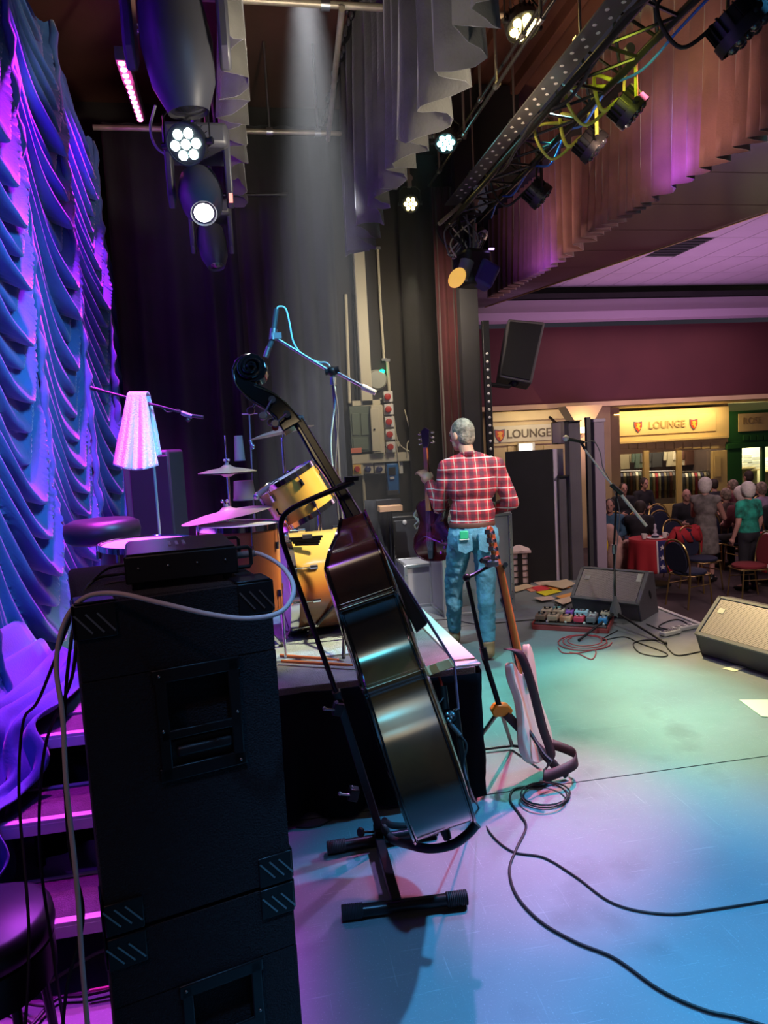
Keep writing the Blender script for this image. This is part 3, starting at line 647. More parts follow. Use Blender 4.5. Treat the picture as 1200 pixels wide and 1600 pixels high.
# ================================================================== STEPS AND DRUM RISER
M['tread'] = mk('dark_checker_tread', (.10, .085, .10), .5, .3, bump=.9, bs=240, var=.2, vs=30)
M['nosing'] = mk('pale_aluminium_nosing', (.7, .66, .7), .35, .2)
stp = thing('steps', 'open portable steps with pale edged treads left of the speaker stack', 'steps', (-.72, 2.65, 0))
for i, (y, z) in enumerate(((2.26, .2), (2.55, .4), (2.82, .6))):
    x0, x1 = -.99, -.36
    tr = MB().box(((x0+x1)/2, y+.125, z-.02), (x1-x0, .25, .035)).build('tread', 'tread', stp, bev=.004)
    MB().box(((x0+x1)/2, y+.0, z-.012), (x1-x0, .03, .03)).box(((x0+x1)/2, y-.013, z-.03), (x1-x0, .006, .04)).build('nosing', 'nosing', tr, bev=.003)
    MB().box(((x0+x1)/2, y+.25, z-.008), (x1-x0, .012, .022)).build('back_strip', 'nosing', tr)
for x in (-.97, -.38):
    MB().tube([(x, 2.22, .0), (x, 2.28, .16), (x, 2.86, .56), (x, 2.98, .58)], .018, 8).build('stringer', 'blackmetal', stp)
    MB().cyl((x, 2.97, .56), (x, 2.97, 0), .018).build('leg', 'blackmetal', stp)
rs = thing('drum_riser', 'low carpeted drum riser with black pleated skirt', 'platform', (-.1, 4.45, 0))
M['risercarpet'] = mk('grey_riser_carpet', (.24, .22, .22), .95, bump=.7, bs=220, var=.2, vs=8)
X0, X1, Y0, Y1, ZR = -.95, .935, 3.02, 5.95, .61
MB().box(((X0+X1)/2, (Y0+Y1)/2, ZR-.05), (X1-X0, Y1-Y0, .1)).build('deck', 'risercarpet', rs, bev=.004)
M['rug'] = mk('pale_cyan_rug', (.42, .52, .52), .95, bump=.8, bs=160, var=.25, vs=5)
MB().box((-.12, 4.55, ZR+.005), (1.7, 2.3, .01)).build('deck_mat', 'rug', rs)
MB().box((X1-.02, (Y0+Y1)/2+.05, ZR+.003), (.10, Y1-Y0-.1, .012)).box((X1-.04, Y0+.04, ZR+.003), (.14, .06, .012)).build('edge_strip', mk('white_edge_strip', (.78, .74, .7), .5), rs, bev=.002)
M['skirtcloth'] = mk('black_skirt_cloth', (.005, .005, .007), 1.0); M['skirtcloth'].node_tree.nodes['Principled BSDF'].inputs['Specular IOR Level'].default_value = .1
def skirt(path, seed, lab=None):
    rnd = random.Random(seed); rows = []; P = [Vector((*p, 0)) for p in path]; L_ = (P[1]-P[0]).length; t = (P[1]-P[0]).normalized(); nn = Vector((t.y, -t.x, 0)); n = int(L_/.02)
    for j in range(13):
        v = j/12; row = []
        for i in range(n+1):
            s = L_*i/n; a = .006+.028*v
            w_ = math.sin(s*21+1.5*math.sin(s*4+seed))+.4*math.sin(s*47+seed+v*2)+.3*math.sin(v*9+s*9)
            row.append(P[0]+t*s+nn*(a*w_+.012)+Vector((0, 0, ZR-.02-v*(ZR-.05)+.012*v*math.sin(s*9))))
        rows.append(row)
    mb = MB(); mb.grid(rows); return mb.build('skirt', 'skirtcloth', rs, ang=80, solid=.004)
skirt([(X0, Y0-.015), (X1+.01, Y0-.015)], 2); skirt([(X1+.02, Y0), (X1+.02, Y1)], 4)
for x in (X0+.1, X1-.1):
    for y in (Y0+.1, Y1-.1): MB().cyl((x, y, 0), (x, y, ZR-.1), .025).build('leg', 'steel', rs)
# drum sticks / rails on the riser edge
for i, (a, b, lab) in enumerate((((438, 1024, .625), (528, 1031, .625), 'first wooden drumstick on the riser front edge'), ((440, 1033, .625), (560, 1040, .625), 'second wooden drumstick on the riser front edge'))):
    A, B = onz(a[0], a[1], .628), onz(b[0], b[1], .628)
    t = thing('drumstick', lab, 'drumstick', A, 'drumsticks on the riser'); MB().cyl(A, A.lerp(B, .8), .008, .008).build('shaft', 'woodor', t); MB().cyl(A.lerp(B, .8), A.lerp(B, .97), .008, .004).sph(B, .007, 8, 6).build('tip', 'woodor', t)

# ================================================================== DRUM KIT
M['shell'] = mk('orange_sunburst_shell', (.60, .17, .055), .28, var=.15, vs=5, coat=.5)
M['shelly'] = mk('amber_yellow_shell', (.86, .48, .08), .28, var=.12, vs=5, coat=.5)
M['shelldark'] = mk('dark_brown_shell', (.12, .035, .02), .28, coat=.5)
M['head'] = mk('coated_drum_head', (.72, .72, .70), .5); M['bronze'] = mk('bronze_cymbal', (.75, .66, .48), .38, .7, bump=.2, bs=140)
def burst_shell():
    m = mk('amber_burst_shell', (.8, .4, .08), .26, coat=.5); nt = m.node_tree; b = nt.nodes['Principled BSDF']
    tc = nt.nodes.new('ShaderNodeTexCoord'); sp_ = nt.nodes.new('ShaderNodeSeparateXYZ'); nt.links.new(tc.outputs['Generated'], sp_.inputs[0])
    cr = nt.nodes.new('ShaderNodeValToRGB'); e = cr.color_ramp.elements; e[0].position = 0; e[0].color = (.10, .03, .015, 1); e[1].position = 1; e[1].color = (.9, .62, .16, 1)
    q = e.new(.32); q.color = (.22, .08, .03, 1); q = e.new(.5); q.color = (.8, .25, .05, 1); q = e.new(.7); q.color = (.85, .5, .1, 1)
    nt.links.new(sp_.outputs[2], cr.inputs[0]); nt.links.new(cr.outputs[0], b.inputs['Base Color']); return m
M['burst'] = burst_shell()
def drum(name, label, c, ax, r, h, shell, lugs=8, cat='drum', base=None):
    c = Vector(c); ax = Vector(ax).normalized(); u, v = orth(ax); t = thing(name, label, cat, base or c-ax*h/2)
    MB().lathe([(r, -h/2), (r, h/2)], c, ax, 40).build('shell', shell, t)
    for s, nm in ((1, 'batter_head'), (-1, 'resonant_head')):
        MB().lathe([(0, h/2+.004), (r*.96, h/2+.004), (r*1.0, h/2-.004)] if s == 1 else [(r*.99, -h/2), (r*.96, -h/2-.004), (0, -h/2-.004)], c, ax, 40, caps=False).build(nm, 'head', t)
        MB().lathe([(r*1.015, s*(h/2-.012)), (r*1.035, s*(h/2-.012)), (r*1.035, s*(h/2+.014)), (r*1.01, s*(h/2+.014)), (r*1.0, s*(h/2+.006)), (r*1.015, s*(h/2-.012))], c, ax, 40, caps=False).build('hoop', 'chrome', t)
    for k in range(lugs):
        a = 2*math.pi*k/lugs+.3; d = u*math.cos(a)+v*math.sin(a); q = c+d*(r+.006)
        for s in (1, -1):
            p = q+ax*s*h*.28; lg = MB().cyl(p-ax*.016, p+ax*.016, .011, .011, 8).build('lug', 'chrome', t)
            MB().cyl(p+d*.006, q+d*.006+ax*s*(h/2+.012), .003, n=6).build('tension_rod', 'chrome', lg)
    return t
drum('snare_drum', 'shallow drum with violet lit rim right behind the amplifier', IP(232, 852, 3.15)-ZZ*.06, (.03, -.02, 1), .205, .13, 'shelldark', 8)
ft = drum('floor_tom', 'orange shelled floor tom standing beside the amplifier', IP(372, 822, 3.3)-ZZ*.20, (.02, 0, 1), .185, .4, 'shell', 8)
for k in range(3):
    a = k*2.1+.4; c = Vector(ft.location); x, y = c.x+math.cos(a)*.2, c.y+math.sin(a)*.2
    MB().cyl((x, y, c.z+.3), (x, y, ZR+.015), .007).build('leg', 'chrome', ft)
# rack tom tilted toward the player
ct = IP(463, 775, 3.55); axt = (IP(440, 738, 3.55)-IP(484, 812, 3.60))
rt = drum('rack_tom', 'tilted amber rack tom above the bass drum', ct, axt, .155, .21, 'shelly', 6)
bc = IP(505, 906, 3.98); axb = Vector((1, .12, 0)).normalized()
bd = thing('bass_drum', 'sunburst bass drum lying on its side behind the double bass', 'drum', (bc.x, bc.y, ZR+.01))
rb = .275; c = Vector((bc.x, bc.y, ZR+.01+rb+.01))
MB().lathe([(rb, -.2), (rb, .2)], c, axb, 48).build('shell', 'burst', bd)
for s in (-1, 1):
    MB().lathe([(0, s*.205), (rb*.97, s*.205), (rb, s*.195)], c, axb, 48, caps=False).build('drum_head', 'head', bd)
    MB().lathe([(rb*.99, s*.19), (rb*1.04, s*.19), (rb*1.04, s*.235), (rb*.99, s*.235), (rb*.99, s*.19)], c, axb, 48, caps=False).build('hoop', 'chrome' if s < 0 else 'shelldark', bd)
u, v = orth(axb)
for k in range(10):
    a = 2*math.pi*k/10+.2; d = u*math.cos(a)+v*math.sin(a)
    for s in (-1, 1):
        p = c+d*(rb+.008)+axb*s*.1; lg = MB().cyl(p-axb*.02, p+axb*.02, .012, n=8).build('lug', 'chrome', bd); MB().cyl(p, c+d*(rb+.02)+axb*s*.225, .0035, n=6).build('tension_rod', 'chrome', lg)
for s in (-1, 1): MB().cyl(c+Vector((.12, s*.2, -.1)), Vector((c.x+.2, c.y+s*.36, ZR+.012)), .008).build('spur', 'chrome', bd)
MB().cyl(c+ZZ*rb, c+ZZ*(rb+.16), .012).build('tom_post', 'chrome', bd)
def stand_legs(t, x, y, z0, zt, r=.011, spread=.28, mat='chrome', hub=.22, n=3, a0=.5):
    MB().cyl((x, y, z0+.05), (x, y, zt), r).build('pole', mat, t)
    for k in range(n):
        a = a0+2*math.pi*k/n; MB().cyl((x, y, z0+hub+.12), (x+math.cos(a)*spread, y+math.sin(a)*spread, z0+.01), r*.75).build('leg', mat, t)
        MB().sph((x+math.cos(a)*spread, y+math.sin(a)*spread, z0+.012), r*1.2, 8, 6).build('foot', 'rubber', t)
def cymbal(name, label, c, ax, r, stand_xy=None, two=False, mat='bronze', sm='chrome', extra=.06):
    c = Vector(c); ax = Vector(ax).normalized(); x, y = stand_xy or (c.x, c.y); t = thing(name, label, 'cymbal', (x, y, ZR+.012))
    MB().lathe([(0, .026), (.02, .025), (.035, .014), (.05, .008), (r*.6, .0), (r, -.016), (r, -.018), (r*.6, -.003), (.05, .005), (0, .02)], c, ax, 44, caps=False).build('cymbal_plate', mat, t)
    if two: MB().lathe([(0, -.045), (.02, -.045), (.05, -.028), (r*.6, -.026), (r, -.024), (r*.6, -.028), (.05, -.03)], c, ax, 44, caps=False).build('cymbal_plate', mat, t)
    MB().cyl(c+ax*.025, c+ax*.04, .012).build('felt', 'grey', t); MB().cyl(c+ax*.04, c+ax*.055, .009).sph(c+ax*.055+Vector((.012, 0, 0)), .009, 8, 6).sph(c+ax*.055-Vector((.012, 0, 0)), .009, 8, 6).build('wing_nut', 'chrome', t)
    MB().cyl(c-ax*.05, c+ax*(.04+extra), .004).build('rod', 'chrome', t)
    MB().cyl((x, y, c.z-.30), (x, y, c.z-.045), .009).build('upper_tube', sm, t); MB().cyl((x, y, c.z-.33), (x, y, c.z-.28), .018).build('clamp', 'chrome', t)
    stand_legs(t, x, y, ZR+.01, c.z-.29, .013, .25, sm)
    return t
hh = IP(355, 733, 4.2); cymbal('hi_hat', 'pair of hi-hat cymbals with tall rod left of the toms', hh, (.0, .0, 1), .172, two=True, extra=.16)
rc = IP(355, 800, 3.45); cymbal('ride_cymbal', 'large pale ride cymbal tilted over the floor tom', rc, (UP*1-RT*.2+FW*-.12), .225, extra=.02)
cr = IP(440, 672, 4.3); cymbal('crash_cymbal', 'high crash cymbal behind the double bass pegbox', cr, (UP-RT*.23+FW*-.1), .20, extra=.02)
tr = thing('drum_throne', 'black padded round drum throne lit magenta on top', 'stool', onz(160, 850, .9)); tc_ = IP(160, 826, 3.55)
MB().lathe([(0, -.07), (.15, -.07), (.178, -.05), (.185, -.01), (.178, .03), (.14, .048), (.05, .04), (0, .036)], tc_, n=36).build('seat', 'black', tr, ang=60)
MB().cyl(tc_-ZZ*.07, (tc_.x, tc_.y, ZR+.2), .02).build('post', 'chrome', tr)
for k in range(3):
    a = k*2.09; MB().cyl((tc_.x, tc_.y, ZR+.3), (tc_.x+math.cos(a)*.25, tc_.y+math.sin(a)*.25, ZR+.02), .011).build('leg', 'chrome', tr)
# drum microphone on the rack tom and percussion clamp
dm = thing('drum_microphone', 'small silver clip microphone on the rack tom rim', 'microphone', IP(412, 772, 3.45))
MB().cyl(IP(403, 774, 3.4), IP(424, 757, 3.4), .014, .011).build('body', 'grey', dm); MB().sph(IP(401, 776, 3.4), .017, 12, 8).build('grille', 'steel', dm)
MB().tube(bez([IP(424, 757, 3.4), IP(434, 750, 3.4), IP(444, 756, 3.42), IP(446, 768, 3.46)]), .003, 6).build('clip_arm', 'rubber', dm)
cable('thin_cable', [IP(442, 812, 3.4), IP(436, 826, 3.4), IP(443, 806, 3.4), IP(456, 792, 3.35)], .0025, 'rubber', 'thin black wire curling in front of the rack tom')
# kick-side pedal/percussion bits behind the bass
for i, (x, y, d, lab) in enumerate(((487, 843, 3.7, 'folded black drum hardware resting on top of the bass drum'), )):
    t = thing('drum_hardware', lab, 'hardware', IP(x, y, d))
    for k in range(4): MB().cyl(IP(452+k*3, 842+k*3, 3.72), IP(504-k*2, 838+k*4, 3.72), .007).build('rod', 'blackmetal', t)
    MB().box(IP(480, 838, 3.72), (.05, .03, .02)).build('clamp', 'steel', t)
# far speaker on the riser behind the throne
fs = thing('loudspeaker', 'tall dark loudspeaker with pale edge behind the towel stand', 'speaker', onz(240, 880, ZR))
p = IP(241, 785, 4.9); MB().box((p.x, p.y+.15, (p.z+.37+ZR)/2+.0), (.33, .34, p.z+.37-ZR-.02), Matrix.Rotation(R(-12), 3, 'Z')).build('cabinet', 'darkgrey', fs, bev=.02)
MB().box((p.x-.01, p.y-.03, (p.z+.37+ZR)/2), (.27, .012, p.z+.31-ZR-.04), Matrix.Rotation(R(-12), 3, 'Z')).build('grille', 'black', fs, bev=.005)

# ================================================================== MIC STANDS WITH BOOMS
def micbody(t, a, b, r=.011, mat='blackmetal', head=False):
    a, b = Vector(a), Vector(b)
    MB().cyl(a, b, r, r*.8).build('microphone_body', mat, t)
    if head: MB().sph(a, r*2.2, 14, 10).build('microphone_grille', 'white' if head == 2 else 'steel', t)
# overhead boom above the double bass (lit cyan)
om = thing('overhead_microphone_stand', 'boom stand with pencil microphone and looped cable above the bass scroll', 'microphone stand', onz(527, 905, ZR))
D = 3.55; pj = IP(520, 582, D)
MB().cyl(IP(429, 527, D), IP(512, 578, D), .0085).build('boom', 'steel', om)
MB().cyl(IP(528, 583, D), IP(569, 605, D), .0095).build('boom', 'steel', om); MB().cyl(IP(566, 604, D), IP(587, 614, D), .016, .013).build('counterweight', 'white', om)
MB().sph(IP(519, 580, D), (.03, .02, .025), 12, 8).cyl(IP(508, 582, D), IP(530, 577, D), .017).build('boom_clutch', 'black', om); MB().cyl(IP(521, 590, D), IP(521, 602, D), .017).build('clutch', 'steel', om)
bx = onz(527, 935, ZR); MB().cyl(pj, (pj.x, pj.y, ZR+.2), .0085).build('pole', 'grey', om)
for k in range(3):
    a = k*2.09+.3; MB().cyl((pj.x, pj.y, ZR+.28), (pj.x+math.cos(a)*.28, pj.y+math.sin(a)*.28, ZR+.015), .009).build('leg', 'black', om)
MB().cyl(IP(432, 483, D), IP(428, 514, D), .013).build('microphone_body', 'darkgrey', om); MB().cyl(IP(426, 530, D), IP(420, 544, D), .0125).build('microphone_body', 'darkgrey', om); MB().cyl(IP(420, 543, D), IP(415, 558, D), .014).build('microphone_capsule', 'steel', om)
MB().cyl(IP(428, 514, D), IP(426, 531, D), .019).box(IP(432, 525, D), (.05, .03, .03)).build('microphone_clip', 'steel', om)
MB().tube(bez([IP(432, 484, D), IP(436, 479, D), IP(446, 482, D), IP(452, 503, D), IP(458, 533, D), IP(470, 552, D), IP(484, 560, D), IP(498, 566, D), IP(510, 567, D), IP(517, 578, D), IP(524, 620, D), IP(517, 690, D), IP(523, 760, D)]), .0045, 8).build('microphone_cable', mk('pale_cyan_cable', (.5, .75, .78), .4), om)
MB().tube(bez([IP(520, 590, D-.02), IP(528, 650, D), IP(524, 730, D), IP(528, 800, D), IP(534, 850, D)]), .004, 8).build('microphone_cable', 'grey', om)
# towel stand
tw_ = thing('towel_stand', 'black boom stand behind the drums with boom hung with a towel', 'microphone stand', onz(240, 860, ZR))
D = 3.9; MB().cyl(IP(142, 606, D), IP(290, 646, D), .007).build('boom', 'black', tw_); MB().cyl(IP(284, 645, D), IP(300, 651, D), .014).build('microphone_clip', 'steel', tw_); MB().cyl(IP(297, 649, D), IP(318, 652, D), .01).sph(IP(294, 656, D), .012, 10, 6).build('microphone_clip', 'black', tw_)
MB().cyl(IP(142, 606, D), IP(160, 611, D), .011).build('counterweight', 'black', tw_)
MB().tube(bez([IP(232, 632, D-.01), IP(250, 634, D), IP(262, 644, D), IP(278, 640, D), IP(292, 650, D)]), .0035, 6).build('microphone_cable', 'rubber', tw_)
pt = IP(232, 630, D); MB().cyl(pt, (pt.x, pt.y, ZR+.2), .008).build('pole', 'grey', tw_); MB().cyl((pt.x, pt.y, 1.02), (pt.x, pt.y, 1.12), .014).build('clutch', 'black', tw_)
for k in range(3):
    a = k*2.09+.9; MB().cyl((pt.x, pt.y, ZR+.25), (pt.x+math.cos(a)*.25, pt.y+math.sin(a)*.25, ZR+.015), .009).build('leg', 'black', tw_)
M['towel'] = mk('white_towel', (.82, .74, .80), .95, bump=.8, bs=120)
rows = []
for j in range(36):
    v = j/35; row = []
    for i in range(41):
        u = i/40; y = 615+112*v+8*math.sin(u*math.pi)*v; xl = 199-21*v**.9; xr = 228+20*v**1.1
        row.append(IP(xl+(xr-xl)*u, y, D-.03+.03*math.sin(u*13+v*2)*v+.012*math.sin(u*31+v*3)*v-.05*v))
    rows.append(row)
mb = MB(); mb.grid(rows); rows2 = [[p+FW*(.075+.03*k/35) for p in r] for k, r in enumerate(rows[:30])]; mb.grid(rows2)
top = [[p+FW*(.075*k/6)+UP*.018*math.sin(math.pi*k/6) for p in rows[0]] for k in range(7)]; mb.grid(top)
tag(mb.build('towel', 'towel', ang=80, solid=.006), 'white towel draped over the boom in front of the blue curtain', 'towel')
# shaded lamp / music stand shapes behind the hi-hat
for i, (x0, x1, y0, y1, tp, lab) in enumerate(((367, 383, 681, 719, .8, 'tall tapered grey fabric shade in front of the black drape'), (366, 399, 751, 780, .92, 'wide grey fabric shade below the tall one, behind the drums'))):
    D = 4.6; A = IP((x0+x1)/2, y1, D); B = IP((x0+x1)/2, y0, D); w1 = (x1-x0)/2*D/F; t = thing('fabric_shade', lab, 'shade', A)
    MB().lathe([(w1*1.05, 0), (w1*tp, (B-A).length)], A, n=18).build('cover', mk('grey_beige_fabric', (.28, .25, .2), .9), t); MB().lathe([(w1*1.08, -.004), (w1*1.08, .006)], A, n=18).build('rim', 'grey', t)
bs = thing('boom_stand', 'thin grey stand with clamp knobs left of the bass pegbox', 'microphone stand', (0, 5.0, ZR)); D = 4.7
a, b = IP(389, 637, D), IP(397, 800, D); MB().cyl(b, a, .006).build('pole', 'grey', bs); MB().sph(IP(392, 642, D), .02, 10, 8).cyl(IP(378, 647, D), IP(402, 646, D), .004).build('clamp', 'steel', bs); MB().cyl(IP(391, 688, D), IP(396, 702, D), .012).sph(IP(395, 697, D), .016, 8, 6).build('clamp', 'steel', bs)
for k in range(3): MB().cyl((b.x, b.y, ZR+.3), (b.x+math.cos(k*2.1)*.25, b.y+math.sin(k*2.1)*.25, ZR+.015), .008).build('leg', 'black', bs)
MB().cyl(b, (b.x, b.y, ZR+.28), .008).build('lower_pole', 'grey', bs)
# ================================================================== DOUBLE BASS
class Plane:
    def __init__(s, x, y, d): s.m = IP(x, y, d); s.w = -(s.m-CAM).normalized()
    def __call__(s, x, y, off=0.):
        r = ray(x, y); q = s.m+s.w*off; return CAM+r*(((q-CAM).dot(s.w))/r.dot(s.w))
PB = Plane(620, 1080, 2.5); Wb = PB.w
a0, a1 = PB(692, 1288), PB(537, 827); Ab = (a1-a0).normalized(); Nb = Ab.cross(Wb); Nb = Nb if Nb.dot(RT) > 0 else -Nb
def bwood():
    m = mk('dark_varnished_bass_wood', (.04, .02, .01), .2, coat=.8); m.node_tree.nodes['Principled BSDF'].inputs['Coat Roughness'].default_value = .14; nt = m.node_tree; b = nt.nodes['Principled BSDF']; L = nt.links.new
    tc = nt.nodes.new('ShaderNodeTexCoord'); n = nt.nodes.new('ShaderNodeTexNoise'); n.inputs['Scale'].default_value = 2.6; n.inputs['Detail'].default_value = 4
    L(tc.outputs['Object'], n.inputs[0]); cr = nt.nodes.new('ShaderNodeValToRGB'); e = cr.color_ramp.elements
    e[0].position = .38; e[0].color = (.022, .011, .007, 1); e[1].position = .7; e[1].color = (.15, .06, .016, 1); L(n.outputs[0], cr.inputs[0]); L(cr.outputs[0], b.inputs['Base Color'])
    return m
M['basswood'] = bwood(); M['ebony'] = mk('ebony', (.010, .012, .012), .3, coat=.3); M['bassblack'] = mk('black_varnish', (.012, .009, .009), .14, coat=.8)
bass = thing('double_bass', 'dark varnished double bass leaning on its stand, seen from its side', 'double bass', (a0.x, a0.y, 0))
BL = (a1-a0).length
half = [(0, 0), (.0, .10), (.018, .19), (.06, .265), (.13, .315), (.22, .335), (.32, .32), (.41, .285), (.47, .27), (.495, .285), (.51, .285), (.515, .262), (.55, .23), (.60, .205), (.66, .195), (.72, .207), (.762, .232), (.772, .25), (.785, .25), (.80, .232), (.85, .25), (.90, .255), (.945, .247), (.985, .215), (1.02, .155), (1.06, .09), (1.1, .05), (1.13, .032), (1.13, 0)]
half = [(a*BL/1.1, w_) for a, w_ in half]
def fine(h, corners=(9, 10, 17, 18)):
    out = []
    for i in range(len(h)-1):
        p0, p1, p2, p3 = h[max(i-1, 0)], h[i], h[i+1], h[min(i+2, len(h)-1)]
        for k in range(4):
            t = k/4; out.append(tuple(.5*(2*b+(c-a)*t+(2*a-5*b+4*c-d)*t*t+(3*b-a-3*c+d)*t**3) for a, b, c, d in zip(p0, p1, p2, p3)))
    return out+[h[-1]]
hf = fine(half); outl = hf+[(a, -w_) for a, w_ in reversed(hf[1:-1])]
def backn(a): return -.098 if a < .93*BL/1.1 else -.098+.085*(a-.93*BL/1.1)/(.17*BL/1.1)
def bp3(a, w_, n): return a0+Ab*a+Wb*w_+Nb*n
rows = []
for k in range(7): rows.append([bp3(a, w_, backn(a)+(.095-backn(a))*k/6) for a, w_ in outl+[outl[0]]])
mb = MB(); mb.grid(rows); mb.build('ribs', 'basswood', bass, ang=50)
def plate(nm, side, mat):
    mb = MB(); rings = []; cen = (.5*BL, 0); ov = 1.0
    for t, hgt, grow in ((1, 0, .007), (1, .006, .009), (.97, .009, 0), (.85, .014, 0), (.6, .02, 0), (.3, .023, 0), (.02, .024, 0)):
        ring = []
        for a, w_ in outl:
            L_ = math.hypot(a-cen[0], w_); aa = cen[0]+(a-cen[0])*t*(1+grow/max(L_, .05)); ww = w_*t*(1+grow/max(abs(w_), .05) if abs(w_) > .03 else 1)
            base = .095 if side > 0 else backn(aa); ring.append(bp3(aa, ww, base+side*hgt))
        ring.append(ring[0]); rings.append(ring)
    mb.grid(rings); return mb.build(nm, mat, bass, ang=60)
plate('top_plate', 1, 'basswood'); plate('back_plate', -1, 'bassblack')
for nn in (.090, None):
    MB().tube([bp3(a, w_*1.015, nn if nn else backn(a)+.004) for a, w_ in outl], .0035, 6, closed=True).build('edge_binding', 'bassblack', bass)
for (q, s) in ((13, 1), (20, 1)): pass
def inpl(pts, off0, off1, nm, mat, bev=.003, par=bass):
    e = Wb*(off1-off0); return MB().prism([PB(x, y)+Wb*off0 for x, y in pts], e).build(nm, mat, par, bev=bev, ang=50)
inpl([(461, 668), (470, 683), (490, 720), (512, 752), (528, 782), (538, 806), (540, 822), (545, 842), (580, 858), (592, 850), (478, 668)], -.021, .021, 'neck', 'bassblack', .008)
inpl([(465, 664), (473, 655), (668, 975), (651, 989), (583, 862)], -.026, .026, 'fingerboard', 'ebony', .004)
scr = [(444, 678), (433, 656), (415, 640), (393, 627), (374, 610), (366, 593), (364, 580), (369, 567), (379, 559), (393, 555), (406, 559), (416, 568), (419, 581), (414, 594), (404, 600), (397, 601), (415, 609), (433, 619), (449, 632), (460, 645), (468, 657), (474, 661)]
hd = inpl(scr, -.027, .027, 'pegbox', 'bassblack', .006)
cs = PB(394, 579)
for s in (1, -1):
    sp_ = []
    for k in range(64):
        t = k/63*2.4*2*math.pi; r = .052*(1-k/63*.85); sp_.append(cs+Wb*s*(.027+.016*k/63)+Nb*r*math.cos(t+1.3)+Ab*r*math.sin(t+1.3)*1)
    MB().tube(sp_, [.009*(1-.5*k/63) for k in range(64)], 8).build('scroll', 'bassblack', bass)
MB().tube(bez([PB(372, 566, .027), PB(365, 582, .028), PB(371, 604, .028), PB(395, 627, .028), PB(418, 641, .028), PB(440, 668, .028)], 6), .003, 6).build('edge_bead', 'basswood', bass)
MB().tube(bez([PB(397, 602, .028), PB(433, 619, .028), PB(460, 645, .028), PB(470, 658, .028)], 6), .003, 6).build('edge_bead', 'basswood', bass)
inpl([(467, 654), (474, 652), (478, 660), (470, 664)], -.024, .024, 'nut', 'white', .001)
for i, (gx, gy, hx, hy, off) in enumerate(((425, 624, 411, 650, .04), (448, 647, 430, 662, .045), (410, 612, 392, 642, -.0), (436, 640, 424, 660, -.02))):
    off = off if off > 0 else -.045; pg = MB().cyl(PB(gx, gy, .027 if off > 0 else -.027), PB(gx, gy, off), .014, .014, 14).build('tuning_machine', 'steel', bass)
    MB().cyl(PB(gx, gy, off), PB(hx, hy, off), .0045).build('tuning_shaft', 'steel', pg); q = PB(hx, hy, off); MB().cyl(q-Wb*.006, q+Wb*.006, .0165, n=18).build('tuning_key', mk('tuning_key_grey', (.35, .3, .3), .3, .6) if i == 0 else bpy.data.materials['tuning_key_grey'], pg, bev=.003)
MB().cyl(PB(430, 668, .03), PB(430, 668, .045), .013, n=14).build('tuner_clip', 'red', bass)
brn = PB(708, 1042)
for k in range(4):
    o_ = (-.027, -.009, .009, .027)[k]
    pts = [PB(455, 642)+Wb*o_*.4, PB(472, 654)+Wb*o_*.6, PB(709, 1036)+Wb*o_*1.3, PB(716, 1108)+Wb*o_*.9]
    MB().tube(pts, .0017+.0004*k, 6).build('string', mk('violet_string_winding', (.35, .3, .55), .35, .6) if k == 0 else bpy.data.materials['violet_string_winding'], bass)
# bridge, standing on the top plate
bn = (PB(709, 1037)-a0); ba = bn.dot(Ab); bnn = bn.dot(Nb); n0 = .105
def br(n, w_, da): return bp3(ba-.012+da, w_, n)
outb = [(n0, -.075), (n0+.018, -.075), (n0+.03, -.05), (n0+.055, -.058), (n0+.075, -.05), (bnn-.01, -.045), (bnn, -.03), (bnn+.005, 0), (bnn, .03), (bnn-.01, .045), (n0+.075, .05), (n0+.055, .058), (n0+.03, .05), (n0+.018, .075), (n0, .075), (n0, .045), (n0+.03, .02), (n0+.03, -.02), (n0, -.045)]
M['bridgewood'] = mk('orange_bridge_maple', (.72, .34, .14), .45)
MB().prism([br(n, w_, 0)+Ab*.0 for n, w_ in outb], Ab*.034-Nb*.006).build('bridge', 'bridgewood', bass, bev=.002)
tp0, tp1 = PB(716, 1106), PB(738, 1262)
MB().prism([tp0+Wb*.03, tp0-Wb*.03, tp0.lerp(tp1, .85)-Wb*.015, tp1-Wb*.006, tp1+Wb*.006, tp0.lerp(tp1, .85)+Wb*.015], -Nb*.02).build('tailpiece', 'ebony', bass, bev=.004)
pk = MB().cyl(PB(693, 1072), PB(697, 1108), .012).build('pickup_holder', 'black', bass); MB().cyl(PB(686, 1058), PB(691, 1072), .005).build('pickup_tip', 'red', pk)
jk = MB().sph(PB(704, 1120, .02), (.022, .022, .022)).build('pickup_jack', 'black', bass)
for i, (x, y) in enumerate(((699, 1116), (705, 1121), (703, 1127), (708, 1117), (700, 1124))): MB().sph(PB(x, y, .042), .006, 8, 6).build('control_knob', 'steel', jk)
MB().cyl(PB(703, 1130, .03), PB(719, 1149, .03), .008).build('jack_plug', 'steel', jk)
MB().tube(bez([PB(693, 1090, .02), PB(686, 1098, .02), PB(676, 1096, .02)]), .002, 6).build('pickup_wire', 'grey', pk)
MB().cyl(a0+Ab*.0, a0-Ab*.05, .02, .014).build('endpin_collar', 'black', bass); MB().cyl(a0-Ab*.05, a0-Ab*.085, .006).build('endpin', 'steel', bass)
MB().cyl(PB(600, 1150, .24), PB(606, 1162, .24), .004).build('gut_hanger', 'steel', bass) if False else None
cable('bass_lead', [PB(719, 1149, .03), PB(729, 1165, .03), PB(725, 1195, .03), PB(735, 1235, .02), onz(748, 1262, .005), onz(765, 1300, .005), onz(800, 1330, .005), onz(850, 1340, .005), onz(900, 1370, .005), onz(960, 1412, .005), onz(1040, 1428, .005), onz(1120, 1420, .005), onz(1230, 1402, .005)], .004, 'rubber', 'thin black lead running from the double bass across the stage floor')
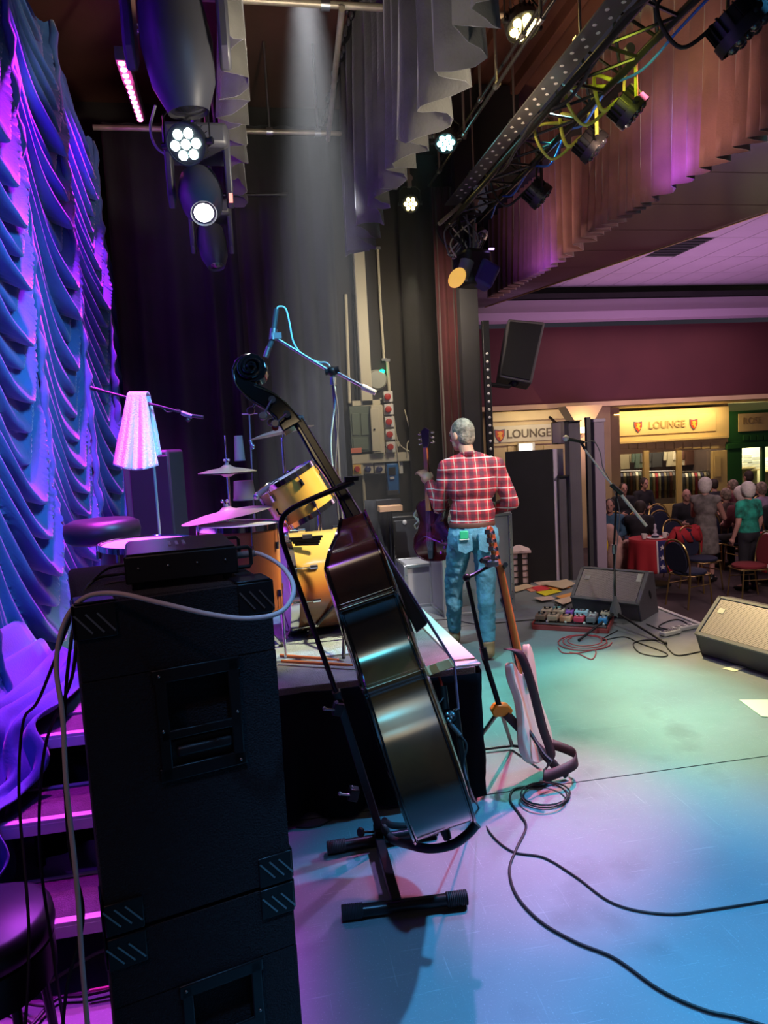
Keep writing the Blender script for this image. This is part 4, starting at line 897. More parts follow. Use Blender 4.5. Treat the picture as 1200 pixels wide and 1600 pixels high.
cable('stage_cable', [onz(x, y, .006) for x, y in ((868, 1210), (850, 1226), (806, 1232), (797, 1250), (812, 1272), (822, 1292), (806, 1328), (796, 1360), (808, 1400), (845, 1440), (900, 1472), (960, 1497), (1030, 1546), (1100, 1578), (1160, 1592), (1260, 1625))], .0052, 'rubber', 'thick black cable snaking over the blue floor to bottom right corner')
# ---------------- bass stand
bst = thing('bass_stand', 'black tubular double bass stand with padded cradle and ribbed rubber ends', 'stand', onz(600, 1330))
def gz(x, y, z): return onz(x, y, z)
f0, f1 = gz(552, 1424, .03), gz(712, 1404, .03); e0, e1 = gz(527, 1322, .03), gz(668, 1298, .03)
M['ribrub'] = mk('ribbed_black_rubber', (.02, .02, .022), .6)
def foot(a, b, ends=(True, True)):
    MB().cyl(a, b, .0215, n=16).build('cross_foot', 'blackmetal', bst); d = (b-a).normalized(); L_ = .075
    for p, s, on in ((a, -1, ends[0]), (b, 1, ends[1])):
        if not on: continue
        o = MB().lathe([(.0265 if k % 2 else .0245, k*L_/22) for k in range(23)], p+d*s*(L_*.55) if s > 0 else p-d*L_*.55, -d if s > 0 else d, 18).build('end_cap', 'ribrub', bst, ang=20)
foot(f0, f1); foot(e0, e1)
em = e0.lerp(e1, .45); fm = f0.lerp(f1, .42)
def sqbar(a, b, w_, nm, mat='blackmetal', par=bst):
    d = (b-a); L_ = d.length; z = d.normalized(); u, v = orth(z); Rm = Matrix((u, v, z)).transposed(); return MB().box((a+b)/2, (w_, w_, L_), Rm).build(nm, mat, par, bev=.003)
sqbar(em+ZZ*.012, fm+ZZ*.012, .036, 'base_beam')
dB = (em-CAM).dot(FW); pb = IP(592, 1292, dB-.02); pm = IP(525, 1080, dB-.15); pt_ = IP(447, 862, dB-.27)
sqbar(em+ZZ*.0, pb, .042, 'pole_socket'); sqbar(pb, pm, .032, 'lower_pole'); 
dt = dB-.30
MB().tube(bez([pm, IP(487, 975, dB-.21), pt_, IP(440, 835, dt+.02), IP(439, 818, dt), IP(446, 803, dt), IP(465, 790, dt), IP(500, 774, dt), IP(540, 758, dt), IP(552, 753, dt)], 6), .0105, 10).build('neck_arm', 'blackmetal', bst)
MB().tube([IP(528, 762, dt), IP(553, 752, dt)], .013, 10).box(IP(549, 748, dt), (.05, .03, .015)).build('arm_pad', 'rubber', bst)
MB().tube([IP(432, 795, dt), IP(436, 803, dt), IP(446, 806, dt)], .004, 6).build('hook', 'blackmetal', bst)
for (x, y, dx) in ((524, 1107, dB-.16), (548, 1240, dB-.05)):
    c = IP(x+4, y, dx); k = MB().box(c, (.04, .045, .05), Matrix.Rotation(.3, 3, 'Y')).build('height_clamp', 'black', bst, bev=.005)
    MB().cyl(IP(x, y+2, dx-.02), IP(x-17, y+1, dx-.03), .0045).sph(IP(x-17, y, dx-.03), .008, 8, 6).sph(IP(x+2, y-10, dx-.03), .007, 8, 6).build('clamp_knob', 'steel', k)
kn = IP(566, 1300, dB-.04); MB().cyl(IP(584, 1300, dB-.02), kn, .005).cyl(kn, IP(561, 1301, dB-.05), .02, n=6).build('wing_knob', 'black', bst, bev=.003)
MB().tube(bez([IP(598, 1290, dB-.03), IP(612, 1311, dB-.07), IP(640, 1320, 2.5), IP(672, 1326, 2.42), IP(706, 1320, 2.36), IP(730, 1304, 2.34), IP(745, 1287, 2.34)], 6), [.012]+[.0155]*35+[.0175], 12).build('cradle_pad', 'rubber', bst)
MB().tube(bez([IP(600, 1282, dB+.0), IP(615, 1290, dB+.05), IP(660, 1290, dB+.12), IP(715, 1282, dB+.14)], 6), .014, 10).build('cradle_pad', 'rubber', bst)

# ================================================================== ELECTRIC BASS GUITAR ON TRIPOD STAND
GD = 3.36; g0_ = IP(842, 1180, GD); g1_ = IP(766, 822, GD-.03); Ag = (g1_-g0_).normalized(); GL = (g1_-g0_).length
vv = -(IP(810, 1000, GD)-CAM).normalized(); side = Ag.cross(vv).normalized(); side = side if side.dot(RT) > 0 else -side
ang = R(67); Wg = (side*math.cos(ang)-vv*math.sin(ang)).normalized(); Bg = Wg.cross(Ag); Bg = Bg if Bg.dot(vv) > 0 else -Bg   # back face normal (towards camera)
gp = lambda a, w_, n: g0_+Ag*(a*GL/1.13)+Wg*w_+Bg*n
gt = thing('bass_guitar', 'pale bodied electric bass guitar with orange neck on tripod stand', 'guitar', (g0_.x, g0_.y, 0))
body = [(0, 0), (.0, .08), (.03, .15), (.10, .178), (.18, .155), (.26, .122), (.33, .13), (.40, .15), (.47, .155), (.505, .13), (.48, .10), (.42, .065), (.39, .035), (.385, -.035), (.40, -.065), (.44, -.10), (.43, -.135), (.37, -.145), (.29, -.118), (.2, -.13), (.1, -.175), (.03, -.15), (0, -.08)]
bb = bez([Vector((a, w_, 0)) for a, w_ in [(q*1.12-.025, e) for q, e in body+[body[0]]]], 4)[:-1]
M['gbody'] = mk('cream_white_guitar_body', (.88, .74, .60), .25, coat=.5); M['gpeach'] = mk('peach_pickguard', (.78, .42, .28), .35)
MB().prism([gp(p.x, p.y, .02) for p in bb], Bg*-.04).build('body', 'gbody', gt, bev=.008)
MB().prism([gp(.03+p.x*.75, p.y*.72+.01, -.0205) for p in bb], Bg*-.003).build('pickguard', 'gpeach', gt)
MB().prism([gp(.34, -.03, .028), gp(.34, .03, .028), gp(.415, .03, .028), gp(.415, -.03, .028)], Bg*-.01).build('neck_plate', 'chrome', gt, bev=.001)
nk = MB(); nr = []
for k in range(13):
    a = .36+.58*k/12; w_ = .031-.010*k/12; nr.append([gp(a, w_*math.cos(t), .004+.019*math.sin(t)) for t in [math.pi*j/8 for j in range(9)]]+[gp(a, -w_, -.002), gp(a, w_, -.002), gp(a, w_, .004)])
nk.grid(nr); nk.build('neck', 'woodor', gt)
MB().prism([gp(.36, .032, -.002), gp(.36, -.032, -.002), gp(.94, -.021, -.002), gp(.94, .021, -.002)], Bg*-.006).build('fingerboard', 'ebony', gt)
hs_ = [(.93, .021), (.93, -.021), (.955, -.04), (1.05, -.048), (1.11, -.045), (1.13, -.02), (1.125, .012), (1.09, .022), (1.0, .018)]
MB().prism([gp(a, w_, .008) for a, w_ in hs_], Bg*-.016).build('headstock', 'woodor', gt, bev=.003)
for k in range(4):
    a = .975+.04*k; o = MB().cyl(gp(a, -.02, .008), gp(a, -.02, .02), .011, n=10).build('tuning_machine', 'chrome', gt)
    MB().cyl(gp(a, -.03, .012), gp(a, -.066, .012), .003).box(gp(a, -.075, .012), (.022, .012, .022)).build('tuning_key', 'chrome', o)
    MB().tube([gp(a, -.02, -.01), gp(.935, -.012+.008*k, -.012), gp(.06, -.025+.017*k, -.03)], .0012, 5).build('string', 'steel', gt)
MB().box(gp(.06, 0, -.028), (.07, .07, .01), Matrix((Wg, Ag, Bg)).transposed()).build('bridge', 'chrome', gt)
# strap hanging down the back of the guitar
mb = MB(); rows = []
M['strap'] = mk('maroon_black_strap', (.035, .012, .016), .6)
sp0 = [gp(.535, -.10, .0), gp(.50, -.08, .05), gp(.34, -.05, .06), (gp(.15, -.03, .06)), gp(.0, -.02, .07), IP(850, 1212, GD-.1), IP(895, 1195, GD-.05), IP(898, 1178, GD+.05), IP(870, 1165, GD+.12), IP(850, 1160, GD+.12)]
sp1 = bez(sp0, 8); wv = [Wg*.022]*len(sp1)
rows = []
for i, p in enumerate(sp1):
    f = min(1, max(0, (i-30)/12)); wd = ((Wg*.5+RT*.5)*(1-f)+(ZZ*.8+FW*.5)*f).normalized()*.026; rows.append([p-wd, p, p+wd])
mb.grid(rows); mb.build('strap', 'strap', gt, ang=80, solid=.004)
gs_ = thing('guitar_stand', 'black tripod guitar stand with orange yoke and padded leg', 'stand', (g0_.x-.15, g0_.y, 0))
DS = GD-.05
tp = IP(729, 903, DS-.02); yk = IP(783, 1112, DS-.02)
MB().cyl(tp, IP(757, 1030, DS-.02), .0105).build('upper_tube', 'blackmetal', gs_); MB().cyl(IP(756, 1025, DS-.02), yk, .013).build('lower_tube', 'blackmetal', gs_); MB().cyl(IP(754, 1012, DS-.02), IP(759, 1032, DS-.02), .018).build('height_clutch', 'blackmetal', gs_)
M['orangepl'] = mk('orange_plastic', (.95, .36, .02), .4)
yo = MB(); c = yk; yo.prism([IP(x, y, DS-.05) for x, y in ((768, 1112), (775, 1103), (794, 1103), (802, 1110), (798, 1120), (772, 1121))], FW*.07); yo.build('yoke', 'orangepl', gs_, bev=.006)
MB().sph(tp, .02, 10, 8).build('hinge', 'blackmetal', gs_)
MB().tube(bez([tp, IP(742, 897, DS), IP(758, 888, DS+.02), IP(775, 880, DS+.03)]), .009, 8).build('cradle_arm', 'blackmetal', gs_)
MB().tube(bez([IP(752, 876, DS-.03), IP(765, 879, DS), IP(785, 886, DS+.03), IP(790, 882, DS-.02)]), .012, 8).tube(bez([IP(752, 876, DS-.03), IP(762, 872, DS+.05), IP(776, 873, DS+.08)]), .010, 8).build('neck_cradle', 'rubber', gs_)
MB().box(IP(768, 880, DS), (.06, .05, .03)).build('cradle_block', 'grey', gs_, bev=.008)
ft3 = onz(885, 1212, .02)
MB().tube([IP(790, 1115, DS-.04), IP(866, 1195, (ft3-CAM).dot(FW)-.0)], .021, 12).build('padded_leg', mk('maroon_black_foam', (.05, .03, .035), .9), gs_)
MB().tube([IP(860, 1188, (ft3-CAM).dot(FW)), ft3], .016, 10).build('leg_end', 'rubber', gs_)
bk = onz(800, 1165, .02); MB().cyl(yk, bk, .010).build('leg', 'blackmetal', gs_); lf = onz(757, 1150, .015)
MB().cyl(IP(776, 1116, DS), onz(742, 1162, .015), .011).build('leg', 'blackmetal', gs_); MB().cyl(onz(742, 1172, .02), bk, .008).cyl(bk, onz(846, 1172, .08), .008).build('spreader', 'blackmetal', gs_)
MB().tube(bez([IP(815, 1125, DS), IP(832, 1150, DS-.05), IP(850, 1178, DS-.12), IP(862, 1190, DS-.15)]), .009, 8).build('body_rest', 'rubber', gs_)
# cable coil by the stand
cc = [onz(852+37*math.cos(t)+3*math.sin(t*.37), 1241+19*math.sin(t)+2*math.sin(t*.61), .006+.0015*t) for t in [k*.35 for k in range(46)]]
tag(MB().tube(cc, .0042, 6).build('cable_coil', 'rubber'), 'coil of thin black cable on the floor below the guitar stand', 'cable')
tag(MB().tube(bez([onz(x, y, .004) for x, y in ((448, 1288), (470, 1293), (500, 1290), (525, 1276))]), .003, 6).build('floor_cable', 'rubber'), 'thin black wire by the riser skirt next to the speaker stack', 'cable')

# ================================================================== FIGURES
def capsules(mb, segs, n=12):
    for a, ra, b, rb in segs:
        mb.sph(a, ra, n, 8); mb.sph(b, rb, n, 8); mb.cyl(a, b, ra, rb, n)
def remesh(o, vox, sm=3):
    m = o.modifiers.new('remesh', 'REMESH'); m.mode = 'VOXEL'; m.voxel_size = vox; m.use_smooth_shade = True
    s = o.modifiers.new('smooth', 'SMOOTH'); s.factor = .5; s.iterations = sm
def crease(o, size, strength):
    tx = bpy.data.textures.new('cloth_creases', 'CLOUDS'); tx.noise_scale = size; tx.noise_depth = 1
    m = o.modifiers.new('crease', 'DISPLACE'); m.texture = tx; m.strength = strength; m.mid_level = .5; m.texture_coords = 'LOCAL'
def hand(mb, wr, d, palmn, s=1., curl=.5, flip=1):
    """palm and five fingers: wr wrist, d hand direction, palmn the way the palm faces"""
    d = Vector(d).normalized(); pn = Vector(palmn); pn = (pn-d*pn.dot(d)).normalized(); sd = d.cross(pn)*flip
    pc = wr+d*.05*s; mb.sph(pc, (.042*s, .042*s, .042*s), 10, 7); 
    for k in range(4):
        o = (k-1.5)*.021*s; L_ = (.068, .078, .072, .056)[k]*s; p = wr+d*.085*s+sd*o; mb.cyl(wr+d*.02*s+sd*o*.6, p, .0135*s, .0105*s, 8).sph(p, .0105*s, 8, 6)
        q = d
        for j in range(3):
            a = curl*(.7+.25*j); q = (q*math.cos(a)+pn*math.sin(a)).normalized(); p2 = p+q*L_*(.42, .33, .25)[j]; mb.cyl(p, p2, (.0102, .0092, .0082)[j]*s, (.0092, .0082, .0072)[j]*s, 8).sph(p2, (.0092, .0082, .0074)[j]*s, 8, 6); p = p2
    p = wr+d*.03*s-sd*.03*s; q = (d*.7-sd*.7+pn*.25).normalized()
    for j in range(2):
        p2 = p+q*.036*s; mb.cyl(p, p2, (.013, .011)[j]*s, (.011, .0085)[j]*s, 8).sph(p2, (.011, .009)[j]*s, 8, 6); p = p2; q = (q+d*.5+pn*.3).normalized()
STAND = dict(head=(0, .03, 1.635), neck=(0, 0, 1.47), chest=(0, .0, 1.27), belly=(0, .01, 1.06), pelvis=(0, 0, .94),
             sl=(-.185, 0, 1.42), sr=(.185, 0, 1.42), el=(-.25, -.02, 1.13), er=(.25, -.02, 1.13), wl=(-.26, .07, .88), wr=(.26, .07, .88),
             hl=(-.09, 0, .92), hr=(.09, 0, .92), kl=(-.1, .02, .49), kr=(.1, .02, .49), al=(-.1, -.02, .09), ar=(.1, -.02, .09), tl=(-.12, .14, .035), tr=(.12, .14, .035))
SIT = dict(STAND, head=(0, .05, 1.25), neck=(0, 0, 1.08), chest=(0, -.01, .9), belly=(0, 0, .7), pelvis=(0, 0, .55), sl=(-.185, 0, 1.03), sr=(.185, 0, 1.03), el=(-.24, .05, .77), er=(.24, .05, .77), wl=(-.14, .28, .74), wr=(.14, .28, .74),
           hl=(-.09, .03, .53), hr=(.09, .03, .53), kl=(-.1, .43, .5), kr=(.1, .43, .5), al=(-.1, .4, .09), ar=(.1, .4, .09), tl=(-.1, .55, .035), tr=(.1, .55, .035))
def figure(label, root, rz, pose, top, bottom, hair, hcut=0, s=1., headyaw=0., headpitch=0., vox=.018, sleeve='long', skirt_=False, shoes='black', handd=None, build=1., detail=False, neckline=1.0, skin='skin'):
    Rz = Matrix.Rotation(rz, 3, 'Z'); root = Vector(root); J = {k: root+Rz @ (Vector(p)*s) for k, p in pose.items()}; t = thing('person', label, 'person', root)
    B = build; fw = Rz @ Vector((0, 1, 0)); rt_ = Rz @ Vector((1, 0, 0))
    Hd = Rz @ Matrix.Rotation(headyaw, 3, 'Z') @ Matrix.Rotation(headpitch, 3, 'X'); hc = J['head']; hf_ = Hd @ Vector((0, 1, 0)); hu = Hd @ Vector((0, 0, 1)); hr_ = Hd @ Vector((1, 0, 0))
    def torso(mb, g, leg=False):
        mb.sph(J['chest'], ((.165+g)*B*s, (.115+g)*B*s, (.17+g)*s), 16, 10, Rz); mb.sph(J['belly'], ((.148+g)*B*s, (.118+g)*B*s, (.16+g)*s), 16, 10, Rz)
        mb.sph(J['chest'].lerp(J['neck'], .45), ((.15+g)*B*s, (.095+g)*B*s, (.10+g)*s), 16, 10, Rz)
        for q_ in ('sl', 'sr'): capsules(mb, [(J[q_], (.056+g)*s, J['neck']-Vector((0, 0, .015*s)), (.05+g)*s)])
        capsules(mb, [(J['sl'], (.062+g)*s, J['chest'].lerp(J['neck'], .6), (.07+g)*s), (J['sr'], (.062+g)*s, J['chest'].lerp(J['neck'], .6), (.07+g)*s)])
    def arms(mb, g, f=1.):
        for q in 'lr':
            S_, E_, W_ = J['s'+q], J['e'+q], J['w'+q]
            if f < .5: capsules(mb, [(S_, (.06+g)*s, S_.lerp(E_, f*2), (.05+g)*s)]); continue
            capsules(mb, [(S_, (.056+g)*s, E_, (.043+g)*s)])
            if f > .5: capsules(mb, [(E_, (.043+g)*s, E_.lerp(W_, (f-.5)*2), (.030+g)*s)])
    def legs(mb, g, f=1., lo=0.):
        mb.sph(J['pelvis'], ((.155+g)*B*s, (.125+g)*B*s, (.12+g)*s), 16, 10, Rz)
        for q in 'lr':
            mb.sph(J['h'+q]-Rz @ Vector((0, .035*s, .03*s)), (.09+g)*s, 12, 8)
            capsules(mb, [(J['h'+q], (.088+g)*s, J['k'+q], (.055+g+lo)*s), (J['k'+q], (.053+g+lo)*s, J['k'+q].lerp(J['a'+q], f), (.038+g+lo)*s)])
            mb.sph(J['k'+q].lerp(J['a'+q], .3)-fw*.015*s, ((.056+g)*s, (.056+g)*s, (.1+g)*s), 10, 8)
    # body: one continuous surface with head, face, hands
    mb = MB(); torso(mb, 0); arms(mb, 0); legs(mb, 0)
    capsules(mb, [(J['neck']-Vector((0, 0, .04*s)), .058*s, hc-hf_*.02*s-hu*.05*s, .052*s)])
    Rh = Matrix((hr_, hf_, hu)).transposed()
    mb.sph(hc+hu*.02*s-hf_*.005*s, (.076*s, .095*s, .105*s), 18, 12, Rh); mb.sph(hc-hu*.055*s+hf_*.03*s, (.056*s, .062*s, .058*s), 14, 10, Rh)
    mb.cyl(hc+hf_*.088*s+hu*.015*s, hc+hf_*.108*s-hu*.022*s, .009*s, .016*s, 8).sph(hc+hf_*.104*s-hu*.024*s, .015*s, 8, 6)
    mb.sph(hc+hf_*.083*s-hu*.052*s, (.026*s, .012*s, .010*s), 10, 6, Rh); mb.sph(hc+hf_*.082*s+hu*.034*s, (.05*s, .014*s, .010*s), 10, 6, Rh)
    mb.sph(hc+hf_*.07*s-hu*.09*s, (.024*s, .022*s, .018*s), 10, 6, Rh)
    for sg in (-1, 1): mb.sph(hc+hr_*sg*.079*s-hu*.005*s-hf_*.008*s, (.011*s, .021*s, .034*s), 10, 8, Rh)
    hd_ = handd or {}
    for q, fl in (('l', 1), ('r', -1)):
        dflt = (J['w'+q]-J['e'+q]); d, pn, cu = hd_.get(q, (dflt, -rt_*(-1 if q == 'l' else 1), .35)); hand(mb, J['w'+q], d, pn, s*(1.2 if detail else 1.05), cu, fl)
    for q in 'lr': capsules(mb, [(J['a'+q], .038*s, J['t'+q], .03*s)])
    o = mb.build('body', skin, t); remesh(o, min(vox, .0075 if detail else .012), 2)
    for sg in (-1, 1): MB().sph(hc+hr_*sg*.031*s+hf_*.083*s+hu*.015*s, .0115*s, 8, 6).build('eye', 'eye', t)
    # clothing
    mb = MB(); torso(mb, .014); arms(mb, .015, dict(long=1., short=.3, none=.0)[sleeve]) if sleeve != 'none' else None
    mb.sph(J['pelvis']+Vector((0, 0, .05*s)), (.168*B*s, .135*B*s, .10*s), 16, 10, Rz)
    if skirt_:
        kk = (J['kl']+J['kr'])/2; mb.lathe([(.17*B*s, 0), (.2*B*s, (J['pelvis']-kk).length)], J['pelvis'], kk-J['pelvis'], 18)
    o = mb.build('shirt' if not skirt_ else 'dress', top, t); remesh(o, min(vox, .011 if detail else .02), 3)
    if detail: crease(o, .08, .016)
    if not skirt_:
        mb = MB(); legs(mb, .012 if not detail else .014, .88 if detail else .95, .004 if detail else .008); o = mb.build('trousers', bottom, t); remesh(o, min(vox, .011 if detail else .02), 3)
        if detail: crease(o, .045, .02)
    mb = MB()
    for q in 'lr': capsules(mb, [(J['a'+q]-Vector((0, 0, .03*s))-fw*.02*s, .045*s, J['t'+q]-fw*.03*s, .038*s), (J['t'+q]-fw*.03*s, .038*s, J['t'+q]+fw*.02*s, .03*s)])
    for q in 'lr':
        m2 = MB(); capsules(m2, [(J['a'+q]-Vector((0, 0, .035*s))-fw*.025*s, .046*s, J['t'+q]-fw*.02*s, .038*s), (J['t'+q]-fw*.03*s, .038*s, J['t'+q]+fw*.02*s, .03*s)]); m2.cyl(J['a'+q]-Vector((0, 0, .03*s)), J['a'+q]+Vector((0, 0, .05*s)), .05*s)
        o = m2.build('shoe', shoes, t); remesh(o, .012, 2)
    mb = MB(); hh_ = .012+hcut
    if hcut > -.015: mb.sph(hc+hu*(.034+hcut*.2)*s-hf_*.022*s, ((.076+hh_)*s, (.084+hh_)*s, (.088+hh_)*s), 20, 14, Rh)
    mb.sph(hc-hf_*.045*s-hu*.01*s, ((.068+hh_)*s, (.055+hh_)*s, (.08+hh_)*s), 16, 12, Rh)
    o = mb.build('hair', hair, t); remesh(o, .014, 1)
    return t, J
def plaid():
    m = mk('red_plaid_flannel', (.5, .02, .04), .85, bump=.3, bs=60); nt = m.node_tree; b = nt.nodes['Principled BSDF']; L = nt.links.new; N = nt.nodes.new
    tc = N('ShaderNodeTexCoord'); mp = N('ShaderNodeMapping'); mp.inputs['Rotation'].default_value[2] = R(10.3); L(tc.outputs['Object'], mp.inputs[0])
    nz = N('ShaderNodeTexNoise'); nz.inputs['Scale'].default_value = 3; L(tc.outputs['Object'], nz.inputs[0])
    ad = N('ShaderNodeVectorMath'); ad.operation = 'MULTIPLY_ADD'; L(nz.outputs[1], ad.inputs[0]); ad.inputs[1].default_value = (.03, .03, .03); L(mp.outputs[0], ad.inputs[2])
    sp_ = N('ShaderNodeSeparateXYZ'); L(ad.outputs[0], sp_.inputs[0])
    def line(sock, per, w0, off=0.):
        a = N('ShaderNodeMath'); a.operation = 'MULTIPLY_ADD'; L(sock, a.inputs[0]); a.inputs[1].default_value = 1/per; a.inputs[2].default_value = off+50
        f = N('ShaderNodeMath'); f.operation = 'FRACT'; L(a.outputs[0], f.inputs[0]); s_ = N('ShaderNodeMath'); s_.operation = 'SUBTRACT'; L(f.outputs[0], s_.inputs[0]); s_.inputs[1].default_value = .5
        q = N('ShaderNodeMath'); q.operation = 'ABSOLUTE'; L(s_.outputs[0], q.inputs[0]); c = N('ShaderNodeMapRange'); c.inputs[1].default_value = w0; c.inputs[2].default_value = w0*1.35+.03; c.inputs[3].default_value = 1; c.inputs[4].default_value = 0; L(q.outputs[0], c.inputs[0]); return c.outputs[0]
    def mix(a, col, fac, k):
        x = N('ShaderNodeMix'); x.data_type = 'RGBA'; f = N('ShaderNodeMath'); f.operation = 'MULTIPLY'; L(fac, f.inputs[0]); f.inputs[1].default_value = k; L(f.outputs[0], x.inputs['Factor'])
        if hasattr(a, 'default_value') or hasattr(a, 'links'): L(a, x.inputs[6])
        else: x.inputs[6].default_value = a
        x.inputs[7].default_value = col; return x.outputs[2]
    c = mix((.50, .018, .035, 1), (.03, .015, .03, 1), line(sp_.outputs[0], .078, .17, .5), .6)
    c = mix(c, (.03, .015, .03, 1), line(sp_.outputs[2], .078, .15, .5), .55)
    c = mix(c, (.62, .66, .5, 1), line(sp_.outputs[0], .078, .02), .45); c = mix(c, (.7, .66, .62, 1), line(sp_.outputs[2], .078, .03), .75)
    L(c, b.inputs['Base Color']); return m
M['plaid'] = plaid(); M['jeans'] = mk('blue_denim', (.10, .25, .36), .9, bump=.6, bs=45, var=.28, vs=7); M['tanshoe'] = mk('tan_leather', (.42, .2, .1), .5)
man_pose = dict(STAND, head=(-.055, .06, 1.675), neck=(-.01, .02, 1.52), chest=(.0, .01, 1.30), belly=(.0, .01, 1.10), pelvis=(-.01, .02, .955),
    sl=(-.175, .02, 1.435), sr=(.18, .0, 1.43), el=(-.245, .10, 1.15), wl=(-.285, .36, 1.30), er=(.29, -.02, 1.15), wr=(.10, .27, 1.06),
    hl=(-.095, .02, .93), hr=(.085, .0, .93), kl=(-.155, .17, .50), kr=(.07, -.02, .50), al=(-.155, .28, .09), ar=(.055, -.14, .09), tl=(-.17, .43, .035), tr=(.05, .02, .035))
man, MJ = figure('grey haired man in red plaid shirt and jeans, back turned, playing guitar', (1.605, 5.08, 0), R(-10.3), man_pose, 'plaid', 'jeans', 'hairgrey', -.004, 1.0, headyaw=R(40), headpitch=R(-8), sleeve='long', shoes='tanshoe', detail=True, build=1.06,
    handd={'l': (Vector((-.35, .35, .75)), Vector((-.3, .7, -.2)), .75), 'r': (Vector((-.9, .2, -.1)), Vector((0, .6, -.4)), .5)})
RM = Matrix.Rotation(R(-10.3), 3, 'Z'); mloc = lambda x, y, z: Vector((1.605, 5.08, 0))+RM @ Vector((x, y, z))
mb = MB(); mb.lathe([(.172, 0), (.176, .005), (.176, .035), (.172, .04)], (0, 0, 0), (0, 0, 1), 28, caps=False); mb.v = [tuple(mloc(-.01, .02, .985)+RM @ Vector((v[0]*1.0, v[1]*.82, v[2]))) for v in mb.v]; mb.build('belt', mk('brown_belt', (.12, .04, .03), .5), man)
MB().sph(mloc(-.082, -.082, 1.53), .001).build('collar_button', 'white', man) if False else None
# collar
mb = MB(); mb.lathe([(.068, 0), (.074, .035), (.066, .045)], (0, 0, 0), (0, 0, 1), 20, caps=False); mb.v = [tuple(mloc(-.015, .02, 1.50)+RM @ Matrix.Rotation(-.15, 3, 'X') @ Vector(v)) for v in mb.v]; mb.build('collar', 'plaid', man, solid=.005)
for sx in (-.085, .07):
    c = mloc(sx, -.135, .875); mb = MB()
    mb.prism([c+RM @ Vector((x, -.008+.02*abs(x)*2, z)) for x, z in ((-.055, .07), (.055, .07), (.055, -.05), (0, -.075), (-.055, -.05))], RM @ Vector((0, .02, 0))).build('back_pocket', 'jeans', man, bev=.004)
pk_ = thing('green_case', 'small green case poking out of the left back jeans pocket', 'case', mloc(-.095, -.148, .91))
MB().box(mloc(-.092, -.146, .945), (.062, .028, .06), RM).build('case_body', mk('green_plastic', (.03, .42, .2), .45), pk_, bev=.006); MB().box(mloc(-.092, -.149, .912), (.07, .03, .006), RM).build('case_band', 'white', pk_)

# guitar held by the man: archtop with dark red body
GC = (mloc(-.27, .42, .93)); top_ = IP(670, 668, 5.75); Aa = (top_-GC).normalized(); dv_ = -(GC-CAM).normalized(); nn_ = (dv_*.75-RT*.65).normalized(); nn_ = (nn_-Aa*nn_.dot(Aa)).normalized(); Wa = Aa.cross(nn_).normalized()
ag = thing('archtop_guitar', 'dark red archtop guitar held upright by the plaid shirt man', 'guitar', GC-Aa*.25)
P_g = lambda a, w_, n: GC+Aa*a+Wa*w_+nn_*n
ho = [(-.26, 0), (-.255, .09), (-.22, .165), (-.15, .205), (-.07, .20), (0, .15), (.06, .125), (.12, .14), (.18, .155), (.22, .13), (.245, .07), (.25, 0)]
oo = bez([Vector((a, w_, 0)) for a, w_ in ho+[(a, -w_) for a, w_ in reversed(ho[1:-1])]+[ho[0]]], 4)[:-1]
M['cherry'] = mk('dark_cherry_burst', (.085, .006, .008), .2, coat=.9, var=.6, vs=4); M['pearl'] = mk('pearl_pickguard', (.72, .62, .42), .3)
MB().prism([P_g(p.x, p.y, -.035) for p in oo], nn_*.06).build('body', 'cherry', ag, bev=.012)
rings = [[P_g(p.x*t, p.y*t, .025+h_) for p in oo+[oo[0]]] for t, h_ in ((.97, .0), (.8, .01), (.5, .022), (.1, .027))]; mb = MB(); mb.grid(rings); mb.build('arched_top', 'cherry', ag, ang=70)
MB().tube([P_g(p.x, p.y, .026) for p in oo], .004, 6, closed=True).build('binding', 'cherry', ag)
MB().prism([P_g(a, w_, .055) for a, w_ in ((.17, .05), (.21, .10), (.17, .135), (.12, .10), (.13, .06))], nn_*.006).build('pickguard', 'pearl', ag)
MB().prism([P_g(a, w_, .04) for a, w_ in ((.2, .022), (.2, -.022), (.66, -.018), (.66, .018))], nn_*.018).build('neck', 'cherry', ag, bev=.004)
MB().prism([P_g(a, w_, .058) for a, w_ in ((.15, .024), (.15, -.024), (.66, -.02), (.66, .02))], nn_*.006).build('fingerboard', 'woodor', ag)
MB().prism([P_g(a, w_, .035) for a, w_ in ((.66, .022), (.7, .04), (.8, .045), (.83, .0), (.8, -.045), (.7, -.04), (.66, -.022))], nn_*.018).build('headstock', 'black', ag, bev=.004)
for k in range(3):
    for s in (-1, 1): MB().cyl(P_g(.70+.04*k, .03*s, .04), P_g(.70+.04*k, .06*s, .04), .004).sph(P_g(.70+.04*k, .068*s, .04), (.016, .012, .010), 8, 6).build('tuning_key', 'chrome', ag)
for k in range(6): MB().tube([P_g(.67, -.014+.0055*k, .064), P_g(-.12, -.022+.009*k, .075), P_g(-.2, -.02+.008*k, .06)], .0008, 4).build('string', 'steel', ag)
MB().tube(bez([P_g(-.1, -.12, .07), P_g(-.06, -.04, .07), P_g(-.09, .06, .07), P_g(-.11, .12, .07)]), .006, 6).build('vibrato_arm', 'chrome', ag)
MB().prism([P_g(a, w_, .06) for a, w_ in ((-.1, .035), (-.1, -.035), (-.24, -.02), (-.24, .02))], nn_*.006).build('tailpiece', 'darkgrey', ag, bev=.002)
for w_, a in ((.12, -.1), (.14, -.15), (.1, -.19)): MB().cyl(P_g(a, w_, .03), P_g(a, w_, .055), .012).build('control_knob', 'chrome', ag)
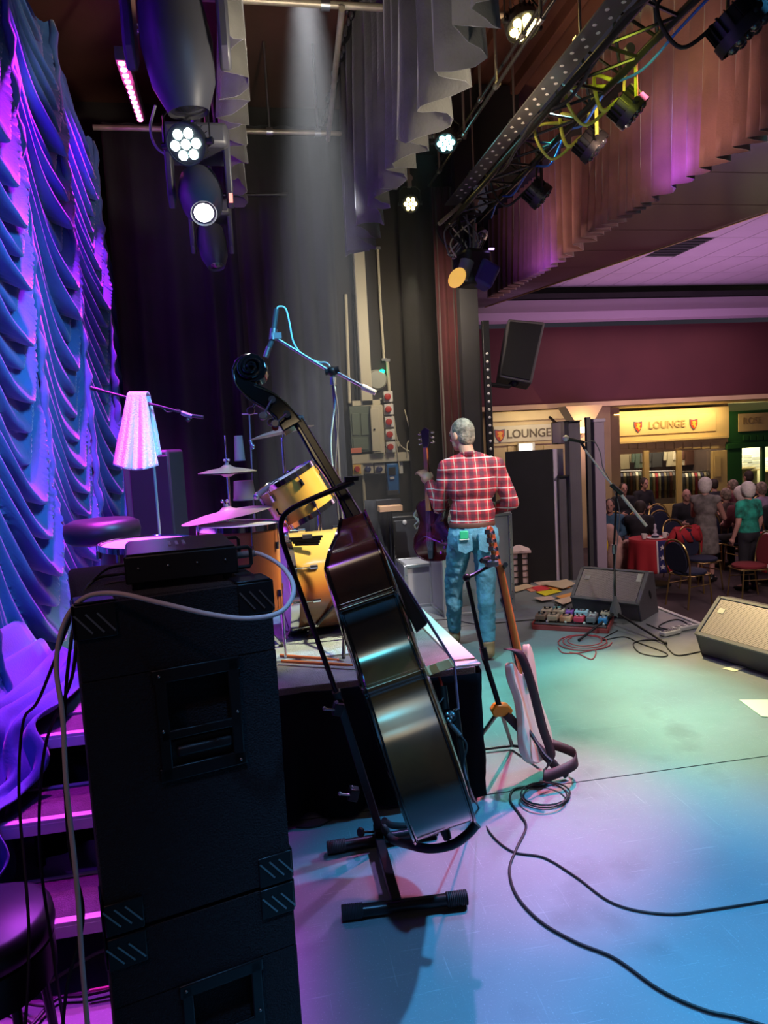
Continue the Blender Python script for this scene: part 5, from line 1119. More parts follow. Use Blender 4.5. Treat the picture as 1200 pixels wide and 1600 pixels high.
MB().tube(bez([IP(651, 797, 5.9), IP(647, 806, 5.88), IP(655, 813, 5.86), IP(648, 820, 5.88), IP(651, 826, 5.9), IP(656, 818, 5.9), IP(649, 808, 5.92), IP(655, 797, 5.9)]), .007, 6, closed=False).build('coiled_lead', 'cream', ag)
# ================================================================== FLOOR MONITORS
def grille_mat():
    m = mk('perforated_grille', (.09, .09, .1), .45, .4); nt = m.node_tree; b = nt.nodes['Principled BSDF']; L = nt.links.new; N = nt.nodes.new
    tc = N('ShaderNodeTexCoord'); v = N('ShaderNodeTexVoronoi'); v.inputs['Scale'].default_value = 120; v.inputs['Randomness'].default_value = 0; L(tc.outputs['Object'], v.inputs[0])
    r = N('ShaderNodeMapRange'); r.inputs[1].default_value = .3; r.inputs[2].default_value = .42; r.inputs[3].default_value = 0; r.inputs[4].default_value = 1; L(v.outputs[0], r.inputs[0])
    x = N('ShaderNodeMix'); x.data_type = 'RGBA'; x.inputs[6].default_value = (.05, .045, .05, 1); x.inputs[7].default_value = (.34, .30, .31, 1); L(r.outputs[0], x.inputs['Factor']); L(x.outputs[2], b.inputs['Base Color']); return m
M['grille'] = grille_mat(); M['wedgegrey'] = mk('dark_grey_wedge_paint', (.10, .09, .10), .5, bump=.4, bs=300)
def wedge(label, o, xd, w_, sc_=1.):
    o = Vector(o); xd = Vector((*xd, 0)).normalized(); yd = Vector((-xd.y, xd.x, 0)); t = thing('floor_monitor', label, 'monitor speaker', o+xd*w_/2+yd*.15)
    g = lambda x, y, z: o+xd*x+yd*y+ZZ*z
    prof = [(0, 0), (-.055, .155), (.19, .40), (.30, .385), (.40, .0)]; prof = [(a*sc_, b*sc_) for a, b in prof]
    MB().prism([g(.012, a, b+.002) for a, b in prof], xd*(w_-.024)).build('cabinet', 'wedgegrey', t, bev=.01)
    for x in (0, w_-.018): MB().prism([g(x, a, b) for a, b in prof], xd*.018).build('side_cheek', 'wedgegrey', t, bev=.006)
    A, B = Vector(prof[1]), Vector(prof[2]); up = (B-A); n = Vector((-up.y, up.x)).normalized()*1.; n = -n if n.y < 0 else n
    fr = lambda x, k, h: g(x, A.x+up.x*k+n.x*h, A.y+up.y*k+n.y*h)
    MB().prism([fr(.035, .07, .003), fr(w_-.035, .07, .003), fr(w_-.035, .93, .003), fr(.035, .93, .003)], (g(0, n.x, n.y)-g(0, 0, 0))*.008).build('grille', 'grille', t, bev=.002)
    mb = MB()
    for (x0, x1, k0, k1) in ((0, w_, -.01, .065), (0, w_, .94, 1.0), (0, .03, .0, 1.), (w_-.03, w_, .0, 1.)):
        mb.prism([fr(x0, k0, -.004), fr(x1, k0, -.004), fr(x1, k1, -.004), fr(x0, k1, -.004)], (g(0, n.x, n.y)-g(0, 0, 0))*.02)
    mb.build('frame', 'grey', t, bev=.003)
    MB().prism([fr(.07, .60, .012), fr(.12, .60, .012), fr(.12, .72, .012), (fr(.07, .72, .012))], (g(0, n.x, n.y)-g(0, 0, 0))*.002).build('label_tape', 'pale_label', t)
    # side handle slot on the right cheek
    MB().sph(g(w_+.001, .20*sc_, .20*sc_), (.004, .022, .05), 14, 8, Matrix((xd, (yd*.8+ZZ*.6).normalized(), xd.cross((yd*.8+ZZ*.6).normalized()))).transposed()).build('handle_slot', 'black', t)
    return t, fr, n, g
M['pale_label'] = mk('pale_label', (.7, .72, .6), .6)
x1d = (.62, -.785); t_, fr, n, g = wedge('grey floor monitor behind the vocal microphone stand, two pale labels', (2.80, 5.94, 0), x1d, .63)
MB().prism([fr(.545, .66, .012), fr(.585, .66, .012), fr(.585, .90, .012), fr(.545, .90, .012)], (g(0, n.x, n.y)-g(0, 0, 0))*.002).build('label_tape', 'pale_label', t_)
wedge('floor monitor at the right edge of the stage, greenish lit frame', (3.10, 4.50, 0), (.22, -.975), .66)
# vocal microphone stand
vm = thing('vocal_microphone_stand', 'black boom stand with ball headed vocal microphone on front of stage', 'microphone stand', onz(962, 985))
vb = onz(962, 978); dv0 = (vb-CAM).dot(FW); 
jp = IP(962, 852, dv0+.02)
MB().cyl((vb.x, vb.y, .14), (vb.x, vb.y, jp.z), .009).build('pole', 'blackmetal', vm); MB().cyl((vb.x, vb.y, .62), (vb.x, vb.y, .70), .018).build('height_clutch', 'steel', vm)
MB().lathe([(.05, .10), (.042, .16), (.02, .22), (.014, .26)], vb, n=16).build('hub', 'grey', vm)
for (x, y) in ((905, 1000), (1040, 1005), (975, 955)):
    e = onz(x, y, .012); MB().cyl((vb.x, vb.y, .12), e, .011, .009).sph(e, .014, 8, 6).build('leg', 'blackmetal', vm)
jj = IP(961, 852, dv0); db = dv0-.1
MB().cyl(IP(912, 700, db), IP(958, 760, db), .008).cyl(IP(957, 758, db), IP(966, 768, db), .015).cyl(IP(965, 766, db), IP(1010, 822, db), .013).build('boom', 'white', vm); MB().cyl(IP(955, 757, db), IP(972, 772, db), .02).build('boom_clutch', 'black', vm); MB().cyl(IP(964, 766, db), (vb.x, vb.y, jp.z), .009).build('riser_tube', 'blackmetal', vm)
MB().cyl(IP(888, 686, db), IP(913, 691, db), .017, .011).build('microphone_body', 'black', vm); MB().sph(IP(884, 685, db), .027, 16, 12).build('microphone_grille', 'white', vm); MB().cyl(IP(906, 688, db), IP(914, 702, db), .012).build('microphone_clip', 'black', vm)
MB().tube(bez([IP(913, 691, db), IP(928, 690, db), (IP(938, 708, db)), IP(942, 730, db), IP(955, 757, db), IP(968, 800, db), IP(962, 870, db), IP(958, 930, db), IP(965, 965, db)]), .004, 6).build('microphone_cable', 'grey', vm)
def floorpts(l, z=.005): return [onz(x, y, z) for x, y in l]
cable('microphone_lead', floorpts([(965, 985), (940, 1000), (975, 995), (1000, 1005), (1040, 1020), (1035, 1026), (1000, 1020), (990, 1005), (1010, 1000), (1035, 1002), (1045, 1015), (1060, 1024), (1095, 1018)]), .0045, 'rubber', 'black lead tangled on the floor beside the vocal microphone stand')
cable('microphone_lead', floorpts([(1010, 975), (1040, 985), (1075, 978), (1060, 968), (1040, 972), (1030, 980), (1060, 984), (1085, 975)]), .005, 'rubber', 'black cable heap between the two floor monitors')
cc = [onz(912+(44-1.2*t)*math.cos(t), 1004+(13-.35*t)*math.sin(t)-.2*t, .005+.0015*t) for t in [k*.4 for k in range(42)]]
tag(MB().tube(cc, .0045, 6).build('red_cable', 'cablered'), 'red cable coiled on the floor in front of the pedalboard', 'cable')
cable('red_cable', floorpts([(872, 1012), (880, 1020), (905, 1020), (930, 1016), (925, 1030), (905, 1022), (890, 1019)]), .0045, 'cablered', 'red cable tail trailing left from its coil')
cable('floor_cable', floorpts([(640, 973), (700, 968), (745, 975), (790, 972), (834, 968)]), .004, 'rubber', 'thin dark cable crossing the floor behind the man legs')
for i, (x0, y0, x1, y1, lab) in enumerate(((1034, 991, 1060, 985, 'white power strip nearer the vocal microphone stand'), (1052, 984, 1092, 976, 'white power strip nearer the right floor monitor'))):
    a, b = onz(x0, y0, .02), onz(x1, y1, .02); d = (b-a).normalized(); sq = ZZ.cross(d); t = thing('power_strip', lab, 'power strip', a, 'white power strips')
    MB().box((a+b)/2, ((b-a).length, .065, .035), Matrix((d, sq, ZZ)).transposed()).build('case', 'white', t, bev=.008)
    for k in range(4): MB().box(a.lerp(b, .15+.23*k)+ZZ*.019, (.03, .035, .003), Matrix((d, sq, ZZ)).transposed()).build('socket', 'grey', t)
# papers by the right monitor
for i, (pts, lab) in enumerate((([(1155, 1094), (1215, 1094), (1215, 1122), (1190, 1120)], 'large pale yellow paper sheet cut by the right edge'), ([(1128, 1045), (1150, 1040), (1167, 1043), (1148, 1050)], 'small white card under the edge of the right floor monitor'))):
    tag(MB().prism([onz(x, y, .001) for x, y in pts], ZZ*.003).build('paper_sheet', mk('pale_paper', (.82, .82, .62), .7), smooth=False), lab, 'paper')
# ---------------- pedalboard
pdx = (onz(950, 990)-onz(832, 983)); pw = pdx.length; pdx.normalize(); pdy = Vector((-pdx.y, pdx.x, 0)); po = onz(832, 983)
pbd = thing('pedalboard', 'pedalboard with red edge holding two rows of effect pedals', 'pedalboard', po+pdx*pw/2+pdy*.17); RP = Matrix((pdx, pdy, ZZ)).transposed()
pg_ = lambda x, y, z: po+pdx*x+pdy*y+ZZ*z
MB().box(pg_(pw/2, .19, .035), (pw, .38, .02), RP @ Matrix.Rotation(R(5), 3, 'X')).build('board', 'black', pbd, bev=.003)
MB().box(pg_(pw/2, .0, .02), (pw, .02, .04), RP).box(pg_(0, .19, .03), (.015, .38, .05), RP).box(pg_(pw, .19, .03), (.015, .38, .05), RP).build('red_frame', mk('red_frame_paint', (.35, .05, .05), .4), pbd, bev=.003)
MB().box(pg_(pw/2, .03, .05), (pw-.03, .022, .015), RP).build('silver_rail', 'steel', pbd)
cols = dict(cream=(.68, .58, .42), red=(.75, .05, .1), blue=(.04, .25, .55), purple=(.35, .1, .5), cyan=(.45, .68, .78), grey=(.2, .18, .2), orange=(.75, .35, .2), brown=(.3, .22, .16), teal=(.2, .5, .5))
pedals = [(.01, .10, .085, .12, 'brown', 'grey brown pedal at the left end of the front row'), (.115, .10, .09, .12, 'cream', 'cream pedal second from left in the front row'), (.225, .09, .10, .11, 'orange', 'tan and orange pedal in the front row centre'), (.345, .095, .085, .11, 'red', 'bright red pedal in the front row'), (.45, .14, .08, .19, 'grey', 'tall dark grey pedal with white label'), (.55, .09, .075, .11, 'blue', 'blue pedal at the right end of the front row'),
          (.03, .25, .085, .11, 'cream', 'cream pedal at the left end of the back row'), (.135, .25, .095, .11, 'cream', 'larger cream pedal second in the back row'), (.25, .25, .06, .10, 'purple', 'small purple pedal in the back row'), (.325, .26, .115, .10, 'cyan', 'wide pale cyan pedal in the back row'), (.55, .25, .08, .11, 'cream', 'cream pedal at the right end of the back row'), (.12, .34, .06, .05, 'teal', 'slim teal pedal peeking behind the back row')]
s_ = pw/.64
for i, (x, y, a, b, c, lab) in enumerate(pedals):
    t = thing('effect_pedal', lab, 'effect pedal', pg_((x+a/2)*s_, y+b/2-.05, .06), 'effect pedals on the pedalboard')
    m = M.setdefault('ped_'+c, mk('pedal_'+c, cols[c], .4)); C_ = pg_((x+a/2)*s_, y+.02, .078+y*.06)
    MB().box(C_, (a*s_, b, .045), RP).build('enclosure', m, t, bev=.006)
    for k in (-1, 1): MB().cyl(C_+pdx*k*a*.25+pdy*b*.28+ZZ*.022, C_+pdx*k*a*.25+pdy*b*.28+ZZ*.036, .009, n=8).build('knob', 'black' if c != 'grey' else 'white', t)
    MB().cyl(C_-pdy*b*.25+ZZ*.022, C_-pdy*b*.25+ZZ*.034, .009, n=8).build('footswitch', 'chrome', t)
    MB().box(C_+pdy*b*.02+ZZ*.0235, (a*.6*s_, b*.22, .002), RP).build('label_strip', 'white' if c in ('grey', 'red', 'blue') else 'darkgrey', t)
for k in range(8): MB().sph(pg_(.04+k*(pw-.08)/7, .045, .064), .012, 8, 6).build('patch_plug', 'white' if k % 2 else 'black', pbd)
# ---------------- sheets of paper scattered on the far floor
pc_ = [((.78, .60, .48), [(828, 906), (871, 908), (880, 915), (848, 918)], 'pale pink sheet at the back of the scattered papers'), ((.80, .32, .22), [(815, 918), (846, 914), (860, 918), (830, 925)], 'salmon red sheet left in the scattered papers'), ((.78, .06, .08), [(828, 918), (858, 914), (872, 917), (842, 925)], 'bright red sheet among the scattered papers'), ((.85, .72, .03), [(837, 925), (864, 921), (878, 924), (852, 931)], 'bright yellow sheet among the scattered papers'), ((.85, .32, .05), [(855, 918), (880, 914), (892, 918), (868, 922)], 'orange sheet right of the red one'),
       ((.72, .55, .36), [(800, 918), (822, 912), (836, 916), (806, 925)], 'tan sheet at left end of the scattered papers'), ((.85, .38, .1), [(868, 932), (893, 926), (902, 929), (878, 936)], 'orange sheet nearest the left monitor'), ((.78, .62, .45), [(866, 938), (890, 932), (902, 936), (880, 945)], 'pale sheet in front of the left monitor'), ((.7, .5, .42), [(834, 934), (860, 931), (868, 936), (846, 939)], 'dusty pink sheet at the front of the papers'), ((.62, .5, .34), [(845, 912), (885, 905), (900, 912), (880, 920)], 'tan sheet at right back of the papers')]
for i, (c, pts, lab) in enumerate(pc_):
    tag(MB().prism([onz(x, y, .002+.003*i) for x, y in pts], ZZ*.002).build('paper_sheet', mk('sheet_colour', c, .7), smooth=False), lab, 'paper', 'papers scattered on the far floor')
# white lantern-like crate
lc = thing('slatted_lantern', 'white lantern box with dark slatted sides standing right of the flight case', 'lantern', onz(818, 915)); a, b = onz(803, 916), onz(832, 914); dL = (a-CAM).dot(FW)
w_ = (b-a).length; h_ = .36; cx = (a+b)/2+Vector((0, .12, 0)); RL = Matrix.Rotation(R(-10), 3, 'Z'); lg = lambda x, y, z: cx+RL @ Vector((x, y, z))
MB().box(lg(0, 0, h_/2), (w_-.03, w_-.03, h_-.02), RL).build('core', 'lilacpink', lc) if 'lilacpink' in M else MB().box(lg(0, 0, h_/2), (w_-.03, w_-.03, h_-.02), RL).build('core', M.setdefault('lilacpink', mk('pinkish_white', (.78, .6, .58), .6)), lc)
for sx in (-1, 0, 1): MB().box(lg(sx*w_*.46, -w_/2+.01, h_/2), (.02 if sx else .05, .012, h_), RL).build('upright', 'black', lc)
for k in range(6): MB().box(lg(0, -w_/2+.012, .02+k*h_/5.2), (w_, .01, .01), RL).build('crossbar', 'black', lc)
MB().prism([lg(-w_*.58, -w_*.58, h_), lg(w_*.58, -w_*.58, h_), lg(w_*.58, w_*.58, h_), lg(-w_*.58, w_*.58, h_)], ZZ*.03).build('lid', 'lilacpink', lc, bev=.004); MB().lathe([(w_*.7, .03), (.03, .08), (0, .08)], lg(0, 0, h_), n=4).build('roof', 'lilacpink', lc, smooth=False)
# flight cases
M['fcase'] = mk('grey_flight_case_panel', (.36, .35, .36), .45, .1, var=.08, vs=4); M['alu'] = mk('aluminium_edge', (.6, .6, .62), .3, .9)
def case(label, c, d, rz=0., dish=True):
    c = Vector(c); Rc = Matrix.Rotation(rz, 3, 'Z'); t = thing('flight_case', label, 'flight case', c); q = lambda x, y, z: c+Rc @ Vector((x, y, z))
    MB().box(q(0, 0, d[2]/2), d, Rc).build('panel', 'fcase', t)
    for sx in (-1, 1):
        for sy in (-1, 1): e = MB().box(q(sx*d[0]/2, sy*d[1]/2, d[2]/2), (.035, .035, d[2]+.01), Rc).build('edge_rail', 'alu', t, bev=.004)
        for z in (0.015, d[2]-.0): MB().box(q(sx*d[0]/2, 0, z), (.035, d[1], .03), Rc).box(q(0, sx*d[1]/2, z), (d[0], .035, .03), Rc).build('edge_rail', 'alu', t, bev=.004)
    for k in range(int(d[2]/.07)): 
        for x in (-d[0]/2+.008, d[0]/2-.008): MB().sph(q(x, -d[1]/2-.018, .05+k*.07), .007, 6, 4).build('rivet', 'chrome', t)
    return t, q
t, q = case('tall grey flight case behind the man, riveted aluminium edges', (2.00, 6.5, 0), (.66, .5, .93))
MB().cyl(q(-.12, -.25, .17), q(-.12, -.27, .17), .055, n=18).cyl(q(-.12, -.27, .17), q(-.12, -.275, .17), .03, n=12).box(q(-.12, -.255, .17), (.15, .006, .15)).build('latch_dish', 'steel', t); MB().cyl(q(.24, -.25, .11), q(.24, -.285, .11), .035, n=14).build('rubber_stop', 'rubber', t)
case('low grey flight case half hidden left of the tall one', (1.56, 6.95, 0), (.30, .4, .42))
# dark equipment beside the wall
nb = thing('powered_speaker', 'black loudspeaker standing on end with white vertical letters, against back wall', 'speaker', onz(622, 900)); p = ony(630, 845, 7.75)
MB().box((p.x, 7.75, .42), (.40, .35, .84)).build('cabinet', 'black', nb, bev=.02); MB().box((p.x, 7.57, .45), (.33, .015, .68)).build('grille', 'darkgrey', nb, bev=.006); MB().box((p.x, 7.6, .08), (.42, .3, .1)).build('base', 'darkgrey', nb, bev=.01)
text('lettering', 'QSC', .10, Vector((ony(613, 864, 7.55).x, 7.55, ony(613, 864, 7.55).z)), (0, 0, 1), (-1, 0, 0), 'white', nb)
a = ony(634, 817, 7.5); MB().sph((a.x, 7.56, a.z), (.024, .01, .028), 12, 8).build('badge', 'white', nb)
ms = thing('music_stand', 'black stand with wooden ledge on top in front of the back wall', 'stand', onz(610, 905)); a, b = ony(591, 790, 7.3), ony(627, 798, 7.3)
MB().box(((a.x+b.x)/2, 7.3, (a.z+b.z)/2+.0), (b.x-a.x, .16, .06)).build('ledge', mk('tan_wood', (.52, .30, .15), .5), ms, bev=.004); MB().box(((a.x+b.x)/2, 7.37, (a.z+b.z)/2+.04), (b.x-a.x+.02, .03, .1)).build('lip', 'black', ms, bev=.004)
c = (a+b)/2; MB().cyl((c.x, 7.34, .25), (c.x, 7.34, a.z), .014).build('pole', 'blackmetal', ms)
for k in range(3): MB().cyl((c.x, 7.34, .32), (c.x+math.cos(k*2.1)*.25, 7.34+math.sin(k*2.1)*.2, .015), .01).build('leg', 'blackmetal', ms)
co = thing('coat_bundle', 'black cloth draped below the wooden ledge', 'cloth', (c.x-.12, 7.42, 0)); mb = MB(); rows = []
for j in range(10):
    rows.append([Vector((c.x-.25+.3*i/14, 7.42+.03*math.sin(i*1.1+j*.2), .1+.95*(1-j/9))) for i in range(15)])
mb.grid(rows); mb.build('cloth_fold', 'blackcloth', co, ang=80, solid=.01)
nb2 = thing('stage_box', 'low black equipment box on the floor at the back wall', 'box', onz(650, 900)); p = ony(655, 885, 7.5); MB().box((p.x, 7.5, .14), (.42, .3, .28)).build('case', 'black', nb2, bev=.01); MB().cyl((p.x-.15, 7.34, .22), (p.x+.1, 7.34, .24), .01).build('handle', 'blackmetal', nb2)
MB().sph((p.x+.12, 7.35, .27), (.03, .01, .015), 8, 6).build('blue_lamp', mk('blue_indicator', (.02, .02, .3), .4, emit=(.1, .05, 1), es=2), nb2)

# ================================================================== ELECTRICS ON THE BACK WALL
YW = 8.32
def wb(nm, label, cat, x0, y0, x1, y1, th, mat, bev=.004, Y=YW, group=None, main='case'):
    A, B = ony(x0, y0, Y), ony(x1, y1, Y); t = thing(nm, label, cat, ((A.x+B.x)/2, Y, B.z), group); wallbox(MB(), x0, y0, x1, y1, Y, th).build(main, mat, t, bev=bev); return t
def pbox(t, nm, x0, y0, x1, y1, th, mat, dy=0., bev=.003): return wallbox(MB(), x0, y0, x1, y1, YW-dy, th).build(nm, mat, t, bev=bev)
tkg = thing('cable_trunking', 'wide cream cable trunking rising up the back wall', 'trunking', ony(575, 620, YW))
A, B = ony(563, 380, YW), ony(567, 640, YW); MB().box(((A.x+B.x)/2, YW-.04, (A.z+B.z)/2), (.14, .08, A.z-B.z)).build('duct', 'cream', tkg, bev=.004)
pbox(tkg, 'elbow', 549, 626, 600, 634, .08, 'cream'); MB().box(((A.x+B.x)/2-.06, YW-.085, (A.z+B.z)/2), (.012, .01, A.z-B.z)).build('lid_seam', 'grey', tkg)
tk2 = thing('conduit', 'dark cable run left of the wide cream trunking', 'conduit', ony(543, 620, YW)); MB().tube([ony(540, 460, YW-.03), ony(546, 630, YW-.03)], .02, 8).build('tube', 'cream', tk2); MB().tube([ony(552, 460, YW-.03), ony(558, 635, YW-.03)], .012, 8).build('cable', 'rubber', tk2)
for (pts, r_, lab, mt) in (([(590, 388), (594, 470), (600, 562)], .016, 'thin cream conduit high on the back wall', 'cream'), ([(605, 563), (609, 620), (614, 700), (620, 715)], .02, 'cream conduit running down beside the red sockets', 'cream'), ([(567, 740), (571, 800), (575, 862)], .02, 'cream conduit below the yellow isolator', 'cream')):
    t = thing('conduit', lab, 'conduit', ony(*pts[-1], YW)); MB().tube([ony(x, y, YW-.03) for x, y in pts], r_, 8).build('tube', mt, t)
    for q_ in (0, -1): MB().box(ony(*pts[q_], YW-.03), (.06, .05, .03)).build('saddle', 'grey', t)
dsk = thing('wall_bulkhead_lamp', 'round grey wall fitting with a green indicator light', 'lamp', ony(588, 612, YW)); p = ony(588, 594, YW); MB().lathe([(.125, 0), (.12, .05), (.1, .075), (0, .08)], p, (0, -1, 0), 28).build('cover', mk('grey_plastic_disc', (.40, .40, .34), .5), dsk); MB().sph(ony(597, 580, YW-.06), (.035, .02, .022), 10, 6).build('indicator', mk('green_led', (0, .3, .1), .4, emit=(0, 1, .35), es=5), dsk)
db_ = wb('distribution_board', 'grey green electrical board with hinged doors on the back wall', 'electrical board', 546, 635, 580, 706, .1, mk('grey_green_enamel', (.12, .15, .11), .5))
pbox(db_, 'door', 550, 648, 562, 678, .012, 'ggreen', .10) if 'ggreen' in M else None
M['ggreen'] = mk('grey_green_door', (.14, .175, .13), .5)
for (x0, y0, x1, y1) in ((550, 646, 561, 680), (564, 646, 576, 680), (552, 685, 575, 703)): pbox(db_, 'door', x0, y0, x1, y1, .012, 'ggreen', .10)
pbox(db_, 'warning_label', 548, 700, 565, 708, .01, 'redlabel', .11) if False else None
M['redlabel'] = mk('red_white_label', (.75, .2, .12), .5); lb = pbox(db_, 'warning_label', 548, 700, 565, 708, .008, 'redlabel', .112); 
cab_ = wb('electrical_cabinet', 'tall cream electrical cabinet right of the grey green board', 'electrical cabinet', 578, 634, 596, 708, .16, 'cream'); pbox(cab_, 'door', 580, 638, 593, 705, .012, 'cream', .16); MB().sph(ony(585, 671, YW-.18), .012, 8, 6).build('lock', 'black', cab_)
dc = wb('wall_duct', 'cream vertical duct carrying the row of red sockets', 'trunking', 594, 622, 613, 712, .08, 'cream', main='duct')
wb('wall_shelf_duct', 'cream horizontal duct under the electrical boards', 'trunking', 548, 708, 655, 722, .1, 'cream', main='duct')
wb('wall_shelf_duct', 'short cream duct stub with cable tails right of the sockets', 'trunking', 613, 690, 622, 698, .08, 'cream', main='duct')
for i in range(5):
    x, y = 605.0+i*1.1, 620+i*19.6; t = wb('red_socket', ['red round power outlet on cream plate, topmost in the column', 'red round power outlet, second from the top of the column', 'red round power outlet in the middle of the column', 'red round power outlet, second from the bottom of the column', 'red round power outlet at the bottom of the column'][i], 'socket', x-7, y-8, x+7, y+8.5, .07, 'white', Y=YW-.08, group='red power outlets in a column', main='plate')
    p = ony(x, y, YW-.15); MB().lathe([(.037, 0), (.037, .035), (.028, .04), (0, .035)], p, (0, -1, 0), 16).build('outlet', 'red', t)
t = wb('isolator_switch', 'yellow isolator box with red knob under the duct', 'switch', 549, 724, 566, 743, .09, 'cream'); pbox(t, 'face', 551, 726, 564, 741, .01, mk('yellow_face', (.75, .45, .08), .5), .09); MB().lathe([(.035, 0), (.03, .03), (0, .03)], ony(558, 733, YW-.1), (0, -1, 0), 14).build('knob', 'red', t)
for i, x in enumerate((574, 592)):
    t = wb('blue_socket', ['blue round power outlet next to the yellow isolator', 'blue round power outlet next to the handheld scanner'][i], 'socket', x-8, 724, x+8, 740, .07, 'cream', main='plate'); MB().lathe([(.036, 0), (.036, .05), (.02, .06), (0, .055)], ony(x, 733, YW-.07), (0, -1, 0), 14).build('outlet', mk('navy_plastic', (.03, .04, .15), .4), t)
t = wb('blue_radio', 'blue handheld radio unit hanging below the duct', 'radio', 603, 724, 621, 772, .1, mk('blue_plastic', (.02, .15, .42), .4), bev=.015, Y=YW-.06); pbox(t, 'screen', 607, 730, 618, 742, .01, 'black', .165); pbox(t, 'button', 609, 745, 616, 749, .012, 'white', .165); pbox(t, 'cradle', 604, 766, 622, 773, .05, 'darkgrey', .14)
wb('white_plug_box', 'small white plug box right of the blue radio', 'socket', 622, 722, 628, 740, .06, 'white')
for i, pts in enumerate(([(612, 640), (616, 670), (620, 700), (624, 730)], [(615, 650), (622, 690), (640, 705), (650, 700)], [(632, 640), (640, 670), (646, 700), (650, 712)], [(598, 660), (594, 680), (600, 695), (606, 700)], [(636, 712), (638, 690), (655, 688), (660, 690)])):
    cable('wall_wire', [ony(x, y, YW-.12) for x, y in pts], .007, 'cream' if i != 3 else 'grey', ['cream wire hanging beside the red outlets', 'cream wire looping right of the red outlets', 'cream wire sloping down to the end of the duct', 'grey wire drooping left of the red outlets', 'bent white wire above the end of the duct'][i], group='loose wires on the back wall')

# ================================================================== OVERHEAD RIG
def pipe(label, a, b, r=.024, clamps=(), mat='pipe'):
    a, b = Vector(a), Vector(b); t = thing('rig_pipe', label, 'pipe', a.lerp(b, .5)); MB().cyl(a, b, r, n=12).build('tube', mat, t)
    for k in clamps:
        p = a.lerp(b, k); MB().cyl(p-(b-a).normalized()*.03, p+(b-a).normalized()*.03, r*1.6).build('clamp', 'steel', t); MB().cyl(p, (p.x, p.y, 5.42), .012).build('hanger', 'steel', t)
    return t
pipe('cross pipe at the top of the picture in front of the ceiling', (-1.6, 5.0, 4.6), (2.1, 5.0, 4.6), clamps=(.36, .62, .78))
pipe('cross pipe further back below the red ceiling', (-1.2, 7.0, 4.62), (2.3, 7.0, 4.62), clamps=(.45, .58, .85))
pipe('short pipe running back between the two cross pipes, left', (.80, 4.95, 4.55), (.93, 7.05, 4.58), .022)
pipe('pipe running back beside the grey border, carrying lamps', (1.78, 3.6, 4.52), (1.78, 7.9, 4.55), clamps=(.45, .8))
pipe('curtain track pipe above the dark grey border', (1.06, 4.2, 5.18), (1.06, 8.2, 5.18), .03, mat='blackmetal')
pipe('slim pipe beside the left ruffled border', (-.12, 4.4, 4.5), (-.12, 6.9, 4.56), .012)
pipe('dark pipe behind the left ruffled border', (-.4, 6.9, 4.0), (.5, 6.9, 4.02), .018, mat='blackmetal')
pipe('short bent pipe end hanging before the cable cluster', IP(720, 320, 7.0), IP(686, 350, 6.9), .02)
# chain of the curtain track
mb = MB(); 
for k in range(46): mb.sph((.98+.02*(k % 2), 4.4+k*.08, 5.06-.04*(k % 3)), (.02, .03, .03), 6, 4)
tag(mb.build('track_runners', 'steel'), 'row of metal curtain runners on the track above the grey border', 'curtain runners', kind='stuff')
# lighting truss
tz = lambda y: 0
trs = thing('lighting_truss', 'long black lattice lighting truss running along the stage front', 'truss', (2.33, 5, 3.87))
def chord(a, b, nm='chord', r=.025): return MB().cyl(a, b, r, n=10).build(nm, 'trussblack', trs)
M['trussblack'] = mk('black_truss_paint', (.014, .014, .013), .35, .4)
c1 = (Vector((2.16, 2.3, 3.86)), Vector((2.16, 7.33, 3.86))); c2 = (Vector((2.5, 2.3, 3.92)), Vector((2.5, 7.33, 3.92))); c3 = (Vector((2.33, 2.3, 4.2)), Vector((2.33, 7.33, 4.2)))
for c in (c1, c2, c3): chord(*c)
nb_ = 12
for k in range(nb_):
    f, g = k/nb_, (k+1)/nb_; h = (f+g)/2
    for (p, q) in ((c1, c2), (c2, c3)):
        MB().cyl(p[0].lerp(p[1], f), q[0].lerp(q[1], h), .0105, n=6).build('brace', 'trussblack', trs); MB().cyl(q[0].lerp(q[1], h), p[0].lerp(p[1], g), .0105, n=6).build('brace', 'trussblack', trs)
M['perf'] = mk('perforated_tray', (.14, .14, .14), .4, .5)
tray = MB().box((2.2, 4.8, 4.05), (.15, 4.9, .012)).build('cable_tray', 'perf', trs)
for k in range(60): MB().cyl((2.17+.06*(k % 2), 2.6+k*.075, 4.0385), (2.17+.06*(k % 2), 2.6+k*.075, 4.0425), .014, n=6).build('tray_hole', 'white', tray)
for i, (a, b, lab) in enumerate((((1.98, 3.2, 4.25), (1.98, 7.3, 4.25), 'slim steel rail running left of the truss'), ((2.05, 2.6, 4.42), (2.05, 7.2, 4.42), 'second slim rail above the truss'))): pipe(lab, a, b, .014, clamps=(.1, .3, .5, .7, .9), mat='blackmetal')
for k, y in enumerate((3.4, 4.6, 5.8, 6.9)):
    MB().cyl((2.33, y, 4.2), (2.33, y, 5.42), .010).build('hanger_cable', 'steel', trs); MB().box((2.33, y, 4.22), (.09, .06, .07)).build('hanger_clamp', 'steel', trs, bev=.005)
cable('truss_cable', [Vector((2.16+.03*math.sin(k*1.7), 2.5+k*.4, 3.84+.04*math.sin(k*2.3))) for k in range(13)], .012, 'rubber', 'black cable lashed along the near truss chord')
cable('truss_cable', [Vector((2.52+.03*math.sin(k*1.3), 3.5+k*.35, 3.88+.05*math.sin(k*2.9))) for k in range(11)], .009, mk('blue_cable', (.03, .12, .5), .4), 'blue cable lashed along the far truss chord')
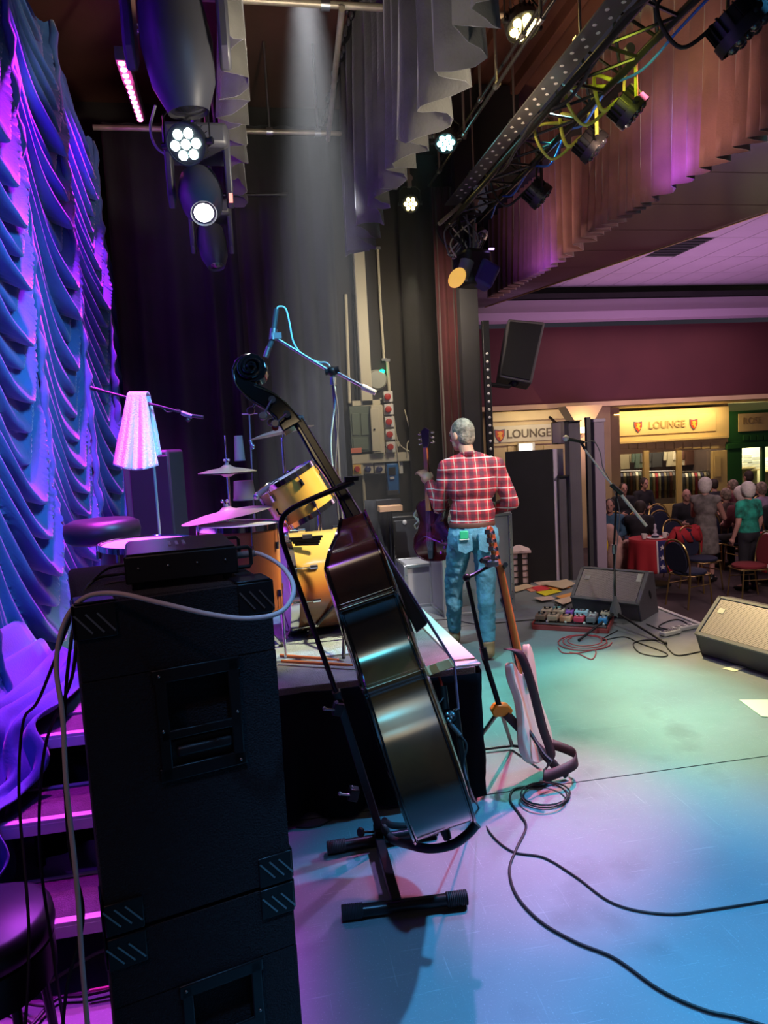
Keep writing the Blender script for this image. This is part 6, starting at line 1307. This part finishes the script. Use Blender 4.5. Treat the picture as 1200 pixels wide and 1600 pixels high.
# LED par lamps
def par(label, c, to, lit=None, r=.105, L_=.11, yoke=.24, top=None, group='round LED stage lamps', hang=None, ncol=7, ym='blackmetal', yr=.010):
    c = Vector(c); d = (Vector(to)-c).normalized(); hx = d.cross(ZZ)
    hx = hx.normalized() if hx.length > .05 else Vector((1, 0, 0)); t = thing('stage_lamp', label, 'stage lamp', c, group)
    b0 = c-d*L_*.7
    MB().lathe([(r*.5, 0), (r*.8, .01), (r*.82, L_*.6), (r, L_*.62), (r, L_), (r*.93, L_), (r*.93, L_*.93)], b0, d, 24, caps=False).cyl(b0, b0+d*.01, r*.5).cyl(b0+d*L_*.9, b0+d*L_*.93, r*.93, n=24).build('housing', 'black', t)
    for k in range(18):
        a = 2*math.pi*k/18; u, v = orth(d); e = u*math.cos(a)+v*math.sin(a); f = e.cross(d); MB().box(b0+e*r*.86+d*L_*.3, (.022, .004, L_*.6), Matrix((e, f, d)).transposed()).build('cooling_fin', 'blackmetal', t)
    u, v = orth(d); lm = 'lens_dark' if lit is None else lit
    for k in range(ncol):
        q = b0+d*L_*.95 if k == 0 else b0+d*L_*.95+(u*math.cos(k*math.pi/3)+v*math.sin(k*math.pi/3))*r*.55
        MB().sph(q, (r*.24, r*.24, r*.24), 10, 6).build('lens', lm, t)
    w_ = r+.02; up = ZZ; pts = [c-hx*w_, c-hx*w_+up*yoke*.75, c-hx*w_*.6+up*yoke, c+hx*w_*.6+up*yoke, c+hx*w_+up*yoke*.75, c+hx*w_]
    MB().tube(pts, yr, 6, flat=.4).build('yoke', ym, t); MB().cyl(c-hx*(w_+.015), c-hx*(w_-.02), .018).build('pivot_knob', 'blackmetal', t); MB().cyl(c+hx*(w_-.02), c+hx*(w_+.015), .018).build('pivot_knob', 'blackmetal', t)
    tp_ = c+up*yoke; MB().box(tp_+up*.03, (.04, .05, .07)).cyl(tp_+up*.08-Vector((0, .02, 0)), tp_+up*.08+Vector((0, .02, 0)), .035).build('clamp', 'steel', t, bev=.004)
    if hang: MB().cyl(tp_+up*.08, Vector(hang), .012).build('drop_pipe', 'steel', t)
    return t
M['lens_dark'] = mk('dark_lens', (.03, .03, .04), .1, coat=1.)
def lit(nm, c, s): return mk(nm, c, .3, emit=c, es=s)
LC, LY, LYG, LW = lit('lit_cyan_lens', (.35, 1, 1), 9), lit('lit_warm_lens', (1, .78, .25), 9), lit('lit_yellow_green_lens', (.9, 1, .15), 7), lit('lit_white_cyan_lens', (.75, 1, .97), 9)
LO = lit('lit_orange_lens', (1, .5, .3), 9)
pc1 = onx(697, 220, 1.85); par('lit cyan stage lamp at the end of the grey border', pc1, pc1+Vector((-.25, -.6, -1)), LC, .10, .12, .16)
pc2 = ony(816, 38, 4.95); par('lit yellow stage lamp at top centre beside the truss', pc2, pc2+Vector((.1, -.45, -1)), LY, .125, .12, .18)
pc3 = IP(641, 318, 7.0); par('lit warm stage lamp low at the far end of the border', pc3, pc3+Vector((-.1, -.9, -.5)), LY, .085, .09, .16, hang=(pc3.x, pc3.y, 5.43))
MB().box(pc3+Vector((.0, .02, .09)), (.2, .1, .04)).build('lamp_shield', 'gold', bpy.data.objects.new('x', None)) if False else None
pc4 = IP(293, 224, 3.72); par('lit white cyan stage lamp behind the moving heads', pc4, pc4+Vector((-.3, -.9, -.6)), LW, .105, .12, .2, hang=(pc4.x, pc4.y, 5.43))
pc5 = IP(245, -4, 4.6); par('lit orange stage lamp cut by the top edge, upper left', pc5, pc5+Vector((0, -.55, -1)), LO, .12, .12, .18, hang=(pc5.x, pc5.y, 5.43))
# dark lamps hung from the truss
pts_ = ((1160, 42, 2.62, .125, .16, (.6, -.15, -.8), 'large dark stage lamp at the top right corner'), (985, 172, 2.62, .10, .15, (.75, -.2, -.75), 'dark stage lamp with yellow green lit yoke and cable'), (926, 228, 2.62, .10, .15, (.75, -.2, -.75), 'dark stage lamp with blue lights under the truss middle'), (843, 305, 2.62, .095, .16, (.75, -.2, -.75), 'dark stage lamp under the far half of the truss'), (745, 372, 2.5, .10, .13, (.5, -.5, -.7), 'dark stage lamp over the cable cluster at the truss end'))
M['ylit'] = mk('yellow_green_lit_cable', (.55, .58, .08), .5)  # yellow green light put into the colour of these leads and yokes
for i, (x, y, X, r, L_, d, lab) in enumerate(pts_):
    c = onx(x, y, X); par(lab, c, c+Vector(d), None, r*1.22, L_, .30, ym='ylit' if i in (1, 2) else 'blackmetal', yr=.018)
    q = c+Vector((0, 0, .3))
    cable('lamp_lead', [c-Vector(d)*.1, c+Vector((-.28, .1, -.06)), c+Vector((-.38, .15, .18)), Vector((2.5, c.y+.1, 3.95))], .011, 'ylit' if i in (1, 2) else 'rubber', ['lead looping behind the large top right lamp', 'yellow green lit lead looping from lamp nearer the camera', 'yellow green lit lead looping from the middle truss lamp', 'black lead looping from the far truss lamp', 'black lead of the lamp over the cluster'][i])
    if i in (1, 2): cable('lamp_lead', [c-Vector(d)*.08, c+Vector((-.18, .05, .02)), c+Vector((-.2, .1, .25)), Vector((2.5, c.y+.02, 3.95))], .013, 'ylit', ['second yellow green lit lead on the lamp nearer the camera', 'second yellow green lit lead on the middle truss lamp'][i-1])
c = onx(926, 238, 2.62)
for k in range(3): pass
# cable cluster and moving head at the far end of the truss
for i in range(9):
    rr = random.Random(i+40); a = IP(700+rr.uniform(0, 45), 345+rr.uniform(-10, 10), 7.0); b = IP(700+rr.uniform(0, 50), 400+rr.uniform(-10, 20), 6.9); m_ = IP(690+rr.uniform(0, 60), 375+rr.uniform(-12, 22), 6.85)
    cable('loose_lead', [a, m_, b, b+Vector((.1, 0, .12))], .008, ['cream', 'rubber', 'grey'][i % 3], '%s loose lead in the tangle at the far truss end' % ['cream', 'black', 'grey'][i % 3], group='%s leads tangled at the far truss end' % ['cream', 'black', 'grey'][i % 3])
mh = thing('scoop_lamp', 'dark hanging lamp with amber lens below the cable tangle', 'stage lamp', IP(735, 425, 6.9)); D = 6.9
MB().box(IP(738, 420, D), (.30, .3, .34), Matrix.Rotation(.3, 3, 'Z')).build('housing', 'black', mh, bev=.05); MB().cyl(IP(730, 408, D-.2), IP(722, 436, D-.2), .07, .06).build('barrel', 'grey', mh); MB().lathe([(0, -.01), (.10, 0), (.0, .02)], IP(714, 434, D-.25), (RT*-.8+UP*.2-FW), 18).build('amber_lens', mk('amber_lens', (.9, .5, .12), .3, emit=(1, .55, .1), es=.6), mh)
MB().cyl(IP(742, 350, D), IP(740, 400, D), .02).build('drop_pipe', 'steel', mh); MB().box(IP(757, 430, D-.05), (.2, .2, .24), Matrix.Rotation(.5, 3, 'Y')).build('side_housing', mk('indigo_plastic', (.05, .03, .22), .5), mh, bev=.03); MB().box(IP(768, 389, D-.1), (.05, .02, .015)).build('violet_indicator', lit('violet_indicator', (.5, .3, 1), 3), mh)
# moving heads hanging over the left side
def moving_head(label, c, to, s=1., litm=None, base_up=.42, group='moving head lamps'):
    c = Vector(c); d = (Vector(to)-c).normalized(); t = thing('moving_head', label, 'stage lamp', c, group); hx = RT; M['mhead'] = M.get('mhead') or mk('moving_head_grey', (.045, .045, .055), .45)
    MB().box(c+ZZ*base_up*s, (.38*s, .34*s, .14*s)).build('base', 'mhead', t, bev=.03*s)
    for sg in (-1, 1): MB().prism([c+hx*sg*.155*s+ZZ*z*s+Vector((0, y*s, 0)) for y, z in ((-.09, .36), (.09, .36), (.07, -.02), (0, -.08), (-.07, -.02))], hx*sg*.045*s).build('yoke_arm', 'mhead', t, bev=.012*s)
    MB().lathe([(.06*s, -.2*s), (.12*s, -.16*s), (.135*s, -.02*s), (.12*s, .12*s), (.085*s, .2*s), (.078*s, .22*s), (.07*s, .21*s)], c, d, 22).build('head', 'mhead', t)
    MB().lathe([(0, .018), (.05*s, .008), (.068*s, 0)], c+d*.205*s, d, 20, caps=False).build('lens', litm or 'lens_dark', t)
    MB().cyl(c+ZZ*(base_up+.07)*s, c+ZZ*(base_up+.16)*s, .03*s).build('clamp', 'steel', t); MB().cyl(c+ZZ*(base_up+.12)*s+Vector((.02, .05, 0)), Vector((c.x+.02, c.y+.05, 5.43)), .012).build('drop_pipe', 'blackmetal', t)
    return t
m1 = IP(314, 306, 4.1); t = moving_head('moving head lamp with lit white lens', m1, m1+Vector((.08, -.75, -.75)), .95, lit('lit_white_lens', (1, 1, .98), 14), .30)
MB().box(m1+RT*.19-FW*.09+ZZ*-.05, (.02, .01, .05)).build('red_display', lit('red_display', (1, .2, .15), 2), t)
m2 = IP(332, 384, 4.9); moving_head('unlit moving head lamp pointing down below the lit one', m2, m2+Vector((.12, -.3, -1)), .75, None, .30)
m3 = IP(278, 78, 3.6); moving_head('big dark moving head lamp looming at upper left', m3, m3+Vector((.1, .1, -1)), 1.35, None, .34)
# magenta LED batten
ba_ = thing('led_batten', 'magenta LED batten with a row of glowing lenses at upper left', 'stage lamp', IP(205, 145, 5.2)); A, B = IP(190, 99, 4.6), IP(219, 187, 5.9); LM = lit('lit_magenta_lens', (1, .12, .42), 8)
d = (B-A).normalized(); sqz = MB(); u, v = orth(d); Rm = Matrix((u, v, d)).transposed(); MB().box((A+B)/2+UP*.05, (.08, .08, (B-A).length+.1), Rm).build('housing', 'black', ba_, bev=.005); MB().cyl((A+B)/2+UP*.05, Vector((((A+B)/2).x, ((A+B)/2).y, 5.43)), .012).build('drop_pipe', 'blackmetal', ba_)
for k in range(12): MB().sph(A.lerp(B, k/11), (.024, .024, .016), 10, 6).build('lens', LM, ba_)
bl_ = bpy.data.lights.new('led_batten_light', 'POINT'); bl_.energy = 7; bl_.color = (1, .1, .5); bl_.shadow_soft_size = .2; bo = bpy.data.objects.new('led_batten_light', bl_); COL.objects.link(bo); bo.location = (A+B)/2-FW*.2-UP*.12
cable('lamp_lead', [IP(196, 45, 4.4), IP(205, 38, 4.4), IP(225, 42, 4.4), IP(210, 52, 4.4), IP(198, 50, 4.4), IP(215, 48, 4.3), IP(240, 40, 3.8), IP(262, 30, 3.6)], .008, 'grey', 'lead coiled beside the big dark moving head')
cable('lamp_lead', [IP(243, 165, 4.5), IP(235, 200, 4.5), IP(243, 228, 4.5), IP(262, 243, 4.5), IP(280, 246, 4.3), IP(290, 232, 4.0)], .008, 'grey', 'violet lit lead looping left of the white cyan lamp')
# hung PA speaker on the proscenium
pa = thing('hung_speaker', 'black loudspeaker bracketed high on the proscenium before the maroon wall', 'speaker', IP(812, 600, 7.5)); D = 7.75
fr4 = [(794, 498), (852, 503), (831, 600), (779, 589)]; MB().prism([IP(x, y, D) for x, y in fr4], FW*.4+RT*.03).build('cabinet', 'wedgegrey', pa, bev=.02); MB().prism([IP(x, y, D-.015) for x, y in ((797, 502), (848, 507), (828, 594), (783, 585))], FW*.012).build('grille', 'black', pa, bev=.004)
MB().tube([IP(766, 601, D-.1), IP(795, 604, D+.1), IP(804, 594, D+.1)], .025, 8).sph(IP(804, 598, D+.1), .05, 10, 8).build('wall_bracket', 'black', pa)
# ================================================================== HALL FURNITURE AND PEOPLE
HF = -.8
M['navy'] = mk('navy_chair_fabric', (.012, .015, .042), .9, bump=.3, bs=200); M['redfab'] = mk('red_chair_fabric', (.17, .012, .018), .9)
def make_chair(label, fab):
    t = thing('banquet_chair', label, 'chair', (0, 0, 0)); ORG[t.name] = Vector((0, 0, 0))
    for sx in (-1, 1):
        MB().tube(bez([(sx*.2, .20, 0), (sx*.19, .18, .25), (sx*.18, .16, .44)], 4), .011, 8).build('leg', 'gold', t); MB().tube(bez([(sx*.2, -.24, 0), (sx*.19, -.2, .25), (sx*.18, -.17, .44)], 4), .011, 8).build('leg', 'gold', t)
        MB().cyl((sx*.19, .18, .30), (sx*.19, -.19, .30), .007).build('stretcher', 'gold', t)
    MB().tube(bez([(-.18, .2, .44), (.18, .2, .44), (.19, .0, .44), (.18, -.18, .44), (-.18, -.18, .44), (-.19, 0, .44), (-.18, .2, .44)], 3), .010, 8).build('seat_frame', 'gold', t)
    mb = MB(); mb.lathe([(0, .44), (.2, .44), (.225, .46), (.225, .485), (.2, .50), (0, .51)], n=20); mb.v = [(x*.98, y*.98, z) for x, y, z in mb.v]; mb.build('seat', fab, t)
    bk = [(-.19, -.19, .44), (-.215, -.22, .62), (-.19, -.25, .8), (-.12, -.27, .9), (0, -.275, .935), (.12, -.27, .9), (.19, -.25, .8), (.215, -.22, .62), (.19, -.19, .44)]
    MB().tube(bez(bk, 5), .0125, 8).build('back_frame', 'gold', t)
    b2 = bez([Vector(p) for p in ((-.13, -.205, .5), (-.185, -.222, .62), (-.165, -.246, .78), (-.1, -.262, .87), (0, -.268, .905), (.1, -.262, .87), (.165, -.246, .78), (.185, -.222, .62), (.13, -.205, .5))], 3)
    MB().prism([p+Vector((0, .02, 0)) for p in b2], (0, -.035, 0)).build('backrest', fab, t, bev=.006); return t
ch_n = make_chair('x', 'navy'); ch_r = make_chair('y', 'redfab')
def FP(x, y): return onz(x, y, HF)
chairs = [(FP(1078, 945), R(-78), 'n', 'navy banquet chair with gold frame nearest the stage'), (FP(1170, 935), R(80), 'r', 'red seated banquet chair back to back with the nearest navy one'), (FP(1068, 903), R(185), 'n', 'navy oval backed chair right of the seated woman'), (FP(1128, 886), R(190), 'n', 'navy chair behind the woman in the patterned dress'),
          (FP(1010, 880), R(182), 'r', 'upright red chair back standing in the far row'), (FP(1044, 879), R(178), 'n', 'dark chair right of the upright red one'), (FP(972, 881), R(175), 'n', 'dark chair at left end of the far row'), (FP(1040, 862), R(180), 'n', 'dark chair before the shopfront window, centre')]
fn = fr_ = False
for p, rz, k, lab in chairs:
    src = ch_n if k == 'n' else ch_r
    if k == 'n' and not fn: src.location = p; src.rotation_euler = (0, 0, rz); src['label'] = lab; src['group'] = 'gold framed banquet chairs in the hall'; fn = True
    elif k == 'r' and not fr_: src.location = p; src.rotation_euler = (0, 0, rz); src['label'] = lab; src['group'] = 'gold framed banquet chairs in the hall'; fr_ = True
    else: dup(src, p, rz, lab, group='gold framed banquet chairs in the hall')
jc = FP(1097, 921); dup(ch_n, jc, R(195), 'navy chair with a red jacket over its back', group='gold framed banquet chairs in the hall')
M['flagred'] = mk('flag_red_cloth', (.42, .02, .03), .85); M['flagblue'] = mk('flag_blue_cloth', (.02, .02, .12), .85); M['flagwhite'] = mk('flag_white_cloth', (.7, .62, .62), .85)
def table(label, clabel, c, r, h, stripes):
    c = Vector(c); t = thing('round_table', label, 'table', c); MB().cyl(c+ZZ*(h-.03), c+ZZ*h, r, n=28).build('tabletop', 'white', t); MB().cyl(c, c+ZZ*h, .04).build('post', 'blackmetal', t); MB().lathe([(.3, 0), (.28, .03), (.05, .06)], c, n=18).build('base', 'blackmetal', t)
    k = thing('flag_tablecloth', clabel, 'tablecloth', c+ZZ*.2); N_ = 96; drop = .5
    def rim(a, z): f = (h-z)/drop; rr = r+.01+.05*f*(.6+.5*math.sin(a*9)); return c+Vector((math.cos(a)*rr, math.sin(a)*rr, z))
    MB().lathe([(0, h+.008), (r+.01, h+.006)], c, n=N_, caps=False).build('top_cloth', 'flagred', k)
    segs = stripes
    for (a0_, a1_, m_) in segs:
        n = max(3, int((a1_-a0_)*16)); mb = MB(); mb.grid([[rim(a0_+(a1_-a0_)*i/n, h+.006-drop*j/8) for i in range(n+1)] for j in range(9)]); mb.build('cloth_stripe', m_, k, ang=80, solid=.005)
    return t, k, rim
jk_ = thing('red_jacket', 'red jacket hung over a chair back in front of the patterned dress', 'jacket', jc+ZZ*.5); RJ = Matrix.Rotation(R(195), 3, 'Z'); mb = MB(); rows = []
for j in range(12):
    rows.append([jc+RJ @ Vector((-.26+.52*i/16+.02*math.sin(j), -.31-.03*math.sin(i*1.1+j*.4), .93-.5*j/11)) for i in range(17)])
rows = [[p-RJ @ Vector((0, -.10, .0)) for p in rows[5]], [p-RJ @ Vector((0, -.09, 0)) for p in rows[2]]]+rows; mb.grid(rows); mb.build('jacket_back', 'flagred', jk_, ang=80, solid=.01)
for s in (-1, 1): MB().tube(bez([jc+RJ @ Vector((s*.22, -.28, .9)), jc+RJ @ Vector((s*.30, -.3, .75)), jc+RJ @ Vector((s*.29, -.3, .5))]), .05, 10).build('sleeve', 'flagred', jk_)
tc = FP(1030, 918)+Vector((.0, .22, 0)); toC = math.atan2(-tc.y, -tc.x)
def star(p, nrm, s, par):
    nrm = Vector(nrm).normalized(); u = ZZ.cross(nrm).normalized(); v = nrm.cross(u); pts = [Vector(p)+(u*math.sin(k*math.pi/5)+v*math.cos(k*math.pi/5))*s*(1 if k % 2 == 0 else .4) for k in range(10)]; MB().prism(pts, nrm*.006).build('star', 'flagwhite', par, smooth=False)
TH = .74; tr_ = .31
t, k, rim = table('round table left of the nearest chair, under a flag cloth', 'red white and blue star tablecloth on the table beside the plush toy', tc, tr_, TH, [(toC-1.2, toC+.25, 'flagred'), (toC+.25, toC+.32, 'flagwhite'), (toC+.32, toC+.75, 'flagblue'), (toC+.75, toC+1.3, 'flagred'), (toC+1.3, toC+5.083, 'flagred')])
for z in (.64, .48, .34): p = rim(toC+.55, TH-.74+z)+Vector((0, 0, 0)); star(rim(toC+.52, z)+Vector((math.cos(toC+.52), math.sin(toC+.52), 0))*.012, (math.cos(toC+.52), math.sin(toC+.52), 0), .05, k)
t2c = FP(1215, 912); tC2 = math.atan2(-t2c.y, -t2c.x)
t, k, rim = table('round table cut by the right edge, under a striped cloth', 'red and white striped tablecloth at the right edge', t2c, .4, TH, [(tC2-1.3+.2*i, tC2-1.3+.2*(i+1), ('flagred', 'flagwhite', 'flagblue', 'flagwhite')[i % 4]) for i in range(13)]+[(tC2+1.3, tC2+4.98, 'flagred')])
def cup(label, p, m='white'):
    t = thing('cup', label, 'cup', p, 'white cups on the tables'); MB().lathe([(.028, 0), (.038, .03), (.042, .085), (.036, .085), (.03, .03), (0, .012)], p, n=16, caps=False).build('bowl', m, t); MB().tube(bez([Vector(p)+Vector((.04, 0, .07)), Vector(p)+Vector((.065, 0, .06)), Vector(p)+Vector((.06, 0, .03)), Vector(p)+Vector((.037, 0, .02))], 4), .005, 6).build('handle', m, t)
cup('white cup on the flag cloth beside the centre ornament', tc+Vector((.16, -.14, TH+.014))); cup('white cup at the left side of the flag cloth table', tc+Vector((-.17, -.1, TH+.014))); cup('white cup on the striped cloth at the right edge', t2c+Vector((-.28, -.1, TH+.014)))
mt = thing('glass_ornament', 'pale stemmed ornament on a plate in the flag table middle', 'ornament', tc+Vector((.02, -.1, TH+.012))); MB().lathe([(.0, 0), (.12, .0), (.13, .012)], tc+Vector((.02, -.1, TH+.012)), n=22).build('plate', 'white', mt); MB().lathe([(.05, .012), (.055, .05), (.02, .08), (.03, .12), (.015, .16), (.02, .21), (0, .23)], tc+Vector((.02, -.1, TH+.012)), n=16).build('stem', 'lilac', mt); MB().lathe([(.056, .014), (.06, .045)], tc+Vector((.02, -.1, TH+.012)), n=16).build('dark_band', 'navy', mt)
bt = FP(1165, 925); 
# plush bear
M['plush'] = mk('pinkish_beige_plush', (.52, .32, .27), .95, bump=.8, bs=70, var=.15, vs=8)
pbp = FP(965, 905)+Vector((-.1, -.1, 0)); pl_ = thing('plush_toy', 'big pinkish beige plush toy sitting behind the left floor monitor', 'plush toy', pbp); pd = (pbp-CAM).dot(FW)
mb = MB(); mb.sph(IP(965, 873, pd), (.22, .2, .27), 16, 12).sph(IP(952, 835, pd), (.13, .13, .18), 14, 10).sph(IP(984, 852, pd-.1), (.14, .10, .09), 14, 10, Matrix.Rotation(.5, 3, 'Y')).sph(IP(993, 895, pd-.15), (.10, .13, .11), 14, 10).sph(IP(966, 845, pd), (.06, .06, .1), 12, 8); o = mb.build('plush_body', 'plush', pl_); remesh(o, .02, 3)
MB().sph(IP(946, 852, pd-.12), (.05, .03, .12), 12, 8).build('yellow_patch', mk('yellow_felt', (.75, .55, .05), .8), pl_); MB().sph(IP(1001, 850, pd-.2), .02, 8, 6).build('nose', 'black', pl_)
# people
def clothm(nm, c, v=.25): return mk(nm, c, .85, bump=.3, bs=60, var=v, vs=9)
M['greenprint'] = clothm('green_printed_blouse', (.015, .24, .17), .8); M['greyprint'] = clothm('grey_patterned_dress', (.17, .15, .14), .6); M['dkcloth'] = clothm('black_clothing', (.015, .014, .02)); M['maroontop'] = clothm('maroon_top', (.10, .02, .03)); M['lilactop'] = clothm('lilac_top', (.28, .2, .3)); M['bluetop'] = clothm('blue_top', (.05, .12, .2)); M['browntop'] = clothm('brown_top', (.08, .05, .04))
M['skinh'] = mk('hall_skin', (.48, .25, .2), .6)
back = R(12)
figure('woman with white bobbed hair in green printed blouse, black trousers, back turned', FP(1170, 922), back, STAND, 'greenprint', 'dkcloth', 'hairwhite', .022, .90, sleeve='short', vox=.02, build=1.15, skin='skinh')
ps = dict(STAND, wl=(-.1, .45, 1.12), el=(-.24, .15, 1.12), wr=(.12, .5, 1.1), er=(.25, .2, 1.08))
figure('white haired woman in grey patterned dress reaching to the right', FP(1103, 908), R(-50), ps, 'greyprint', 'greyprint', 'hairwhite', .025, .92, sleeve='none', vox=.02, skirt_=True, build=1.1, skin='skinh')
sw = dict(SIT, head=(.02, .16, 1.2), neck=(0, .06, 1.06), wl=(-.02, .30, 1.05), el=(-.2, .28, .76), wr=(.22, .4, .78))
figure('dark haired woman in black seated at the flag table, chin on hand', FP(1000, 902), R(-35), sw, 'dkcloth', 'dkcloth', 'hairdark', .01, .95, headyaw=R(-25), vox=.02, skin='skinh')
fy = lambda d: 666+2.45*1100/d
seated = [(1073, fy(13.0), 'bald man in dark top seated beyond the second row', 'dkcloth', 'skinh', -.02, R(160), .95), (1006, fy(15.2), 'dark haired person in black seated before the shop window', 'dkcloth', 'hairdark', .005, R(190), 1.), (1118, fy(14.7), 'person with short dark hair seated left of the green shopfront', 'dkcloth', 'hairdark', .0, R(20), .98), (1137, fy(12.7), 'grey haired person in brown seated behind the dress woman', 'browntop', 'hairgrey', .005, R(10), .96), (1160, fy(11.9), 'pink lit white haired person seated behind the green blouse woman', 'maroontop', 'hairwhite', .02, R(0), 1.02), (1172, fy(15.4), 'dark haired person seated before the bright green shop window', 'dkcloth', 'hairdark', .0, R(5), 1.05), (1192, fy(13.4), 'brown haired person in lilac seated near the right edge', 'lilactop', 'hairgrey', .01, R(10), .98), (1214, fy(12.0), 'dark clothed person seated at the right edge, far row', 'dkcloth', 'hairdark', .0, R(0), 1.), (955, fy(11.6), 'person in blue top seated behind the lilac pillar', 'bluetop', 'hairdark', .0, R(150), .95), (975, fy(14.3), 'person in dark clothes seated left in the far row', 'dkcloth', 'hairdark', .0, R(170), .98), (1148, fy(14.0), 'person in maroon seated below the shop pilaster', 'maroontop', 'hairgrey', .0, R(15), 1.0)]
for x, y, lab, top, hair, hc_, rz, s in seated:
    q = FP(x, y); figure(lab, q, rz, SIT, top, 'dkcloth', hair, hc_, s, vox=.025, skin='skinh')
    dup(ch_n, q+Vector((0, 0, 0)), rz, 'dark banquet chair under the '+lab.split(' seated')[0].split(' in ')[0]+' at '+lab.split('seated ')[1], group='gold framed banquet chairs in the hall')
# clothes rails inside the lounge shop
gcol = [(.3, .02, .03), (.6, .55, .42), (.03, .03, .03), (.4, .4, .3), (.05, .08, .06), (.12, .05, .03), (.02, .02, .05), (.5, .45, .3), (.06, .06, .06), (.2, .17, .1)]
for i, c in enumerate(gcol): M['g%d' % i] = mk('garment_cloth', c, .85)
def garment(label, p, m, w_=.42, h=.75, grp='garments on the shop rails', edge=True):
    p = Vector(p); t = thing('hanging_garment', label, 'garment', p, grp); a = R(62 if edge else 8); u = Vector((math.cos(a), math.sin(a), 0)); n = Vector((-u.y, u.x, 0))
    MB().prism([p+u*x*w_+ZZ*z*h-n*.035 for x, z in ((-.16, -.05), (.16, -.05), (.5, -.16), (.56, -.7), (.42, -.72), (.34, -.35), (.36, -1), (-.36, -1), (-.34, -.35), (-.42, -.72), (-.56, -.7), (-.5, -.16))], n*.07).build('coat', m, t, bev=.01); MB().tube([p+ZZ*.04, p, p-ZZ*.03], .006, 5).build('hanger_hook', 'steel', t)
cname = ['red', 'cream', 'black', 'olive grey', 'dark green', 'dark brown', 'navy', 'beige', 'charcoal', 'khaki']
for w0, (xa, xb) in enumerate(((959, 1002), (1014, 1054), (1065, 1108))):
    a, b = ony(xa, 737, 18.2), ony(xb, 736, 18.2); rl = thing('clothes_rail', 'steel clothes rail behind the %s shop window' % ['left', 'middle', 'right'][w0], 'clothes rail', (a.x, 18.2, -.8), 'clothes rails in the shop'); MB().cyl(a, b, .018).build('top_bar', 'steel', rl)
    for q in (a, b): MB().cyl(q, (q.x, 18.2, -.78), .018).build('upright', 'steel', rl)
    for k in range(9):
        ci = (k*3+w0*4) % 10; x = a.x+(b.x-a.x)*(k+.5)/9; garment('%s garment, %s from the left on the %s rail' % (cname[ci], ['first', 'second', 'third', 'fourth', 'fifth', 'sixth', 'seventh', 'eighth', 'ninth'][k], ['left', 'middle', 'right'][w0]), (x, 18.2, a.z-.02), 'g%d' % ci)
    for k in range(3):
        x = a.x+(b.x-a.x)*(k+.5)/3; ci = (k*4+w0*3+1) % 10; garment('%s shirt hung high, %s along the %s window' % (cname[ci], ['left', 'middle', 'right'][k], ['left', 'middle', 'right'][w0]), (x, 18.9, ony(980, 706, 18.9).z+.1), 'g%d' % ci, .5, .6, 'shirts hung high in the shop', False)
# ================================================================== HAZE
hz = bpy.data.materials.new('stage_haze'); hz.use_nodes = True; nt = hz.node_tree; nt.nodes.clear(); o_ = nt.nodes.new('ShaderNodeOutputMaterial'); v_ = nt.nodes.new('ShaderNodeVolumeScatter'); v_.inputs['Density'].default_value = .06; v_.inputs['Color'].default_value = (.8, .8, .8, 1); v_.inputs['Anisotropy'].default_value = .2
nt.links.new(v_.outputs[0], o_.inputs['Volume']); M['haze'] = hz
hb = MB().box((.85, 6.2, 3.1), (1.7, 1.5, 4.4)).build('haze', 'haze', smooth=False); tag(hb, 'thin grey haze hanging over the back of the stage', 'haze', kind='stuff')
